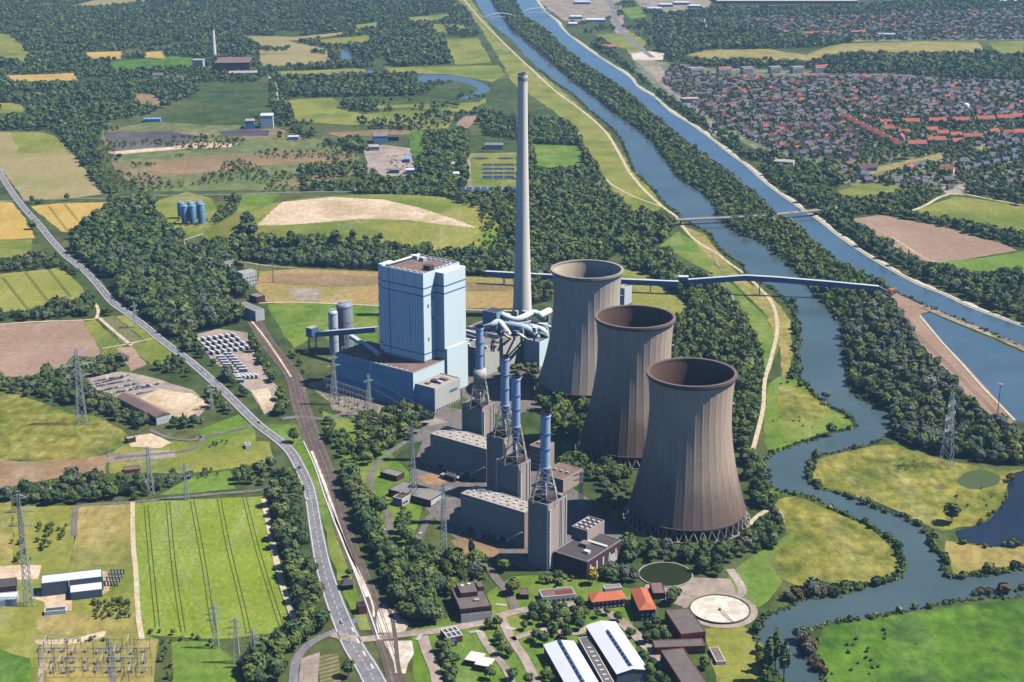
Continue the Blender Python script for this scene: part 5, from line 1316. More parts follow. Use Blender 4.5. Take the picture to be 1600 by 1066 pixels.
car(875, 993, .5, 'car_red', 'red car parked on the works street beside a white one')
car(884, 991, .5, 'car_white', 'white car parked on the works street beside a red one')
car(686, 1009, .2, 'car_white', 'white car parked beside the gate lodge')
car(692, 1061, .1, 'car_black', 'black car parked below the round flower bed by the lodge')
car(600, 828, 2.1, 'car_silver', 'silver car on the plant road beside the dark hedge')
car(657, 834, 1.2, 'car_white', 'white van shaped car by the plant road bend')
car(1016, 974, .1, 'car_white', 'white car in front of the tall red brick office')
car(748, 1036, .6, 'car_silver', 'silver car beneath the cream canopy')
# scrap yard full of cars
k = 0; cm = ['car_silver', 'car_grey', 'car_black', 'car_white', 'car_blue', 'car_silver', 'car_red']
for row, (x0, y0, x1, y1, n) in enumerate(((150,596,200,587,12),(153,604,206,594,13),(160,611,214,600,13),(170,616,238,604,15),(186,622,236,612,11),(205,606,246,601,9),(152,600,190,591,8))):
    for i in range(n):
        q = i/(n-1); car(x0+(x1-x0)*q, y0+(y1-y0)*q, 1.0+R.uniform(-.15, .15), ['car_silver', 'car_grey', 'car_black', 'car_silver', 'car_grey', 'car_white', 'car_blue'][R.randrange(7)], 'scrap car packed in rows in the yard behind the long hall', 'scrap cars in the yard', 'scrap_car', .15)
for i in range(34):
    x = R.uniform(604, 640); y = R.uniform(244, 268)
    car(x, y, R.choice((.4, 1.9)), cm[R.randrange(7)], 'car parked in the distant lorry yard in the woods', 'cars in the distant lorry yard', 'parked_car', .15)
# white trailers
def trailer_proto():
    t = bpy.data.objects.new('box_trailer', None); COL.objects.link(t)
    b = MB(); b.box(0, 0, 1.1, 3.9, 9.5, 2.6, 0); b.build('trailer_body', ['car_white'], t)
    b = MB(); b.box(0, 0, .7, 1.08, 9.2, 1.2, 0); b.build('chassis', ['steel_grey'], t)
    for x in (-3.4, -2.2, 3.2):
        for y in (-1, 1):
            b = MB(); b.tube((x, y-.15, .5), (x, y+.15, .5), .5, .5, 10); b.build('wheel', ['tyre'], t)
    return t
TP = None
def trailer(px, py, yaw, lab, group):
    global TP
    t = trailer_proto() if TP is None else copy_tree(TP)
    if TP is None: TP = t
    X, Y = G(px, py); t.location = (X, Y, .12); t.rotation_euler = (0, 0, yaw); return tag(t, lab, 'trailer', group)
for r_ in range(4):
    for i in range(7):
        trailer(309+i*9.3+r_*7.5, 534-i*1.35+r_*6.6, 2.25, 'white box trailer parked in slanted rows beside the wood', 'white trailers in slanted rows')
for i in range(10): trailer(345+i*3.3, 561+i*4.1, .05, 'white box trailer in the tight line along the trees', 'white trailers tight along the trees')
for i in range(7): trailer(356+i*4.1, 556+i*4.2, .05, 'white box trailer in the second tight line of the yard', 'white trailers of the second line')
for i in range(6): trailer(367+i*6.6, 592-i*.4, 2.3, 'white box trailer in the last slanted row before the sand', 'white trailers before the sand')

# ---------------------------------------------------------------- bridges
def deck(name, label, pts, w, z, th, m, piers=(), rail=True):
    p = [G(x, y, z) for x, y in pts]; l = smooth_line(p, 4) if len(p) > 2 else p
    t = root(name, label, 'bridge', *p[0]); a, c = offset(l, -w/2), offset(l, w/2); n = len(l); b = MB()
    vs = [(*q, zz) for zz in (z-th, z) for s in (a, c) for q in s]
    fs = []
    for i in range(n-1):
        A, B_, C_, D = i, n+i, 2*n+i, 3*n+i
        fs += [(C_, C_+1, D+1, D), (A, B_, B_+1, A+1), (A, A+1, C_+1, C_), (B_, D, D+1, B_+1)]
    b.add(vs, fs); b.build('deck', [m], t)
    if rail:
        for s in (-1, 1):
            e = offset(l, s*(w/2-.25)); b = MB(); b.path([(*q, z+1.0) for q in e], .22, 6)
            for i in range(0, n, 2): b.bar((*e[i], z), (*e[i], z+1.0), .2)
            b.build('railing', ['steel_grey'], t)
    for q in piers:
        i = int(q*(n-1)); b = MB(); x, y = l[i]; b.box(x, y, 0, z-th, 1.6, w*.8, math.atan2(l[min(i+1, n-1)][1]-l[max(i-1, 0)][1], l[min(i+1, n-1)][0]-l[max(i-1, 0)][0])); b.build('pier', ['concrete'], t)
    return t, l
deck('road_bridge', 'long low road bridge crossing river and canal', [(1056, 343), (1100, 341), (1160, 338), (1210, 334.5), (1262, 329.5), (1310, 324)], 9, 9, 2.2, 'concrete', (.06, .42, .55, .93))
for i, x in enumerate((1120, 1172, 1190, 1236, 1250)): car(x, 340.5-(x-1100)*.062, .05, cm[i % 7], 'car driving over the low road bridge', 'cars on the road bridge', 'car', 9.0)
def arch(px0, px1, py, apex, label):
    A, B_ = G(px0, py), G(px1, py-1); z = 8
    A, B_ = Vector((*A, z)), Vector((*B_, z)); h = HT(px0, py, apex)-2; h = max(10, h)
    t = root('arch_bridge', label, 'bridge', A.x, A.y, 0, 'white tied arch bridges'); d = (B_-A).normalized(); n_ = Vector((-d.y, d.x, 0))*4
    b = MB(); b.bar(A, B_, 9, 1.6); b.build('deck', ['white_metal'], t)
    for s in (-1, 1):
        b = MB(); b.path([A+(B_-A)*(i/16)+n_*s+Vector((0, 0, h*4*(i/16)*(1-i/16))) for i in range(17)], 1.1, 6); b.build('arch', ['white_metal'], t)
        for i in range(1, 16):
            b = MB(); b.bar(A+(B_-A)*(i/16)+n_*s, A+(B_-A)*(i/16)+n_*s+Vector((0, 0, h*4*(i/16)*(1-i/16))), .5)
            b.build('hanger', ['white_metal'], t)
arch(757, 806, 31, 24, 'white arch bridge over the river far upstream')
arch(815, 866, 23.5, 16, 'white arch bridge over the canal far upstream')

# ---------------------------------------------------------------- far buildings
def fb(name, label, cat, px, py, wpx, h, dm, wm, rm, yaw=0.0, gable=0.0, group=None, axis=0):
    """small far building: centre pixel, width in pixels, depth in metres"""
    X, Y = G(px, py); w = wpx/PPM(py); r = Rect((X-w/2*math.cos(yaw)+dm/2*math.sin(yaw), Y-w/2*math.sin(yaw)-dm/2*math.cos(yaw)), yaw, w, dm); CLEARW.append((r, 2))
    t = root(name, label, cat, X, Y, 0, group)
    b = MB(); b.prism(r.quad(0, w, 0, dm), 0, h); b.build('wall', [wm], t)
    b = MB(); o = .4
    if gable:
        q = [r.pt(-o, -o), r.pt(w+o, -o), r.pt(w+o, dm+o), r.pt(-o, dm+o)]
        m0, m1 = (r.pt(-o, dm/2), r.pt(w+o, dm/2))
        b.add([(*p, h+.03) for p in q]+[(*m0, h+gable), (*m1, h+gable)], [(0, 1, 5, 4), (1, 2, 5), (2, 3, 4, 5), (3, 0, 4)])
    else: b.prism(r.quad(-o, w+o, -o, dm+o), h+.02, h+.8)
    b.build('roof', [rm], t); return t
X, Y = G(335, 94); h = HT(335, 94, 38); t = root('brick_chimney', 'slim pale chimney beside the far red roofed works', 'chimney', X, Y)
b = MB(); b.lathe([(6.6, 0), (4.6, h)], 20, X, Y); b.build('shaft', ['chimney_concrete'], t, True); b = MB(); b.lathe([(4.6, h-16), (5.0, h-15.9), (5.0, h+.5), (3.6, h+.5)], 20, X, Y); b.build('crown_ring', ['roof_brown'], t)
fb('works_hall', 'dark red roofed works hall below the slim far chimney', 'hall', 366, 110, 52, 26, 110, 'brick_dark', 'roof_brown', .1)
fb('works_hall', 'long grey works hall right of the far red roofed one', 'hall', 380, 119, 44, 10, 40, 'clad_white', 'roof_light', .15)
fb('silo_block', 'far pale silo block left of the red roofed works', 'silo', 311, 108, 16, 24, 26, 'clad_concrete', 'roof_light')
fb('farmhouse', 'far white farmhouse at the forest edge left of the works', 'house', 247, 122, 16, 8, 18, 'clad_white', 'roof_brown', .2, 5)
fb('farmhouse', 'far farm barn with grey roof right of the white farmhouse', 'barn', 274, 126, 24, 7, 20, 'clad_white', 'roof_grey', .1, 5)
fb('industrial_hall', 'far white and grey cube shaped hall among the tree rows', 'hall', 418, 199, 19, 26, 34, 'clad_white', 'roof_white', .1)
fb('industrial_hall', 'far blue sided shed left of the white cube hall', 'hall', 391, 200, 14, 16, 26, 'silo_blue', 'roof_light', .1)
fb('industrial_hall', 'small far white roofed shed right of the white cube hall', 'shed', 459, 218, 16, 6, 16, 'clad_white', 'roof_white', .1)
fb('yard_shed', 'far blue roofed shed beside the dark tailings', 'shed', 238, 190, 26, 6, 18, 'clad_blue_dark', 'silo_blue', .1)
fb('yard_hall', 'far dark blue hall at the top of the distant lorry yard', 'hall', 594, 222, 22, 14, 30, 'clad_blue_dark', 'roof_grey', .15, 5)
fb('yard_hall', 'far low dark hall right of the blue lorry yard hall', 'hall', 614, 219, 18, 8, 20, 'brick_dark', 'roof_dark', .1, 3)
fb('yard_hall', 'far pale roofed shed in the middle of the lorry yard', 'shed', 584, 234, 16, 7, 26, 'clad_white', 'roof_light', .15)
fb('yard_hall', 'far white office at the bottom right of the lorry yard', 'building', 641, 271, 14, 7, 16, 'clad_white', 'roof_white', .1)
fb('yard_hall', 'far blue shed at the right edge of the lorry yard', 'shed', 636, 252, 8, 6, 30, 'silo_blue', 'silo_blue', .1)
fb('yard_hall', 'far grey shed at the bottom of the lorry yard', 'shed', 616, 270, 16, 6, 16, 'clad_concrete', 'roof_grey', .1)
# sewage works
fb('sewage_house', 'far flat house with dark windows above the sewage basins', 'building', 772, 232, 28, 8, 24, 'clad_concrete', 'roof_grey')
fb('sewage_house', 'far pale hall left of the sewage basins, upper of two', 'building', 712, 262, 15, 8, 22, 'clad_concrete', 'roof_light', .1)
fb('sewage_house', 'far pale hall left of the sewage basins, lower of two', 'building', 710, 276, 15, 6, 20, 'clad_concrete', 'roof_cream', .1)
for i, (y, lab) in enumerate(((258, 'topmost'), (264.5, 'second'), (271, 'third'), (278, 'lowest'))):
    X, Y = G(778.5, y); w = 52/PPM(y); t = root('sewage_basin', lab+' dark rectangular sewage basin with pale walkways', 'basin', X, Y)
    d_ = 15 if i < 3 else 24; CLEARW.append((Rect((X-w/2, Y-d_/2), 0, w, d_), 3))
    b = MB(); b.box(X, Y, 0, .6, w, d_, 0, 0); b.build('basin_water', ['pond_water'], t)
    b = MB(); rr = Rect((X-w/2, Y-d_/2), 0, w, d_); parapet(b, rr, 0, 1.3, .9)
    for q in (.33, .66): b.prism(rr.quad(w*q, w*q+.9, .9, d_-.9), .6, 1.3)
    b.build('rim', ['concrete'], t)
X, Y = G(765, 297); t = root('settling_tank', 'row of bright blue settling tanks below the sewage basins', 'basin', X, Y)
for i in range(8):
    x, y = G(722+i*11.5, 297); w = 9.5/PPM(297); b = MB(); b.box(x, y, 0, 2.6, w, 26, 0); b.build('tank_cell', ['basin_blue'], t)
    b = MB(); b.box(x+w*.58, y, 0, 3.2, 1.4, 27, 0); b.build('divider', ['concrete'], t)
CLEARW.append((Rect(G(716, 300), 0, 100, 40), 3))
for k, (x, y) in enumerate(((752, 248), (790, 248))):
    X, Y = G(x, y); b = MB(); t = root('grit_channel', ('left' if k == 0 else 'right')+' lens shaped sewage channel above the basins', 'basin', X, Y)
    b.add([(X-17+34*i/12, Y+(9*math.sin(math.pi*i/12)), .7) for i in range(13)]+[(X-17+34*i/12, Y-(9*math.sin(math.pi*i/12)), .7) for i in range(11, 0, -1)], [tuple(range(23, -1, -1))]); b.build('channel_water', ['pond_water'], t)
# top right industry
fb('warehouse', 'huge far warehouse with orange walls and beige roof', 'warehouse', 1222, 2, 216, 12, 230, 'orange_paint', 'roof_cream')
for i, (x, y, w, lab) in enumerate(((910, 6, 24, 'far white hall beside the canal port'), (1040, 10, 20, 'far white roofed hall left of the orange warehouse'), (1065, 7, 24, 'far white shed among parked lorries left of the warehouse'), (1085, 12, 18, 'nearest far white shed before the orange warehouse'), (1020, 16, 26, 'far long white shed in the industrial yard'), (930, 34, 30, 'far long white shed beside the canal'), (900, 29, 18, 'far grey shed by the canal bank'), (895, 40, 14, 'far pale boat shed on the canal bank'), (952, 76, 18, 'far red roofed shed by the canal trees'), (1575, 4, 28, 'far white flat hall in the top corner beyond the town'))):
    fb('far_hall', lab, 'hall', x, y, w, 8, 50, 'clad_white', 'roof_white' if i != 8 else 'roof_tile_red')
# ================================================================ the town beyond the canal
plain('render_white', C(234, 228, 220, .95), .1, .3, .85)
plain('render_brick', C(146, 120, 110, .9), .12, .3, .9)
plain('tile_grey', C(118, 112, 118, .9), .18, .2, .85)
plain('tile_brown', C(116, 84, 76, .9), .18, .2, .85)
plain('tile_red', C(186, 106, 82, .9), .14, .2, .85)
plain('tile_blue', C(78, 84, 112, .9), .14, .2, .6)
HP = {}
def house_proto(kind):
    w, d, h, g, wm, rm = kind
    t = bpy.data.objects.new('house', None); COL.objects.link(t)
    r = Rect((-w/2, -d/2), 0, w, d)
    b = MB(); f0, f1, k1, k0 = r.quad(0, w, 0, d); m0, m1 = (-w/2, 0), (w/2, 0)
    b.add([(*p, 0) for p in (f0, f1, k1, k0)]+[(*p, h) for p in (f0, f1, k1, k0)]+[(*m0, h+g-.15), (*m1, h+g-.15)], [(0, 1, 5, 4), (1, 2, 6, 9, 5), (2, 3, 7, 6), (3, 0, 4, 8, 7)]); b.build('wall', [wm], t)
    b = MB(); o = .5; q = [r.pt(-o, -o), r.pt(w+o, -o), r.pt(w+o, d+o), r.pt(-o, d+o)]
    zl = h-g*o/(d/2); b.add([(*p, zl) for p in q]+[(-w/2-o, 0, h+g), (w/2+o, 0, h+g)], [(0, 1, 5, 4), (2, 3, 4, 5)]); b.build('roof', [rm], t)
    b = MB(); b.box(w*.2, d*.12, h+g*.4, h+g+1.1, .9, .9, 0); b.build('chimney', ['brick_red'], t.children[-1])
    return t
def house(px, py, yaw, kind, label, group, size=1.0, world=None, name='house'):
    if kind not in HP: HP[kind] = t = house_proto(kind)
    else: t = copy_tree(HP[kind])
    X, Y = world or G(px, py); t.location = (X, Y, 0); t.rotation_euler = (0, 0, yaw); t.scale = (size,)*3; t.name = name
    if 'group' in t: del t['group']
    CLEARH.append((X, Y)); return tag(t, label, 'house', group)
CLEARH = []
KG = (10, 9.5, 6, 4.0, 'render_white', 'tile_grey'); KG2 = (13, 9, 5.5, 4, 'render_brick', 'tile_grey')
KB = (11, 9.5, 6, 4.2, 'render_white', 'tile_brown'); KR = (11, 10, 5.4, 4.4, 'render_white', 'tile_red')
KRL = (36, 14, 8, 6, 'render_white', 'tile_red'); KRM = (23, 13, 7.5, 5.6, 'render_white', 'tile_red')
KBL = (34, 10.5, 5.6, 4.4, 'render_white', 'tile_blue'); KBS = (13, 9.5, 6, 5.2, 'render_white', 'tile_blue')
GR = 'red roofed terraces of the garden town'
for (x, y, l, yw) in ((1383,196,0,.05),(1422,195,1,.03),(1464,194,1,.03),(1501,193,1,.02),(1540,191,1,.04),(1570,189,1,.04),(1592,187,1,.05),(1388,206,0,0),(1412,212,0,.1),(1455,208,0,.2),(1472,213,0,.1),(1493,216,0,.1),(1519,219,1,-.05),(1552,211,0,.5),(1577,213,0,-.3),(1597,212,1,.1),(1432,230,1,.05),(1462,224,1,.1),(1407,219,0,1.2),(1496,226,0,.2)):
    house(x, y, yw, KRL if l else KRM, 'long terrace house with bright orange red roof' if l else 'shorter terrace house with bright orange red roof', GR+(' (long)' if l else ' (short)'), name='terrace_house')
for i in range(9): house(1322+i*10.4, 188+i*5.3, -.95, KRM, 'red roofed house in the slanting row along the pale street', 'red roofed houses in the slanting row', name='terrace_house')
for i in range(6): house(1348+i*11, 184+i*4.2, -.9, KR, 'small red roofed house behind the slanting row', 'small red roofed houses', name='terrace_house')
for i, x in enumerate((1504, 1528, 1548, 1566, 1584, 1602)): house(x, 257-(x-1504)*.19, .4+1.2*(i % 2), KBS, 'white gabled house with dark blue roof on the new street', 'white gabled houses on the new street', 1.15)
house(1433, 262, .42, KBL, 'long white terrace with blue roof, left of two', None, 1, None, 'terrace_house'); house(1470, 266, .42, KBL, 'long white terrace with blue roof, right of two', None, 1, None, 'terrace_house')
for i in range(7): house(1510+i*15, 268-i*3.4, .4, KBS, 'dark blue roofed house in the lower line of the new street', 'dark blue roofed houses in the lower line')
house(1354, 266, .1, (30, 16, 6, 5, 'render_white', 'tile_brown'), 'big brown roofed farmhouse at the lower edge of the town', None, 1.1)
house(1420, 268, .9, KRM, 'lone orange roofed house before the blue roofed terraces', None); house(1480, 270, -.5, KRM, 'lone red roofed house below the blue roofed terraces', None)
house(1482, 286, .1, KG2, 'white house with dark roof near the road fork', None, 1.3); house(1350, 279, .3, KBS, 'blue and white house left of the lower car park', None, 1.2)
# apartment slabs
for (x, y, w, lab) in ((1088,116,26,'leftmost pale apartment slab along the wood edge'),(1131,116,24,'second pale apartment slab with reddish roof along the wood'),(1167,115,20,'third pale apartment slab along the wood'),(1210,114,20,'fourth pale apartment slab with striped balconies'),(1245,114,22,'fifth pale apartment slab, greenish striped'),(1282,113,26,'tallest white apartment slab with red roof by the wood')):
    t = fb('apartment_block', lab, 'apartment block', x, y, w, 16, 14, 'render_white', 'tile_red' if 'red' in lab else 'roof_light', .5, 3 if 'red' in lab else 0)
    X, Y = G(x, y); w_m = w/PPM(y); r = Rect((X-w_m/2*math.cos(.5)+7*math.sin(.5), Y-w_m/2*math.sin(.5)-7*math.cos(.5)), .5, w_m, 14)
    for f in range(4):
        b = MB(); b.prism(r.quad(1, w_m-1, -.3, -.02), f*3.2+1.2, f*3.2+2.6); b.build('window_band', ['glass_dark'], t)
for (x, y, w) in ((1265,55,22),(1295,54,20),(1340,53,24),(1228,53,8)): fb('red_hall', 'far low hall with long red roof before the far wood', 'hall', x, y, w, 7, 22, 'render_white', 'tile_red', 0, 4, 'far low red roofed halls')
fb('school', 'far white school like block in the far town', 'school', 1385, 58, 26, 9, 22, 'render_white', 'roof_white')
fb('school', 'large flat pale block in the town by the canal trees', 'building', 1078, 160, 26, 9, 26, 'clad_concrete', 'roof_light', .1)
fb('school', 'white walled flat block near the lower canal bank of the town', 'building', 1225, 262, 30, 12, 24, 'render_white', 'roof_light', -.3)
X, Y = G(1509, 172); t = root('storage_dome', 'small white dome among the town roofs', 'dome', X, Y); b = MB(); b.lathe([(8*math.cos(a*math.pi/16), 8+8*math.sin(a*math.pi/16)) for a in range(9)], 20, X, Y); b.lathe([(8, 0), (8, 8)], 20, X, Y); b.build('dome_shell', ['render_white'], t, True)

# ordinary houses: jittered street grid in photo-plan polygons
def town_points(poly, step, jit, ang, rng):
    q = [G(x, y) for x, y in poly]; P_ = np.array(q)
    x0, y0 = P_.min(0); x1, y1 = P_.max(0); c, s = math.cos(ang), math.sin(ang); out = []
    D = max(x1-x0, y1-y0); cx, cy = (x0+x1)/2, (y0+y1)/2
    n = int(D/step[0]); m_ = int(D/step[1])
    for j in range(-m_, m_+1):
        for i in range(-n, n+1):
            u, v = i*step[0]+rng.uniform(-jit, jit), j*step[1]+(step[1]*.26 if i % 2 else -step[1]*.0)+rng.uniform(-jit, jit)
            out.append((cx+u*c-v*s, cy+u*s+v*c))
    A = np.array(out); k = inside(P_, A[:, 0], A[:, 1])
    return A[k]
rt = random.Random(5)
town = [(1050,100),(1110,120),(1200,122),(1280,120),(1390,120),(1480,128),(1620,132),(1620,182),(1500,184),(1400,186),(1345,178),(1310,190),(1360,230),(1330,252),(1270,248),(1200,232),(1160,214),(1120,192),(1080,165),(1035,128)]
far = [(1085,30),(1330,24),(1620,12),(1620,62),(1340,64),(1215,58),(1090,46)]
low = [(1290,250),(1400,282),(1560,280),(1640,262),(1640,296),(1520,304),(1430,300),(1300,278)]
low2 = [(1500,225),(1620,205),(1620,228),(1500,240)]
pts = []
for poly, stp, an in ((town, (17, 22), .25), (low, (20, 26), .35), (low2, (20, 24), .1), (far, (22, 30), .1)):
    A = town_points(poly, stp, 3.2, an, rt)
    for x, y in A:
        if rt.random() < (.66 if poly is town else .55): pts.append((x, y, an))
special = np.array(CLEARH); ok = []
for x, y, an in pts:
    if len(special) and np.min(np.hypot(special[:, 0]-x, special[:, 1]-y)) < 19: continue
    bad = False
    for l, hw in LINES:
        L_ = np.array(l)
        if np.min(np.hypot(L_[:, 0]-x, L_[:, 1]-y)) < hw+5: bad = True; break
    for r, mg in CLEARW:
        dx, dy = x-r.o[0], y-r.o[1]; u = dx*r.u[0]+dy*r.u[1]; v = dx*r.v[0]+dy*r.v[1]
        if -8 < u < r.w+8 and -8 < v < r.d+8: bad = True; break
    if not bad: ok.append((x, y, an))
ok.sort(key=lambda p: p[1])
NH = 215
print('town houses', len(ok))
KK = [KG, KG, KG2, KB, KG, KG, KG2, KG2, KG, KB, KG, KG, KB, KR]
LB = {KG: ('grey roofed white house among the close packed town streets', 'grey roofed white town houses'), KG2: ('grey roofed brick house among the close packed town streets', 'grey roofed brick town houses'), KB: ('brown roofed house among the close packed town streets', 'brown roofed town houses'), KR: ('single red roofed house scattered among grey roofs in the town', 'scattered red roofed town houses')}
far_mb = MB(); FM = ['render_white', 'render_brick', 'tile_grey', 'tile_brown', 'tile_red']
for i, (x, y, an) in enumerate(ok):
    k = KK[rt.randrange(14)]; yaw = an+rt.choice((0, 0, math.pi/2))+rt.uniform(-.15, .15); s = rt.uniform(.85, 1.2)
    if i < NH: house(0, 0, yaw, k, LB[k][0], LB[k][1], s, (x, y))
    else:
        w, d, h, g, wm, rm = k; w *= s*1.05; d *= s*1.05; r = Rect((x-w/2*math.cos(yaw)+d/2*math.sin(yaw), y-w/2*math.sin(yaw)-d/2*math.cos(yaw)), yaw, w, d); CLEARH.append((x, y))
        far_mb.prism(r.quad(0, w, 0, d), 0, h, FM.index(wm)); q = r.quad(-.4, w+.4, -.4, d+.4); m0, m1 = r.pt(-.4, d/2), r.pt(w+.4, d/2)
        far_mb.add([(*p, h+.03) for p in q]+[(*m0, h+g), (*m1, h+g)], [(0, 1, 5, 4), (1, 2, 5), (2, 3, 4, 5), (3, 0, 4)], FM.index(rm))
tag(far_mb.build('far_houses', FM), 'dense distant roofs of the town, too many to count', 'houses', None, 'stuff')
# ================================================================ vegetation
def leafmat(name, a, b_, c, hl):
    m, nt, bs = newmat(name, .75, .12)
    at = nd(nt, 'ShaderNodeAttribute'); at.attribute_name = 'tint'
    oi = nd(nt, 'ShaderNodeObjectInfo')
    ad = nd(nt, 'ShaderNodeMath', operation='ADD'); nt.links.new(at.outputs['Fac'], ad.inputs[0]); nt.links.new(oi.outputs['Random'], ad.inputs[1])
    fr = nd(nt, 'ShaderNodeMath', operation='FRACT'); nt.links.new(ad.outputs[0], fr.inputs[0])
    cr = nd(nt, 'ShaderNodeValToRGB'); e = cr.color_ramp.elements
    e[0].position = 0; e[0].color = a; e[1].position = 1; e[1].color = hl
    x = e.new(.45); x.color = b_; x = e.new(.8); x.color = c
    nt.links.new(fr.outputs[0], cr.inputs[0])
    g = nd(nt, 'ShaderNodeNewGeometry')
    v = nd(nt, 'ShaderNodeMapRange'); v.inputs[3].default_value = .78; v.inputs[4].default_value = 1.22
    nt.links.new(g.outputs['Random Per Island'], v.inputs[0])
    hs = nd(nt, 'ShaderNodeHueSaturation'); nt.links.new(cr.outputs[0], hs.inputs['Color']); nt.links.new(v.outputs[0], hs.inputs['Value'])
    nt.links.new(hs.outputs[0], bs.inputs['Base Color'])
    return m
leafmat('leaf_dark', (.060, .104, .044, 1), (.092, .142, .052, 1), (.132, .182, .062, 1), (.178, .212, .084, 1))
leafmat('leaf_green', (.082, .128, .034, 1), (.122, .172, .042, 1), (.162, .208, .050, 1), (.200, .230, .064, 1))
leafmat('leaf_willow', (.11, .135, .10, 1), (.14, .16, .12, 1), (.12, .15, .09, 1), (.18, .19, .15, 1))
leafmat('leaf_yellow', (.36, .27, .03, 1), (.44, .32, .04, 1), (.40, .30, .04, 1), (.48, .36, .05, 1))
leafmat('leaf_rust', (.10, .075, .030, 1), (.135, .10, .04, 1), (.12, .10, .04, 1), (.15, .12, .05, 1))
leafmat('leaf_conifer', (.026, .048, .030, 1), (.034, .060, .034, 1), (.044, .070, .040, 1), (.056, .084, .046, 1))
plain('bark', C(86, 72, 58, .9), .2, .8, .95)

def leaf_cloud(cx, cy, cz, rx, rz, n, rng, taper=None, size=.36):
    """quads of foliage on lumpy crowns; arrays cx.. per tree, n leaves each"""
    N = len(cx); T = np.repeat(np.arange(N), n); M = len(T)
    d = rng.normal(size=(M, 3)); d /= np.linalg.norm(d, axis=1)[:, None]
    low = d[:, 2] < -.45; d[low, 2] *= -.6
    lob = rng.normal(size=(N, 6, 3)); lob[:, :, 2] = np.abs(lob[:, :, 2])*.8; lob /= np.linalg.norm(lob, axis=2)[:, :, None]
    dt = np.einsum('mk,mlk->ml', d, lob[T]).max(1)
    rr = (.58+.46*np.clip(dt, 0, 1)**4)*(rng.uniform(.72, 1.1, M))
    p = d*rr[:, None]
    if taper is not None:
        q = (p[:, 2]+1)/2; k = np.clip(1-q*taper, .06, 1); p[:, 0] *= k; p[:, 1] *= k
    pos = np.stack([cx[T]+p[:, 0]*rx[T], cy[T]+p[:, 1]*rx[T], cz[T]+p[:, 2]*rz[T]], 1)
    nrm = d+rng.normal(size=(M, 3))*.30; nrm /= np.linalg.norm(nrm, axis=1)[:, None]
    t1 = np.cross(nrm, rng.normal(size=(M, 3))); t1 /= np.linalg.norm(t1, axis=1)[:, None]
    t2 = np.cross(nrm, t1)
    s = (rx[T]*size*rng.uniform(.65, 1.3, M))[:, None]
    s2 = s*rng.uniform(.6, 1.0, M)[:, None]
    v = np.stack([pos-t1*s-t2*s2*.6, pos+t1*s*.7-t2*s2, pos+t1*s+t2*s2*.7, pos-t1*s*.6+t2*s2], 1)
    return v.reshape(-1, 3), T
def quads_mesh(name, v, mats, tint=None, midx=None):
    n = len(v)//4; me = bpy.data.meshes.new(name)
    me.vertices.add(n*4); me.vertices.foreach_set('co', v.astype(np.float32).ravel())
    me.loops.add(n*4); me.loops.foreach_set('vertex_index', np.arange(n*4, dtype=np.int32))
    me.polygons.add(n); me.polygons.foreach_set('loop_start', np.arange(0, n*4, 4, dtype=np.int32))
    try: me.polygons.foreach_set('loop_total', np.full(n, 4, dtype=np.int32))
    except Exception: pass
    for m in mats: me.materials.append(MATS[m])
    if midx is not None: me.polygons.foreach_set('material_index', midx.astype(np.int32))
    me.update(calc_edges=True)
    if tint is not None:
        a = me.attributes.new('tint', 'FLOAT', 'POINT'); a.data.foreach_set('value', np.repeat(tint, 4).astype(np.float32))
    return me

# ---- where trees may stand
CB = [(p[:, 0].min(), p[:, 1].min(), p[:, 0].max(), p[:, 1].max()) for p in CLEAR]
WB = np.array(CLEARH) if CLEARH else np.zeros((0, 2))
def free(X, Y, hh, margin=0.0, houses=6.5, fields=True):
    ok = np.ones(len(X), bool)
    for k in (0.0, .55):
        px, py = P(X, Y, hh*k)
        if fields or k == 0:
            for poly, (x0, y0, x1, y1) in (zip(CLEAR, CB) if fields else [(q, (q[:, 0].min(), q[:, 1].min(), q[:, 0].max(), q[:, 1].max())) for q in CLEARWAT]):
                c = ok & (px > x0) & (px < x1) & (py > y0) & (py < y1); i = np.nonzero(c)[0]
                if len(i): ok[i[inside(poly, px[i], py[i])]] = False
    for l, hw in LINES:
        L_ = np.array(l); w = hw+margin
        c = ok & (X > L_[:, 0].min()-w) & (X < L_[:, 0].max()+w) & (Y > L_[:, 1].min()-w) & (Y < L_[:, 1].max()+w); i = np.nonzero(c)[0]
        if not len(i): continue
        a, b_ = L_[:-1], L_[1:]; e = b_-a; ee = (e**2).sum(1)+1e-9
        for s in range(0, len(i), 4000):
            j = i[s:s+4000]; q = np.stack([X[j], Y[j]], 1)[:, None, :]-a[None]
            t = np.clip((q*e[None]).sum(2)/ee, 0, 1); dd = ((q-t[:, :, None]*e[None])**2).sum(2).min(1)
            ok[j[dd < w*w]] = False
    for r, mg in CLEARW:
        dx, dy = X-r.o[0], Y-r.o[1]; u = dx*r.u[0]+dy*r.u[1]; v = dx*r.v[0]+dy*r.v[1]
        ok &= ~((u > -mg-2) & (u < r.w+mg+2) & (v > -mg-2) & (v < r.d+mg+2))
    for x, y in TOWERS: ok &= (X-x)**2+(Y-y)**2 > 60**2
    if len(WB) and houses:
        i = np.nonzero(ok & (Y > 1500) & (X > 150))[0]
        for s in range(0, len(i), 2000):
            j = i[s:s+2000]; dd = ((X[j, None]-WB[None, :, 0])**2+(Y[j, None]-WB[None, :, 1])**2).min(1); ok[j[dd < houses**2]] = False
    return ok
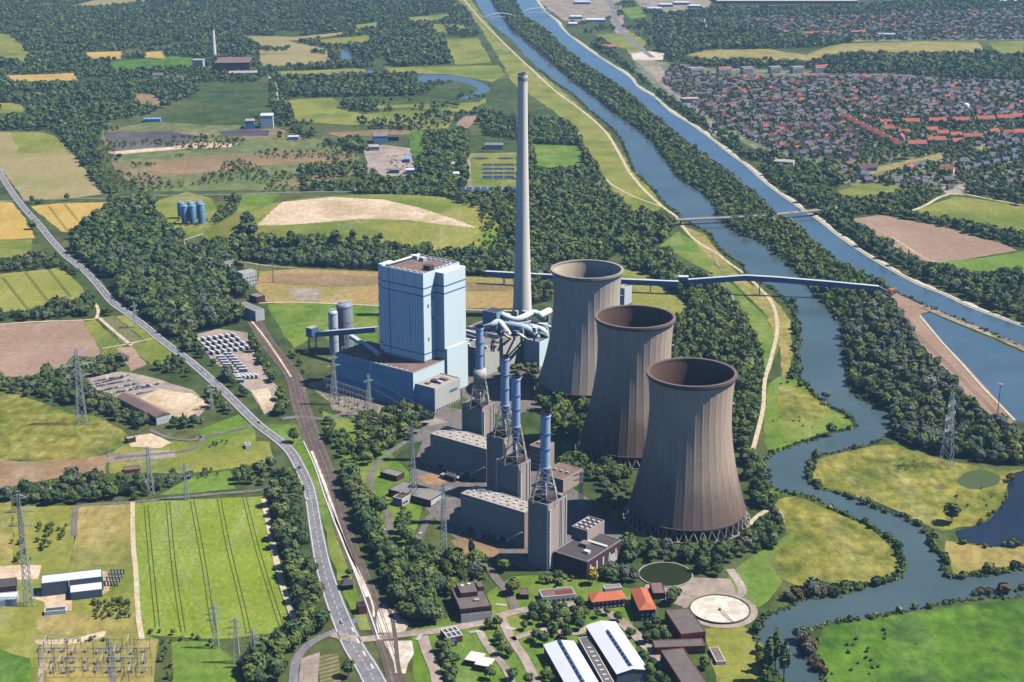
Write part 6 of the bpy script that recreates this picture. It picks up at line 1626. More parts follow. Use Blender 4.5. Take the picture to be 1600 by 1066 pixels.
def scatter(poly, area, jit=.5, seed=1):
    """jittered grid inside a photo polygon, one plant per `area` m2"""
    rng = np.random.default_rng(seed); q = np.array([G(x, max(-14, y)) for x, y in poly]); s = math.sqrt(area)
    x0, y0 = q.min(0); x1, y1 = q.max(0)
    gx, gy = np.meshgrid(np.arange(x0, x1, s), np.arange(y0, y1, s)); X = gx.ravel()+rng.uniform(-jit, jit, gx.size)*s; Y = gy.ravel()+rng.uniform(-jit, jit, gx.size)*s
    k = inside(q, X, Y); return X[k], Y[k]
from mathutils import noise as mn
def thin(X, Y, sc_, thr):
    return np.array([mn.noise((x*sc_, y*sc_, 3.3)) > thr for x, y in zip(X, Y)], bool)

# ---- woods, each a list of photo polygon, m2 per tree, thinning, height range, leaf kind
IL = [(760,-12),(800,-12),(815,25),(833,35),(862,57),(902,94),(960,132),(1015,177),(1060,214),(1100,244),(1150,284),(1185,309),(1212,337),(1265,376),(1307,409),(1360,435),(1398,458),(1384,466),(1395,480),(1318,508),(1305,497),(1292,480),(1265,447),(1235,417),(1200,387),(1160,369),(1122,338),(1105,309),(1067,284),(1050,264),(1015,217),(987,195),(930,152),(872,107),(832,72),(800,46)]
LIL = [(1316,505),(1384,466),(1412,497),(1440,540),(1500,610),(1576,672),(1620,700),(1620,728),(1560,728),(1460,712),(1404,692),(1392,680),(1396,646),(1370,632),(1332,605),(1322,560)]
WOODS = [
 ([(-80,-12),(715,-12),(745,45),(640,60),(560,112),(430,110),(400,130),(330,128),(160,142),(-80,130)], 150, -.28, (9, 15), 0),
 ([(-80,130),(160,140),(330,130),(300,150),(230,180),(162,192),(152,232),(175,302),(160,304),(112,236),(84,205),(-80,202)], 130, -.25, (9, 15), 0),
 ([(440,118),(650,118),(655,150),(580,152),(452,152)], 110, -.4, (10, 16), 0),
 ([(590,45),(680,45),(690,60),(708,101),(612,105),(598,80)], 110, -.6, (10, 17), 0),
 ([(405,102),(520,100),(590,104),(560,110),(410,113)], 110, -.5, (8, 13), 0),
 ([(538,158),(600,164),(640,168),(700,176),(650,182),(535,176)], 120, -.1, (8, 13), 0),
 ([(512,192),(640,184),(662,206),(512,208)], 120, -.2, (9, 14), 0),
 ([(655,176),(745,172),(765,178),(800,190),(830,196),(760,212),(690,212),(650,208)], 130, -.1, (8, 13), 0),
 ([(420,120),(452,118),(452,160),(470,205),(560,214),(575,238),(560,240),(470,214),(430,200)], 120, -.2, (9, 14), 0),
 ([(150,205),(330,180),(420,180),(470,205),(560,235),(575,300),(470,300),(330,303),(170,303)], 150, .12, (4, 8), 1, 1),
 ([(470,262),(560,258),(580,275),(570,302),(470,300)], 110, -.3, (8, 13), 1),
 ([(600,276),(650,265),(700,208),(732,212),(730,300),(700,302),(812,304),(812,280),(830,200),(900,206),(925,252),(945,300),(985,330),(1035,342),(1056,352),(1030,384),(985,404),(965,395),(940,415),(860,412),(830,410),(760,355),(640,314),(558,302),(572,285)], 85, -.55, (9, 15), 1),
 ([(175,316),(240,318),(252,350),(290,374),(300,396),(360,406),(382,440),(386,470),(374,505),(340,514),(302,522),(262,534),(222,500),(185,470),(150,430),(115,395),(112,368),(150,345)], 62, -.7, (11, 18), 0),
 ([(240,318),(340,308),(380,315),(350,350),(300,395),(285,375),(330,362),(262,362)], 140, .05, (6, 11), 1),
 ([(300,392),(395,362),(480,390),(600,392),(748,402),(800,405),(862,418),(862,470),(830,478),(828,436),(700,430),(590,422),(470,417),(345,406)], 70, -.65, (10, 16), 0),
 ([(748,352),(800,370),(835,400),(800,410),(745,402)], 160, .0, (4, 8), 1, 1),
 ([(975,405),(1012,400),(1035,390),(1062,420),(1105,440),(1150,480),(1180,525),(1192,565),(1194,610),(1190,665),(1176,706),(1200,760),(1212,800),(1180,800),(1160,720),(1150,640),(1150,590),(1062,545),(1052,500),(1075,486),(1040,448),(985,432)], 70, -.6, (9, 15), 1),
 (IL, 85, -.5, (8, 13), 1),
 (LIL, 70, -.7, (10, 17), 2),
 ([(925,72),(985,112),(1050,167),(1120,217),(1200,282),(1258,326),(1300,336),(1345,330),(1300,300),(1240,272),(1190,250),(1150,220),(1100,190),(1020,140),(960,85),(940,60)], 90, -.4, (9, 14), 0),
 ([(1258,328),(1330,345),(1400,385),(1460,414),(1520,428),(1620,434),(1620,514),(1525,482),(1437,442),(1370,405),(1307,362)], 75, -.7, (10, 16), 0),
 ([(1180,240),(1300,262),(1330,285),(1300,300),(1300,336),(1240,300)], 110, -.3, (10, 15), 0),
 ([(1290,304),(1330,294),(1500,304),(1440,322),(1418,335),(1376,336),(1310,338)], 75, -.6, (9, 14), 1),
 ([(1376,333),(1480,345),(1560,362),(1620,372),(1620,390),(1560,379),(1480,358)], 75, -.7, (9, 14), 0),
 ([(1500,296),(1620,290),(1620,326),(1560,316),(1506,302)], 120, -.2, (9, 14), 0),
 ([(1022,28),(1090,36),(1210,50),(1215,58),(1340,66),(1290,74),(1200,77),(1110,78),(1072,86),(1050,100),(1025,80)], 150, -.6, (11, 17), 0),
 ([(1262,98),(1330,80),(1440,84),(1540,84),(1620,88),(1620,128),(1480,124),(1390,115),(1300,118)], 140, -.6, (11, 17), 0),
 ([(1060,98),(1260,98),(1300,108),(1100,106)], 140, -.6, (11, 16), 0),
 ([(1000,20),(1040,15),(1330,12),(1620,-12),(1620,14),(1330,26),(1090,30)], 170, -.5, (10, 16), 0),
 ([(1090,30),(1330,24),(1620,12),(1620,62),(1340,64),(1215,58),(1090,46)], 230, -.9, (7, 12), 0),
 ([(1050,102),(1110,120),(1200,122),(1480,128),(1620,132),(1620,240),(1500,240),(1400,240),(1330,252),(1270,248),(1200,232),(1120,192),(1035,128)], 120, -.9, (6, 11), 0),
 ([(1300,240),(1400,235),(1620,215),(1620,296),(1480,300),(1330,290),(1280,262)], 150, -.5, (7, 12), 1),
 ([(840,-12),(990,-12),(1030,60),(1000,90),(960,80),(900,44)], 300, .05, (8, 12), 0),
 # left side of the road
 ([(-30,472),(40,480),(140,470),(146,494),(50,502),(-30,504)], 70, -.5, (9, 14), 0),
 ([(-30,405),(50,402),(100,412),(98,420),(40,425),(-30,430)], 80, -.4, (8, 12), 0),
 ([(38,335),(62,352),(100,402),(132,430),(152,470),(182,502),(160,500),(128,465),(98,425),(74,395),(52,372),(34,345)], 90, -.3, (8, 12), 0),
 ([(14,262),(60,312),(90,335),(110,360),(100,366),(60,336),(20,300)], 130, -.1, (7, 11), 0),
 ([(-30,590),(50,598),(100,578),(152,568),(176,556),(210,578),(150,590),(132,602),(200,630),(240,655),(250,680),(205,668),(150,648),(60,622),(-30,612)], 70, -.6, (8, 13), 0),
 ([(205,560),(240,566),(262,560),(300,600),(330,630),(340,655),(310,668),(262,672),(268,658),(330,640),(296,608),(240,585),(210,575)], 80, -.2, (8, 12), 0),
 ([(260,545),(300,575),(345,622),(395,668),(378,662),(330,628),(290,590),(250,552)], 90, -.3, (8, 12), 0),
 ([(270,532),(300,530),(330,565),(366,592),(412,650),(408,664),(380,645),(330,600),(300,570),(268,544)], 80, -.5, (8, 13), 0),
 ([(388,520),(404,552),(428,592),(444,640),(440,660),(426,640),(410,600),(396,565),(380,530)], 70, -.6, (8, 13), 0),
 ([(10,755),(60,748),(120,742),(170,738),(240,740),(330,728),(330,740),(290,762),(240,785),(120,800),(60,800),(10,782)], 75, -.6, (8, 13), 0),
 ([(360,732),(420,724),(446,742),(440,765),(420,768),(366,760)], 80, -.6, (9, 14), 0),
 ([(420,500),(440,498),(470,560),(482,600),(474,606),(452,560),(430,525)], 110, .0, (5, 9), 1, 1),
 ([(248,998),(268,1000),(272,1075),(250,1075)], 45, -.9, (3, 6), 1, 1),
 ([(225,985),(270,988),(320,1000),(345,1010),(340,1016),(300,1006),(230,998)], 60, -.4, (3, 6), 0, 1),
 ([(143,940),(204,938),(206,967),(145,968)], 14, -.9, (2, 4), 1, 1),
 ([(20,800),(60,800),(100,830),(70,880),(14,880)], 110, .02, (3, 7), 1, 1),
 # plant interior
 ([(500,640),(525,660),(560,720),(580,760),(612,800),(596,800),(560,740),(515,700)], 90, -.2, (7, 12), 1, 1),
 ([(560,655),(650,640),(672,660),(640,690),(600,712),(575,735),(555,700)], 75, -.4, (9, 14), 1, 1),
 ([(620,800),(650,806),(662,826),(640,838),(622,824)], 60, -.6, (6, 9), 1),
 ([(820,600),(880,620),(930,640),(925,700),(870,680),(840,640)], 70, -.6, (10, 15), 1),
 ([(880,715),(945,712),(985,740),(980,770),(920,752),(870,738)], 80, -.7, (11, 15), 1),
 ([(940,742),(985,760),(985,840),(960,820),(930,800)], 110, -.3, (8, 12), 0),
 ([(975,842),(1010,858),(1100,862),(1160,850),(1200,815),(1224,830),(1200,862),(1170,895),(1140,905),(1085,895),(1060,882),(1010,880),(985,888)], 62, -.5, (8, 13), 0),
 ([(925,880),(985,862),(1005,890),(995,915),(955,915),(930,900)], 80, -.4, (8, 12), 0),
 ([(660,860),(760,872),(800,888),(760,905),(742,930),(700,940),(680,930),(660,900)], 80, -.5, (10, 14), 1),
 ([(735,545),(815,560),(845,580),(840,610),(800,600)], 140, -.0, (7, 11), 1),
 ([(1150,950),(1180,960),(1192,1000),(1220,1072),(1196,1072),(1176,1010)], 60, -.5, (8, 12), 1),
]
WOODS += [
 ([(60,800),(82,800),(84,850),(60,852)], 60, -.3, (4, 7), 1, 1), ([(74,825),(104,820),(106,842),(76,846)], 45, -.9, (4, 7), 1, 1),
 ([(100,1000),(160,996),(162,1002),(102,1008)], 30, -.9, (2, 4), 1, 1), ([(20,962),(60,958),(62,972),(20,980)], 70, -.2, (3, 5), 1, 1),
 ([(318,735),(345,738),(342,744),(300,750)], 40, -.9, (4, 6), 0, 1), ([(322,700),(345,690),(395,702),(400,708),(350,700)], 40, .0, (3, 5), 1, 1),
 ([(745,345),(790,360),(830,385),(850,405),(800,408),(752,400),(758,375)], 90, -.2, (4, 9), 1, 1),
 ([(1212,610),(1250,600),(1290,640),(1290,665),(1225,690),(1205,680)], 160, .1, (1, 2.5), 1, 1), ([(1440,740),(1570,742),(1560,790),(1520,800),(1450,760)], 140, .05, (1, 3), 1, 1),
 ([(452,190),(700,178),(705,206),(460,206)], 260, -.1, (6, 11), 0, 1), ([(600,160),(760,150),(756,166),(600,176)], 260, .0, (6, 11), 0, 1), ([(650,125),(735,132),(738,148),(655,150)], 160, -.1, (6, 11), 0, 1),
 ([(405,74),(515,82),(512,86),(405,80)], 130, .0, (8, 12), 0, 1), ([(660,210),(728,205),(735,250),(700,268),(655,262)], 120, -.3, (9, 14), 1, 1), ([(690,28),(738,40),(750,58),(700,60)], 160, -.1, (8, 13), 0, 1),
 ([(745,186),(880,190),(900,206),(830,225),(760,212)], 100, -.4, (9, 14), 0, 1), ([(560,262),(600,276),(575,300),(555,300)], 90, -.5, (9, 13), 1, 1),
 ([(265,330),(285,322),(330,335),(350,352),(300,360),(262,352)], 260, .1, (5, 8), 1, 1), ([(340,330),(360,318),(378,322),(345,360),(332,356)], 80, -.4, (6, 10), 1, 1),
 ([(985,500),(1060,545),(1150,600),(1158,700),(1100,720),(950,620),(925,520)], 90, -.5, (9, 14), 1),
 ([(-260,60),(-80,60),(-60,200),(-30,260),(-200,330)], 150, -.2, (9, 14), 0), ([(-200,404),(-30,404),(-30,430),(-200,440)], 90, -.4, (9, 13), 0),
 ([(1150,815),(1196,812),(1205,845),(1160,850)], 45, -.8, (8, 12), 0, 1), ([(815,905),(835,900),(905,905),(912,925),(840,925)], 130, -.1, (6, 10), 1, 1), ([(1060,960),(1005,925),(1012,918),(1060,940)], 90, -.3, (6, 9), 1, 1),
]
WX = []
for wi, (poly, area, thr, hr, kind, *fl) in enumerate(WOODS):
    X, Y = scatter(poly, area, .55, 100+wi)
    if thr > -.9 and len(X):
        k = thin(X, Y, .011, thr); X, Y = X[k], Y[k]
    rng = np.random.default_rng(900+wi); h = rng.uniform(hr[0], hr[1], len(X))
    k = free(X, Y, h, 1.0, 6.5, not fl); X, Y, h = X[k], Y[k], h[k]
    big = rng.random(len(X)) < .14; h = h*np.where(big, 1.28, rng.uniform(.6, 1.08, len(X)))
    rx = np.minimum(h*rng.uniform(.34, .56, len(X)), (math.sqrt(area)*.62+1.5)*np.where(big, 1.35, 1.0))
    WX.append(np.stack([X, Y, h, rx, np.full(len(X), kind)], 1))
W = np.concatenate(WX)
print('woodland trees', len(W))
gz = np.array([hillz(x, y) for x, y in W[:, :2]])
dist = W[:, 1]
VV, TT, MM = [], [], []
rng = np.random.default_rng(3)
for lo, hi, n, sz in ((0, 1500, 330, .2), (1500, 2100, 210, .25), (2100, 3100, 100, .34), (3100, 99999, 42, .48)):
    for kind in (0, 1, 2):
        k = (dist >= lo) & (dist < hi) & (W[:, 4] == kind)
        if not k.any(): continue
        w = W[k]; v, T = leaf_cloud(w[:, 0], w[:, 1], w[:, 2]*.55+gz[k], w[:, 3], w[:, 2]*.47, n, rng, None, sz)
        con = rng.random(len(w)) < (.07 if lo < 2100 else .03)
        if con.any():
            c_ = w[con]; v2, T2 = leaf_cloud(c_[:, 0], c_[:, 1], c_[:, 2]*.62+gz[k][con], c_[:, 3]*.7, c_[:, 2]*.6, n, rng, .85, sz)
            VV.append(v2); TT.append(rng.uniform(0, 1, len(c_))[T2]); MM.append(np.full(len(T2), 4))
        VV.append(v); tint = rng.uniform(0, 1, len(w)); TT.append(tint[T])
        mk_ = np.full(len(w), kind)
        if kind == 2: mk_ = np.where(rng.random(len(w)) < .03, 3, rng.choice([0, 0, 1, 2, 2], len(w)))
        elif kind == 1: mk_ = rng.choice([1, 1, 1, 0, 2] if False else [1, 1, 1, 0], len(w))
        else: mk_ = rng.choice([0, 0, 0, 1, 0, 2] if lo < 2100 else [0, 0, 0, 1], len(w))
        MM.append(mk_[T])
me = quads_mesh('woodland', np.concatenate(VV), ['leaf_dark', 'leaf_green', 'leaf_willow', 'leaf_rust', 'leaf_conifer'], np.concatenate(TT), np.concatenate(MM))
wo = bpy.data.objects.new('woodland', me); COL.objects.link(wo)
tag(wo, 'dark green woods, hedges and thickets covering the plain, river island and town gardens', 'woodland', None, 'stuff')
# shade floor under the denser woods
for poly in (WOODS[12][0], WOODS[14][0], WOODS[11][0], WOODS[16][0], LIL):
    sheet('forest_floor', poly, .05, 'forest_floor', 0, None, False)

# ---- individual trees
def crown_proto(n, rx, rz, mat, seed, taper=None, sz=.26, lift=.5):
    rng = np.random.default_rng(seed); o = np.zeros(1)
    v, T = leaf_cloud(o, o, np.array([rz*1.0+lift]), np.array([rx]), np.array([rz]), n, rng, taper, sz)
    return quads_mesh('crown', v, [mat], np.full(len(T), rng.uniform(0, 1)))
def tree_proto(name, n, rx, rz, mat, seed, taper=None, sz=.26, lift=1.2):
    t = bpy.data.objects.new(name, None); COL.objects.link(t)
    c = bpy.data.objects.new('crown', crown_proto(n, rx, rz, mat, seed, taper, sz, lift)); COL.objects.link(c); c.parent = t
    b = MB(); top = lift+rz*1.1; b.tube((0, 0, -.2), (0, 0, top), .32, .12, 7)
    rr = random.Random(seed)
    for k in range(4):
        a = k*1.6+rr.random(); z = lift+rz*(.5+.15*k); b.tube((0, 0, z*.8), (rx*.6*math.cos(a), rx*.6*math.sin(a), z+rz*.35), .15, .05, 5, 0, False)
    b.build('trunk', ['bark'], t); return t
TPR = {}
def tree(kind, x, y, s, label, group, name='broadleaf_tree', cat='tree', yaw=None):
    if kind not in TPR:
        k = kind.split('.')[0]; sd = 40+len(TPR)
        if k == 'broad': t = tree_proto(name, 430, 5.2, 6.0, 'leaf_dark', sd, None, .2)
        elif k == 'fresh': t = tree_proto(name, 430, 5.2, 5.6, 'leaf_green', sd, None, .2)
        elif k == 'willow': t = tree_proto(name, 460, 6.0, 5.6, 'leaf_willow', sd, None, .2)
        elif k == 'conifer': t = tree_proto(name, 300, 4.8, 9.0, 'leaf_conifer', sd, .85, .26)
        elif k == 'poplar': t = tree_proto(name, 320, 3.2, 10, 'leaf_dark', sd, .55, .32)
        elif k == 'yellow': t = tree_proto(name, 280, 5, 6.2, 'leaf_yellow', sd)
        elif k == 'rust': t = tree_proto(name, 200, 4.6, 3.6, 'leaf_rust', sd, None, .26, .3)
        elif k == 'bush': t = tree_proto(name, 150, 2.6, 1.9, 'leaf_dark', sd, None, .3, .1)
        elif k == 'bushg': t = tree_proto(name, 150, 2.6, 1.8, 'leaf_green', sd, None, .3, .1)
        TPR[kind] = t
    else: t = copy_tree(TPR[kind])
    t.name = name; t.location = (x, y, 0); t.rotation_euler = (0, 0, R.uniform(0, 6.28)); t.scale = (s, s, s*R.uniform(.9, 1.12))
    if 'group' in t: del t['group']
    return tag(t, label, cat, group)
def grove(poly, area, kinds, sr, label, group, seed, fields=True, limit=999):
    X, Y = scatter(poly, area, .45, seed); k = free(X, Y, np.full(len(X), 10.0), 1.5, 0, fields); X, Y = X[k], Y[k]
    for x, y in list(zip(X, Y))[:limit]: tree(kinds[R.randrange(len(kinds))], x, y, R.uniform(*sr), label, group)
    print(group, len(X))
V3 = ['broad.1', 'broad.2', 'broad.3', 'broad.4', 'fresh.1', 'fresh.2']
grove([(446,748),(470,758),(488,800),(497,850),(512,905),(528,950),(515,985),(480,1008),(455,1035),(440,1080),(375,1080),(398,1036),(440,1000),(462,978),(452,925),(432,860),(422,790)], 88, V3, (1.05, 1.5), 'dark broadleaf tree in the dense belt between barley field and main road', 'trees of the belt left of the main road', 21)
grove([(520,720),(548,735),(574,770),(606,806),(640,850),(668,890),(684,935),(686,975),(650,985),(622,960),(604,920),(580,870),(556,810),(536,770)], 88, V3, (1.0, 1.45), 'dark broadleaf tree in the dense belt between railway and plant lawns', 'trees of the belt right of the railway', 22)
grove([(816,938),(850,940),(905,935),(918,960),(900,1000),(870,1000),(840,985),(815,965)], 62, V3, (.65, 1.05), 'round garden tree between the flat offices and the tiled offices', 'garden trees by the offices', 23, False)
grove([(690,1000),(720,1008),(735,1050),(726,1078),(690,1078),(684,1030)], 120, V3, (.55, .9), 'round garden tree near the lodge and the cream canopies', 'garden trees by the lodge', 24, False)
grove([(770,990),(796,1008),(822,1078),(770,1078),(752,1020)], 150, V3, (.55, .9), 'round tree on the lawn strips between the works streets', 'trees on the works lawn strips', 25, False)
grove([(985,960),(1040,985),(1050,1078),(1022,1078),(1000,1010)], 90, V3, (.5, .85), 'green tree between the white halls and brick stores', 'trees between halls and stores', 26, False)
grove([(845,985),(900,985),(900,1000),(850,1006),(835,1030),(870,1078),(850,1078),(822,1030)], 110, V3, (.5, .85), 'green tree along the west side of the white halls', 'trees west of the white halls', 27, False)
one = [('conifer.1', 736, 872, 1.0, 'dark pointed conifer on the plant lawn before the nearest hall', 'conifer'), ('yellow.1', 925, 913, 1.0, 'bright golden yellow tree at the foot of the dark workshop hall', None), ('yellow.2', 984, 948, .45, 'small yellow tree between the two tiled offices', None),
 ('willow.1', 686, 925, 1.25, 'large pale grey green tree left of the round silvery one', None), ('willow.2', 742, 905, 1.3, 'large silvery tree behind the brown office block', None), ('fresh.1', 800, 928, 1.25, 'big fresh green tree on the lawn right of the office block', None),
 ('broad.1', 459, 692, 1.15, 'lone dark round tree between road bend and railway', None), ('broad.2', 546, 902, .6, 'round tree behind the dark roofed crossing house', None), ('broad.3', 545, 1058, 1.0, 'dark tree beside the planting bed at the bottom edge', None),
 ('broad.2', 522, 508, .8, 'lone bush like tree on the lawn below the dry meadow', None), ('poplar.1', 1211, 1050, 1.7, 'tallest dark poplar on the river bank at the bottom edge', 'poplar'), ('poplar.2', 1199, 1064, 1.5, 'second dark poplar left of the tallest', 'poplar'), ('poplar.1', 1224, 1068, 1.55, 'third dark poplar closest to the river', 'poplar'),
 ('broad.4', 785, 1024, .8, 'dark tree with long shadow on the lawn strip between two works streets, upper', None), ('broad.1', 800, 1064, .85, 'dark tree on the lawn strip at the bottom edge, left of two', None), ('broad.3', 826, 1070, .75, 'dark tree at the bottom edge, right of two on the lawn strip', None),
 ('broad.2', 764, 983, .75, 'left tree of the pair at the zebra crossing before the office block', None), ('fresh.2', 776, 982, .8, 'right tree of the pair at the zebra crossing before the office block', None), ('broad.1', 819, 985, .6, 'small tree on the corner east of the zebra crossings', None),
 ('broad.4', 703, 1040, .8, 'dark round tree left of the cream canopies', None), ('broad.3', 905, 985, .85, 'dark tree at the top left corner of the white halls', None), ('fresh.1', 965, 972, .7, 'slim green tree between tiled offices and white hall', None), ('broad.1', 985, 998, .75, 'tree beside the right white hall eaves', None), ('broad.2', 1010, 1005, .8, 'left tree of a pair on grass before the brick stores', None), ('fresh.1', 1024, 1003, .8, 'right tree of a pair on grass before the brick stores', None),
 ('fresh.2', 1004, 1035, .8, 'green tree along the east wall of the right white hall', None), ('fresh.1', 1014, 1060, .9, 'green tree at the lower east corner of the right white hall', None), ('broad.3', 935, 966, .6, 'small tree before the orange tiled office front', None), ('fresh.1', 948, 962, .55, 'second small tree before the orange tiled office front', None), ('broad.4', 1048, 945, 1.0, 'dark tree behind the long brick store', None), ('broad.1', 1056, 940, .9, 'dark tree next to the works yard and pond', None),
 ('fresh.2', 1100, 1046, 1.0, 'fresh green bush like tree in the brick store yard', None), ('broad.2', 873, 985, .8, 'dark round tree on the lawn above the parked red car', None), ('broad.1', 838, 1002, .85, 'dark round tree left of the left white hall', None), ('broad.3', 850, 1010, .8, 'second dark round tree left of the left white hall', None),
 ('broad.2', 105, 313, .9, 'lone tree beside the narrow road between fields', None), ('broad.1', 1298, 682, 1.0, 'round dark bush tree at the tip of the river meadow', None), ('willow.1', 1290, 624, .8, 'grey bush tree on the left river bank above the bend', None), ('broad.4', 1275, 722, .9, 'round green tree on the right bank where the river narrows', None), ('broad.3', 1487, 818, 1.55, 'dark tree with black shadow between river and dark pond', None)]
for kd, px, py, s, lab, nm in one:
    X, Y = G(px, py); tree(kd, X, Y, s, lab, None, {'conifer': 'conifer', 'poplar': 'poplar_tree'}.get(nm, 'broadleaf_tree'))
# ---- bushes on the banks
def row(pts, n, jit, kinds, sr, lab, grp, name='bush'):
    l = gl(pts); A = np.array(l); d = np.r_[0, np.cumsum(np.hypot(*np.diff(A, axis=0).T))]
    for i in range(n):
        s = d[-1]*min(1, max(0, (i+R.uniform(-1.6, 1.6))/n)); x = np.interp(s, d, A[:, 0])+R.uniform(-jit, jit); y = np.interp(s, d, A[:, 1])+R.uniform(-jit, jit)
        tree(kinds[R.randrange(len(kinds))], float(x), float(y), sr[0]*.75+(sr[1]*1.2-sr[0]*.75)*R.random()**1.7, lab, grp, name, 'bush')
def rowx(*a): pass
BK = ['bush.1', 'bush.2', 'bush.3', 'bushg.1', 'bushg.2']
row([(1266,722),(1264,748),(1278,762),(1320,776),(1372,796),(1412,810),(1440,824),(1452,838),(1458,858),(1474,872),(1480,892)], 54, 2.5, BK, (.7, 1.5), 'leafy bush on the bank around the right river meadow', 'bushes around the right river meadow')
row([(1482,904),(1510,902),(1550,896),(1605,888)], 16, 2.5, BK, (.9, 1.9), 'leafy bush along the inlet below the dry meadow', 'bushes along the inlet')
row([(1310,800),(1350,818),(1388,840),(1404,860),(1406,880),(1398,906)], 25, 2, BK, (.6, 1.2), 'leafy bush on the bank of the big tussock meadow', 'bushes on the tussock meadow bank')
row([(1398,908),(1362,914),(1330,922),(1302,930)], 13, 3, BK, (1.2, 2.0), 'large bush at the south end of the big tussock meadow', 'large bushes south of the tussock meadow')
row([(1300,928),(1280,930),(1258,926),(1240,935),(1218,942)], 16, 4, ['rust.1', 'rust.2', 'willow.3'], (.7, 1.05), 'brownish olive willow bush at the river corner', 'brownish bushes at the river corner')
row([(1528,930),(1560,928),(1605,922)], 10, 2.5, ['rust.1', 'rust.2', 'bushg.1'], (.7, 1.1), 'reddish olive bush on the reed tongue at the inlet', 'reddish bushes on the reed tongue')
row([(1256,1000),(1262,1020),(1275,1040),(1290,1056)], 11, 3, ['rust.1', 'bush.1', 'willow.3'], (.7, 1.2), 'bush on the bank left of the cattle pasture', 'bushes left of the cattle pasture')
row([(1285,980),(1330,968),(1380,960),(1440,950),(1500,940)], 14, 1.5, BK, (.4, 1.0), 'small dark bush on the top edge of the cattle pasture', 'bushes at the pasture top edge')
for i in range(17):
    x, y = G(R.uniform(1300, 1400), R.uniform(985, 1055)); tree(BK[R.randrange(5)], x, y, R.uniform(.35, .75), 'small dark bush standing loose on the cattle pasture', 'loose bushes on the cattle pasture', 'bush', 'bush')
row([(1222,600),(1245,596),(1262,608),(1284,628),(1310,642),(1332,656)], 13, 3, BK, (.6, 1.2), 'bush on the left river bank above the bend', 'bushes on the left bank above the bend')
row([(1236,470),(1246,500),(1246,560),(1240,590)], 18, 3, BK, (1.2, 2.0), 'tall bush in the strip between path and river', 'tall bushes between path and river')
row([(1200,740),(1196,770),(1210,800),(1216,830),(1205,860)], 11, 4, ['broad.1', 'fresh.1', 'broad.2'], (.6, .9), 'tree like bush at the river narrows east of the nearest cooling tower', 'bushes at the river narrows')
rowx([(1062,342),(1100,368),(1140,410),(1166,436),(1205,455),(1236,480)], 49, 2.5, BK, (.7, 1.3), 'bush on the left river bank below the road bridge', 'bushes below the road bridge')
rowx([(775,45),(820,92),(880,145),(930,190),(975,245),(1010,292),(1040,325)], 87, 2.5, BK, (.7, 1.4), 'bush on the left river bank above the road bridge', 'bushes above the road bridge')
row([(1578,748),(1572,775),(1556,800),(1520,826)], 13, 2.5, BK+['rust.1'], (.5, 1.1), 'bush on the shore of the dark pond', 'bushes at the dark pond')
row([(1508,850),(1545,856),(1600,852)], 10, 2, BK, (.6, 1.2), 'bush on the lower shore of the dark pond', 'bushes at the lower pond shore')

# low growth along every bank
A = []
for l in (river, canal[:32]):
    q = smooth_line(gl(l), 2, False); q = [p for p in q if 900 < p[1] < 4200]
    for i in range(len(q)-1):
        (x0, y0), (x1, y1) = q[i], q[i+1]; L = math.hypot(x1-x0, y1-y0)
        if L > 400: continue
        for k in range(int(L/1.7)):
            t = R.random(); o = R.gauss(0, 1.6)-.8; A.append((x0+(x1-x0)*t-(y1-y0)/L*o, y0+(y1-y0)*t+(x1-x0)/L*o))
A = np.array(A); rng = np.random.default_rng(8); h = rng.uniform(.5, 1.7, len(A))*np.where(rng.random(len(A)) < .15, 1.8, 1)
v, T = leaf_cloud(A[:, 0], A[:, 1], h*.45, h*1.25, h*.8, 14, rng, None, .5)
o = bpy.data.objects.new('bank_growth', quads_mesh('bank_growth', v, ['leaf_green', 'leaf_dark'], rng.uniform(0, 1, len(A))[T], rng.integers(0, 2, len(A))[T])); COL.objects.link(o)
tag(o, 'reeds, nettles and low scrub fringing the banks of river and canal', 'bank growth', None, 'stuff')
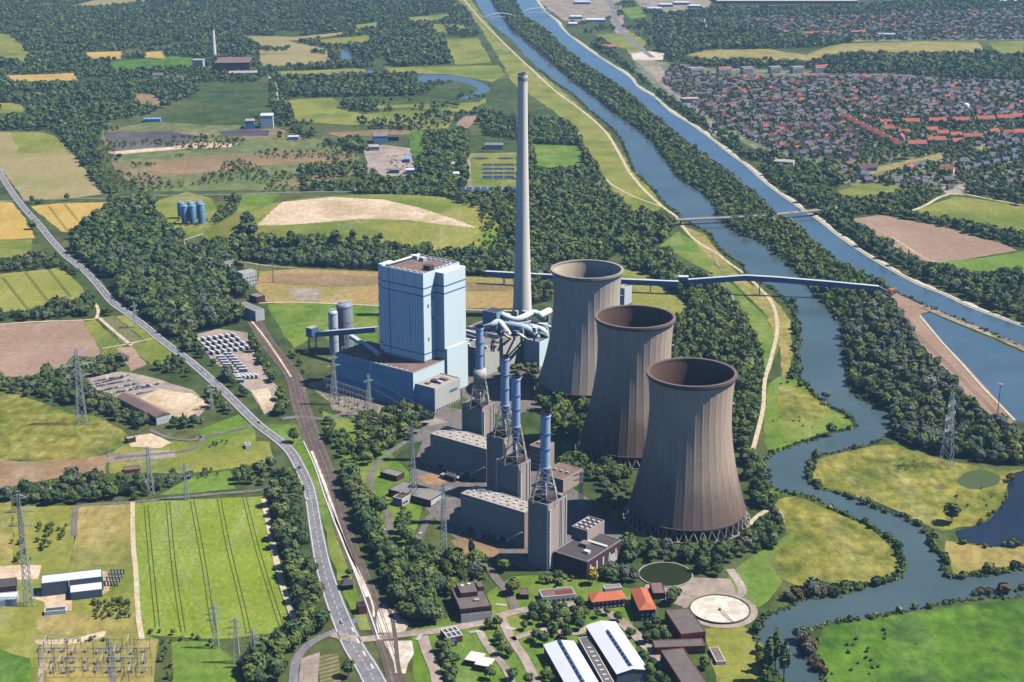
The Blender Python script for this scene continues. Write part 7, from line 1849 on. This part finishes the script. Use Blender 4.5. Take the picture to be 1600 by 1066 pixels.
# ================================================================ light, air, camera
SUN_EL, SUN_AZ = math.radians(56), math.radians(0)   # azimuth from +X, towards -Y negative
d = Vector((math.cos(SUN_EL)*math.cos(SUN_AZ), math.cos(SUN_EL)*math.sin(SUN_AZ), math.sin(SUN_EL)))
l = bpy.data.lights.new('sun', 'SUN'); l.energy = 5.0; l.angle = math.radians(.53); l.color = (1.0, .94, .84)
s = bpy.data.objects.new('sun', l); COL.objects.link(s); s.rotation_euler = d.to_track_quat('Z', 'Y').to_euler(); s.location = (2000, 0, 3000)
w = bpy.data.worlds.new('World'); sc.world = w; w.use_nodes = True
nt = w.node_tree; bg = nt.nodes['Background']; sky = nt.nodes.new('ShaderNodeTexSky'); sky.sky_type = 'NISHITA'; sky.sun_disc = False
sky.sun_elevation = SUN_EL; sky.sun_rotation = math.radians(90)-SUN_AZ; sky.altitude = 800; sky.air_density = .8; sky.dust_density = .1; sky.ozone_density = 10.0
nt.links.new(sky.outputs[0], bg.inputs[0]); bg.inputs[1].default_value = .09
cam = bpy.data.cameras.new('camera'); cam.sensor_width = 36; cam.lens = 36*F0/W0; cam.clip_start = 5; cam.clip_end = 60000
co = bpy.data.objects.new('camera', cam); COL.objects.link(co); co.location = (0, 0, CAMH); co.rotation_euler = (math.pi/2-TH, 0, 0); sc.camera = co
HAZE = 4.6e-5
if HAZE:
    b = MB(); b.prism([(-17000, -1500), (17000, -1500), (17000, 25000), (-17000, 25000)], -1, 620, 0, None, True)
    m = bpy.data.materials.new('haze_air'); m.use_nodes = True; nt = m.node_tree; nt.nodes.remove(nt.nodes['Principled BSDF'])
    pv = nt.nodes.new('ShaderNodeVolumePrincipled'); pv.inputs['Color'].default_value = (.40, .68, 1, 1); pv.inputs['Density'].default_value = HAZE; pv.inputs['Anisotropy'].default_value = .09
    nt.links.new(pv.outputs[0], nt.nodes['Material Output'].inputs['Volume']); MATS['haze_air'] = m
    o = b.build('haze', ['haze_air']); tag(o, 'thin blue summer haze over the whole plain', 'haze', None, 'stuff')
vs = sc.view_settings; vs.view_transform = 'Standard'; vs.look = 'None'; vs.gamma = 1; vs.exposure = 0.36; vs.use_curve_mapping = False
cy = sc.cycles; cy.max_bounces = 4; cy.diffuse_bounces = 0; cy.glossy_bounces = 2; cy.transmission_bounces = 2; cy.volume_bounces = 0; cy.caustics_reflective = False; cy.caustics_refractive = False
cy.use_denoising = True
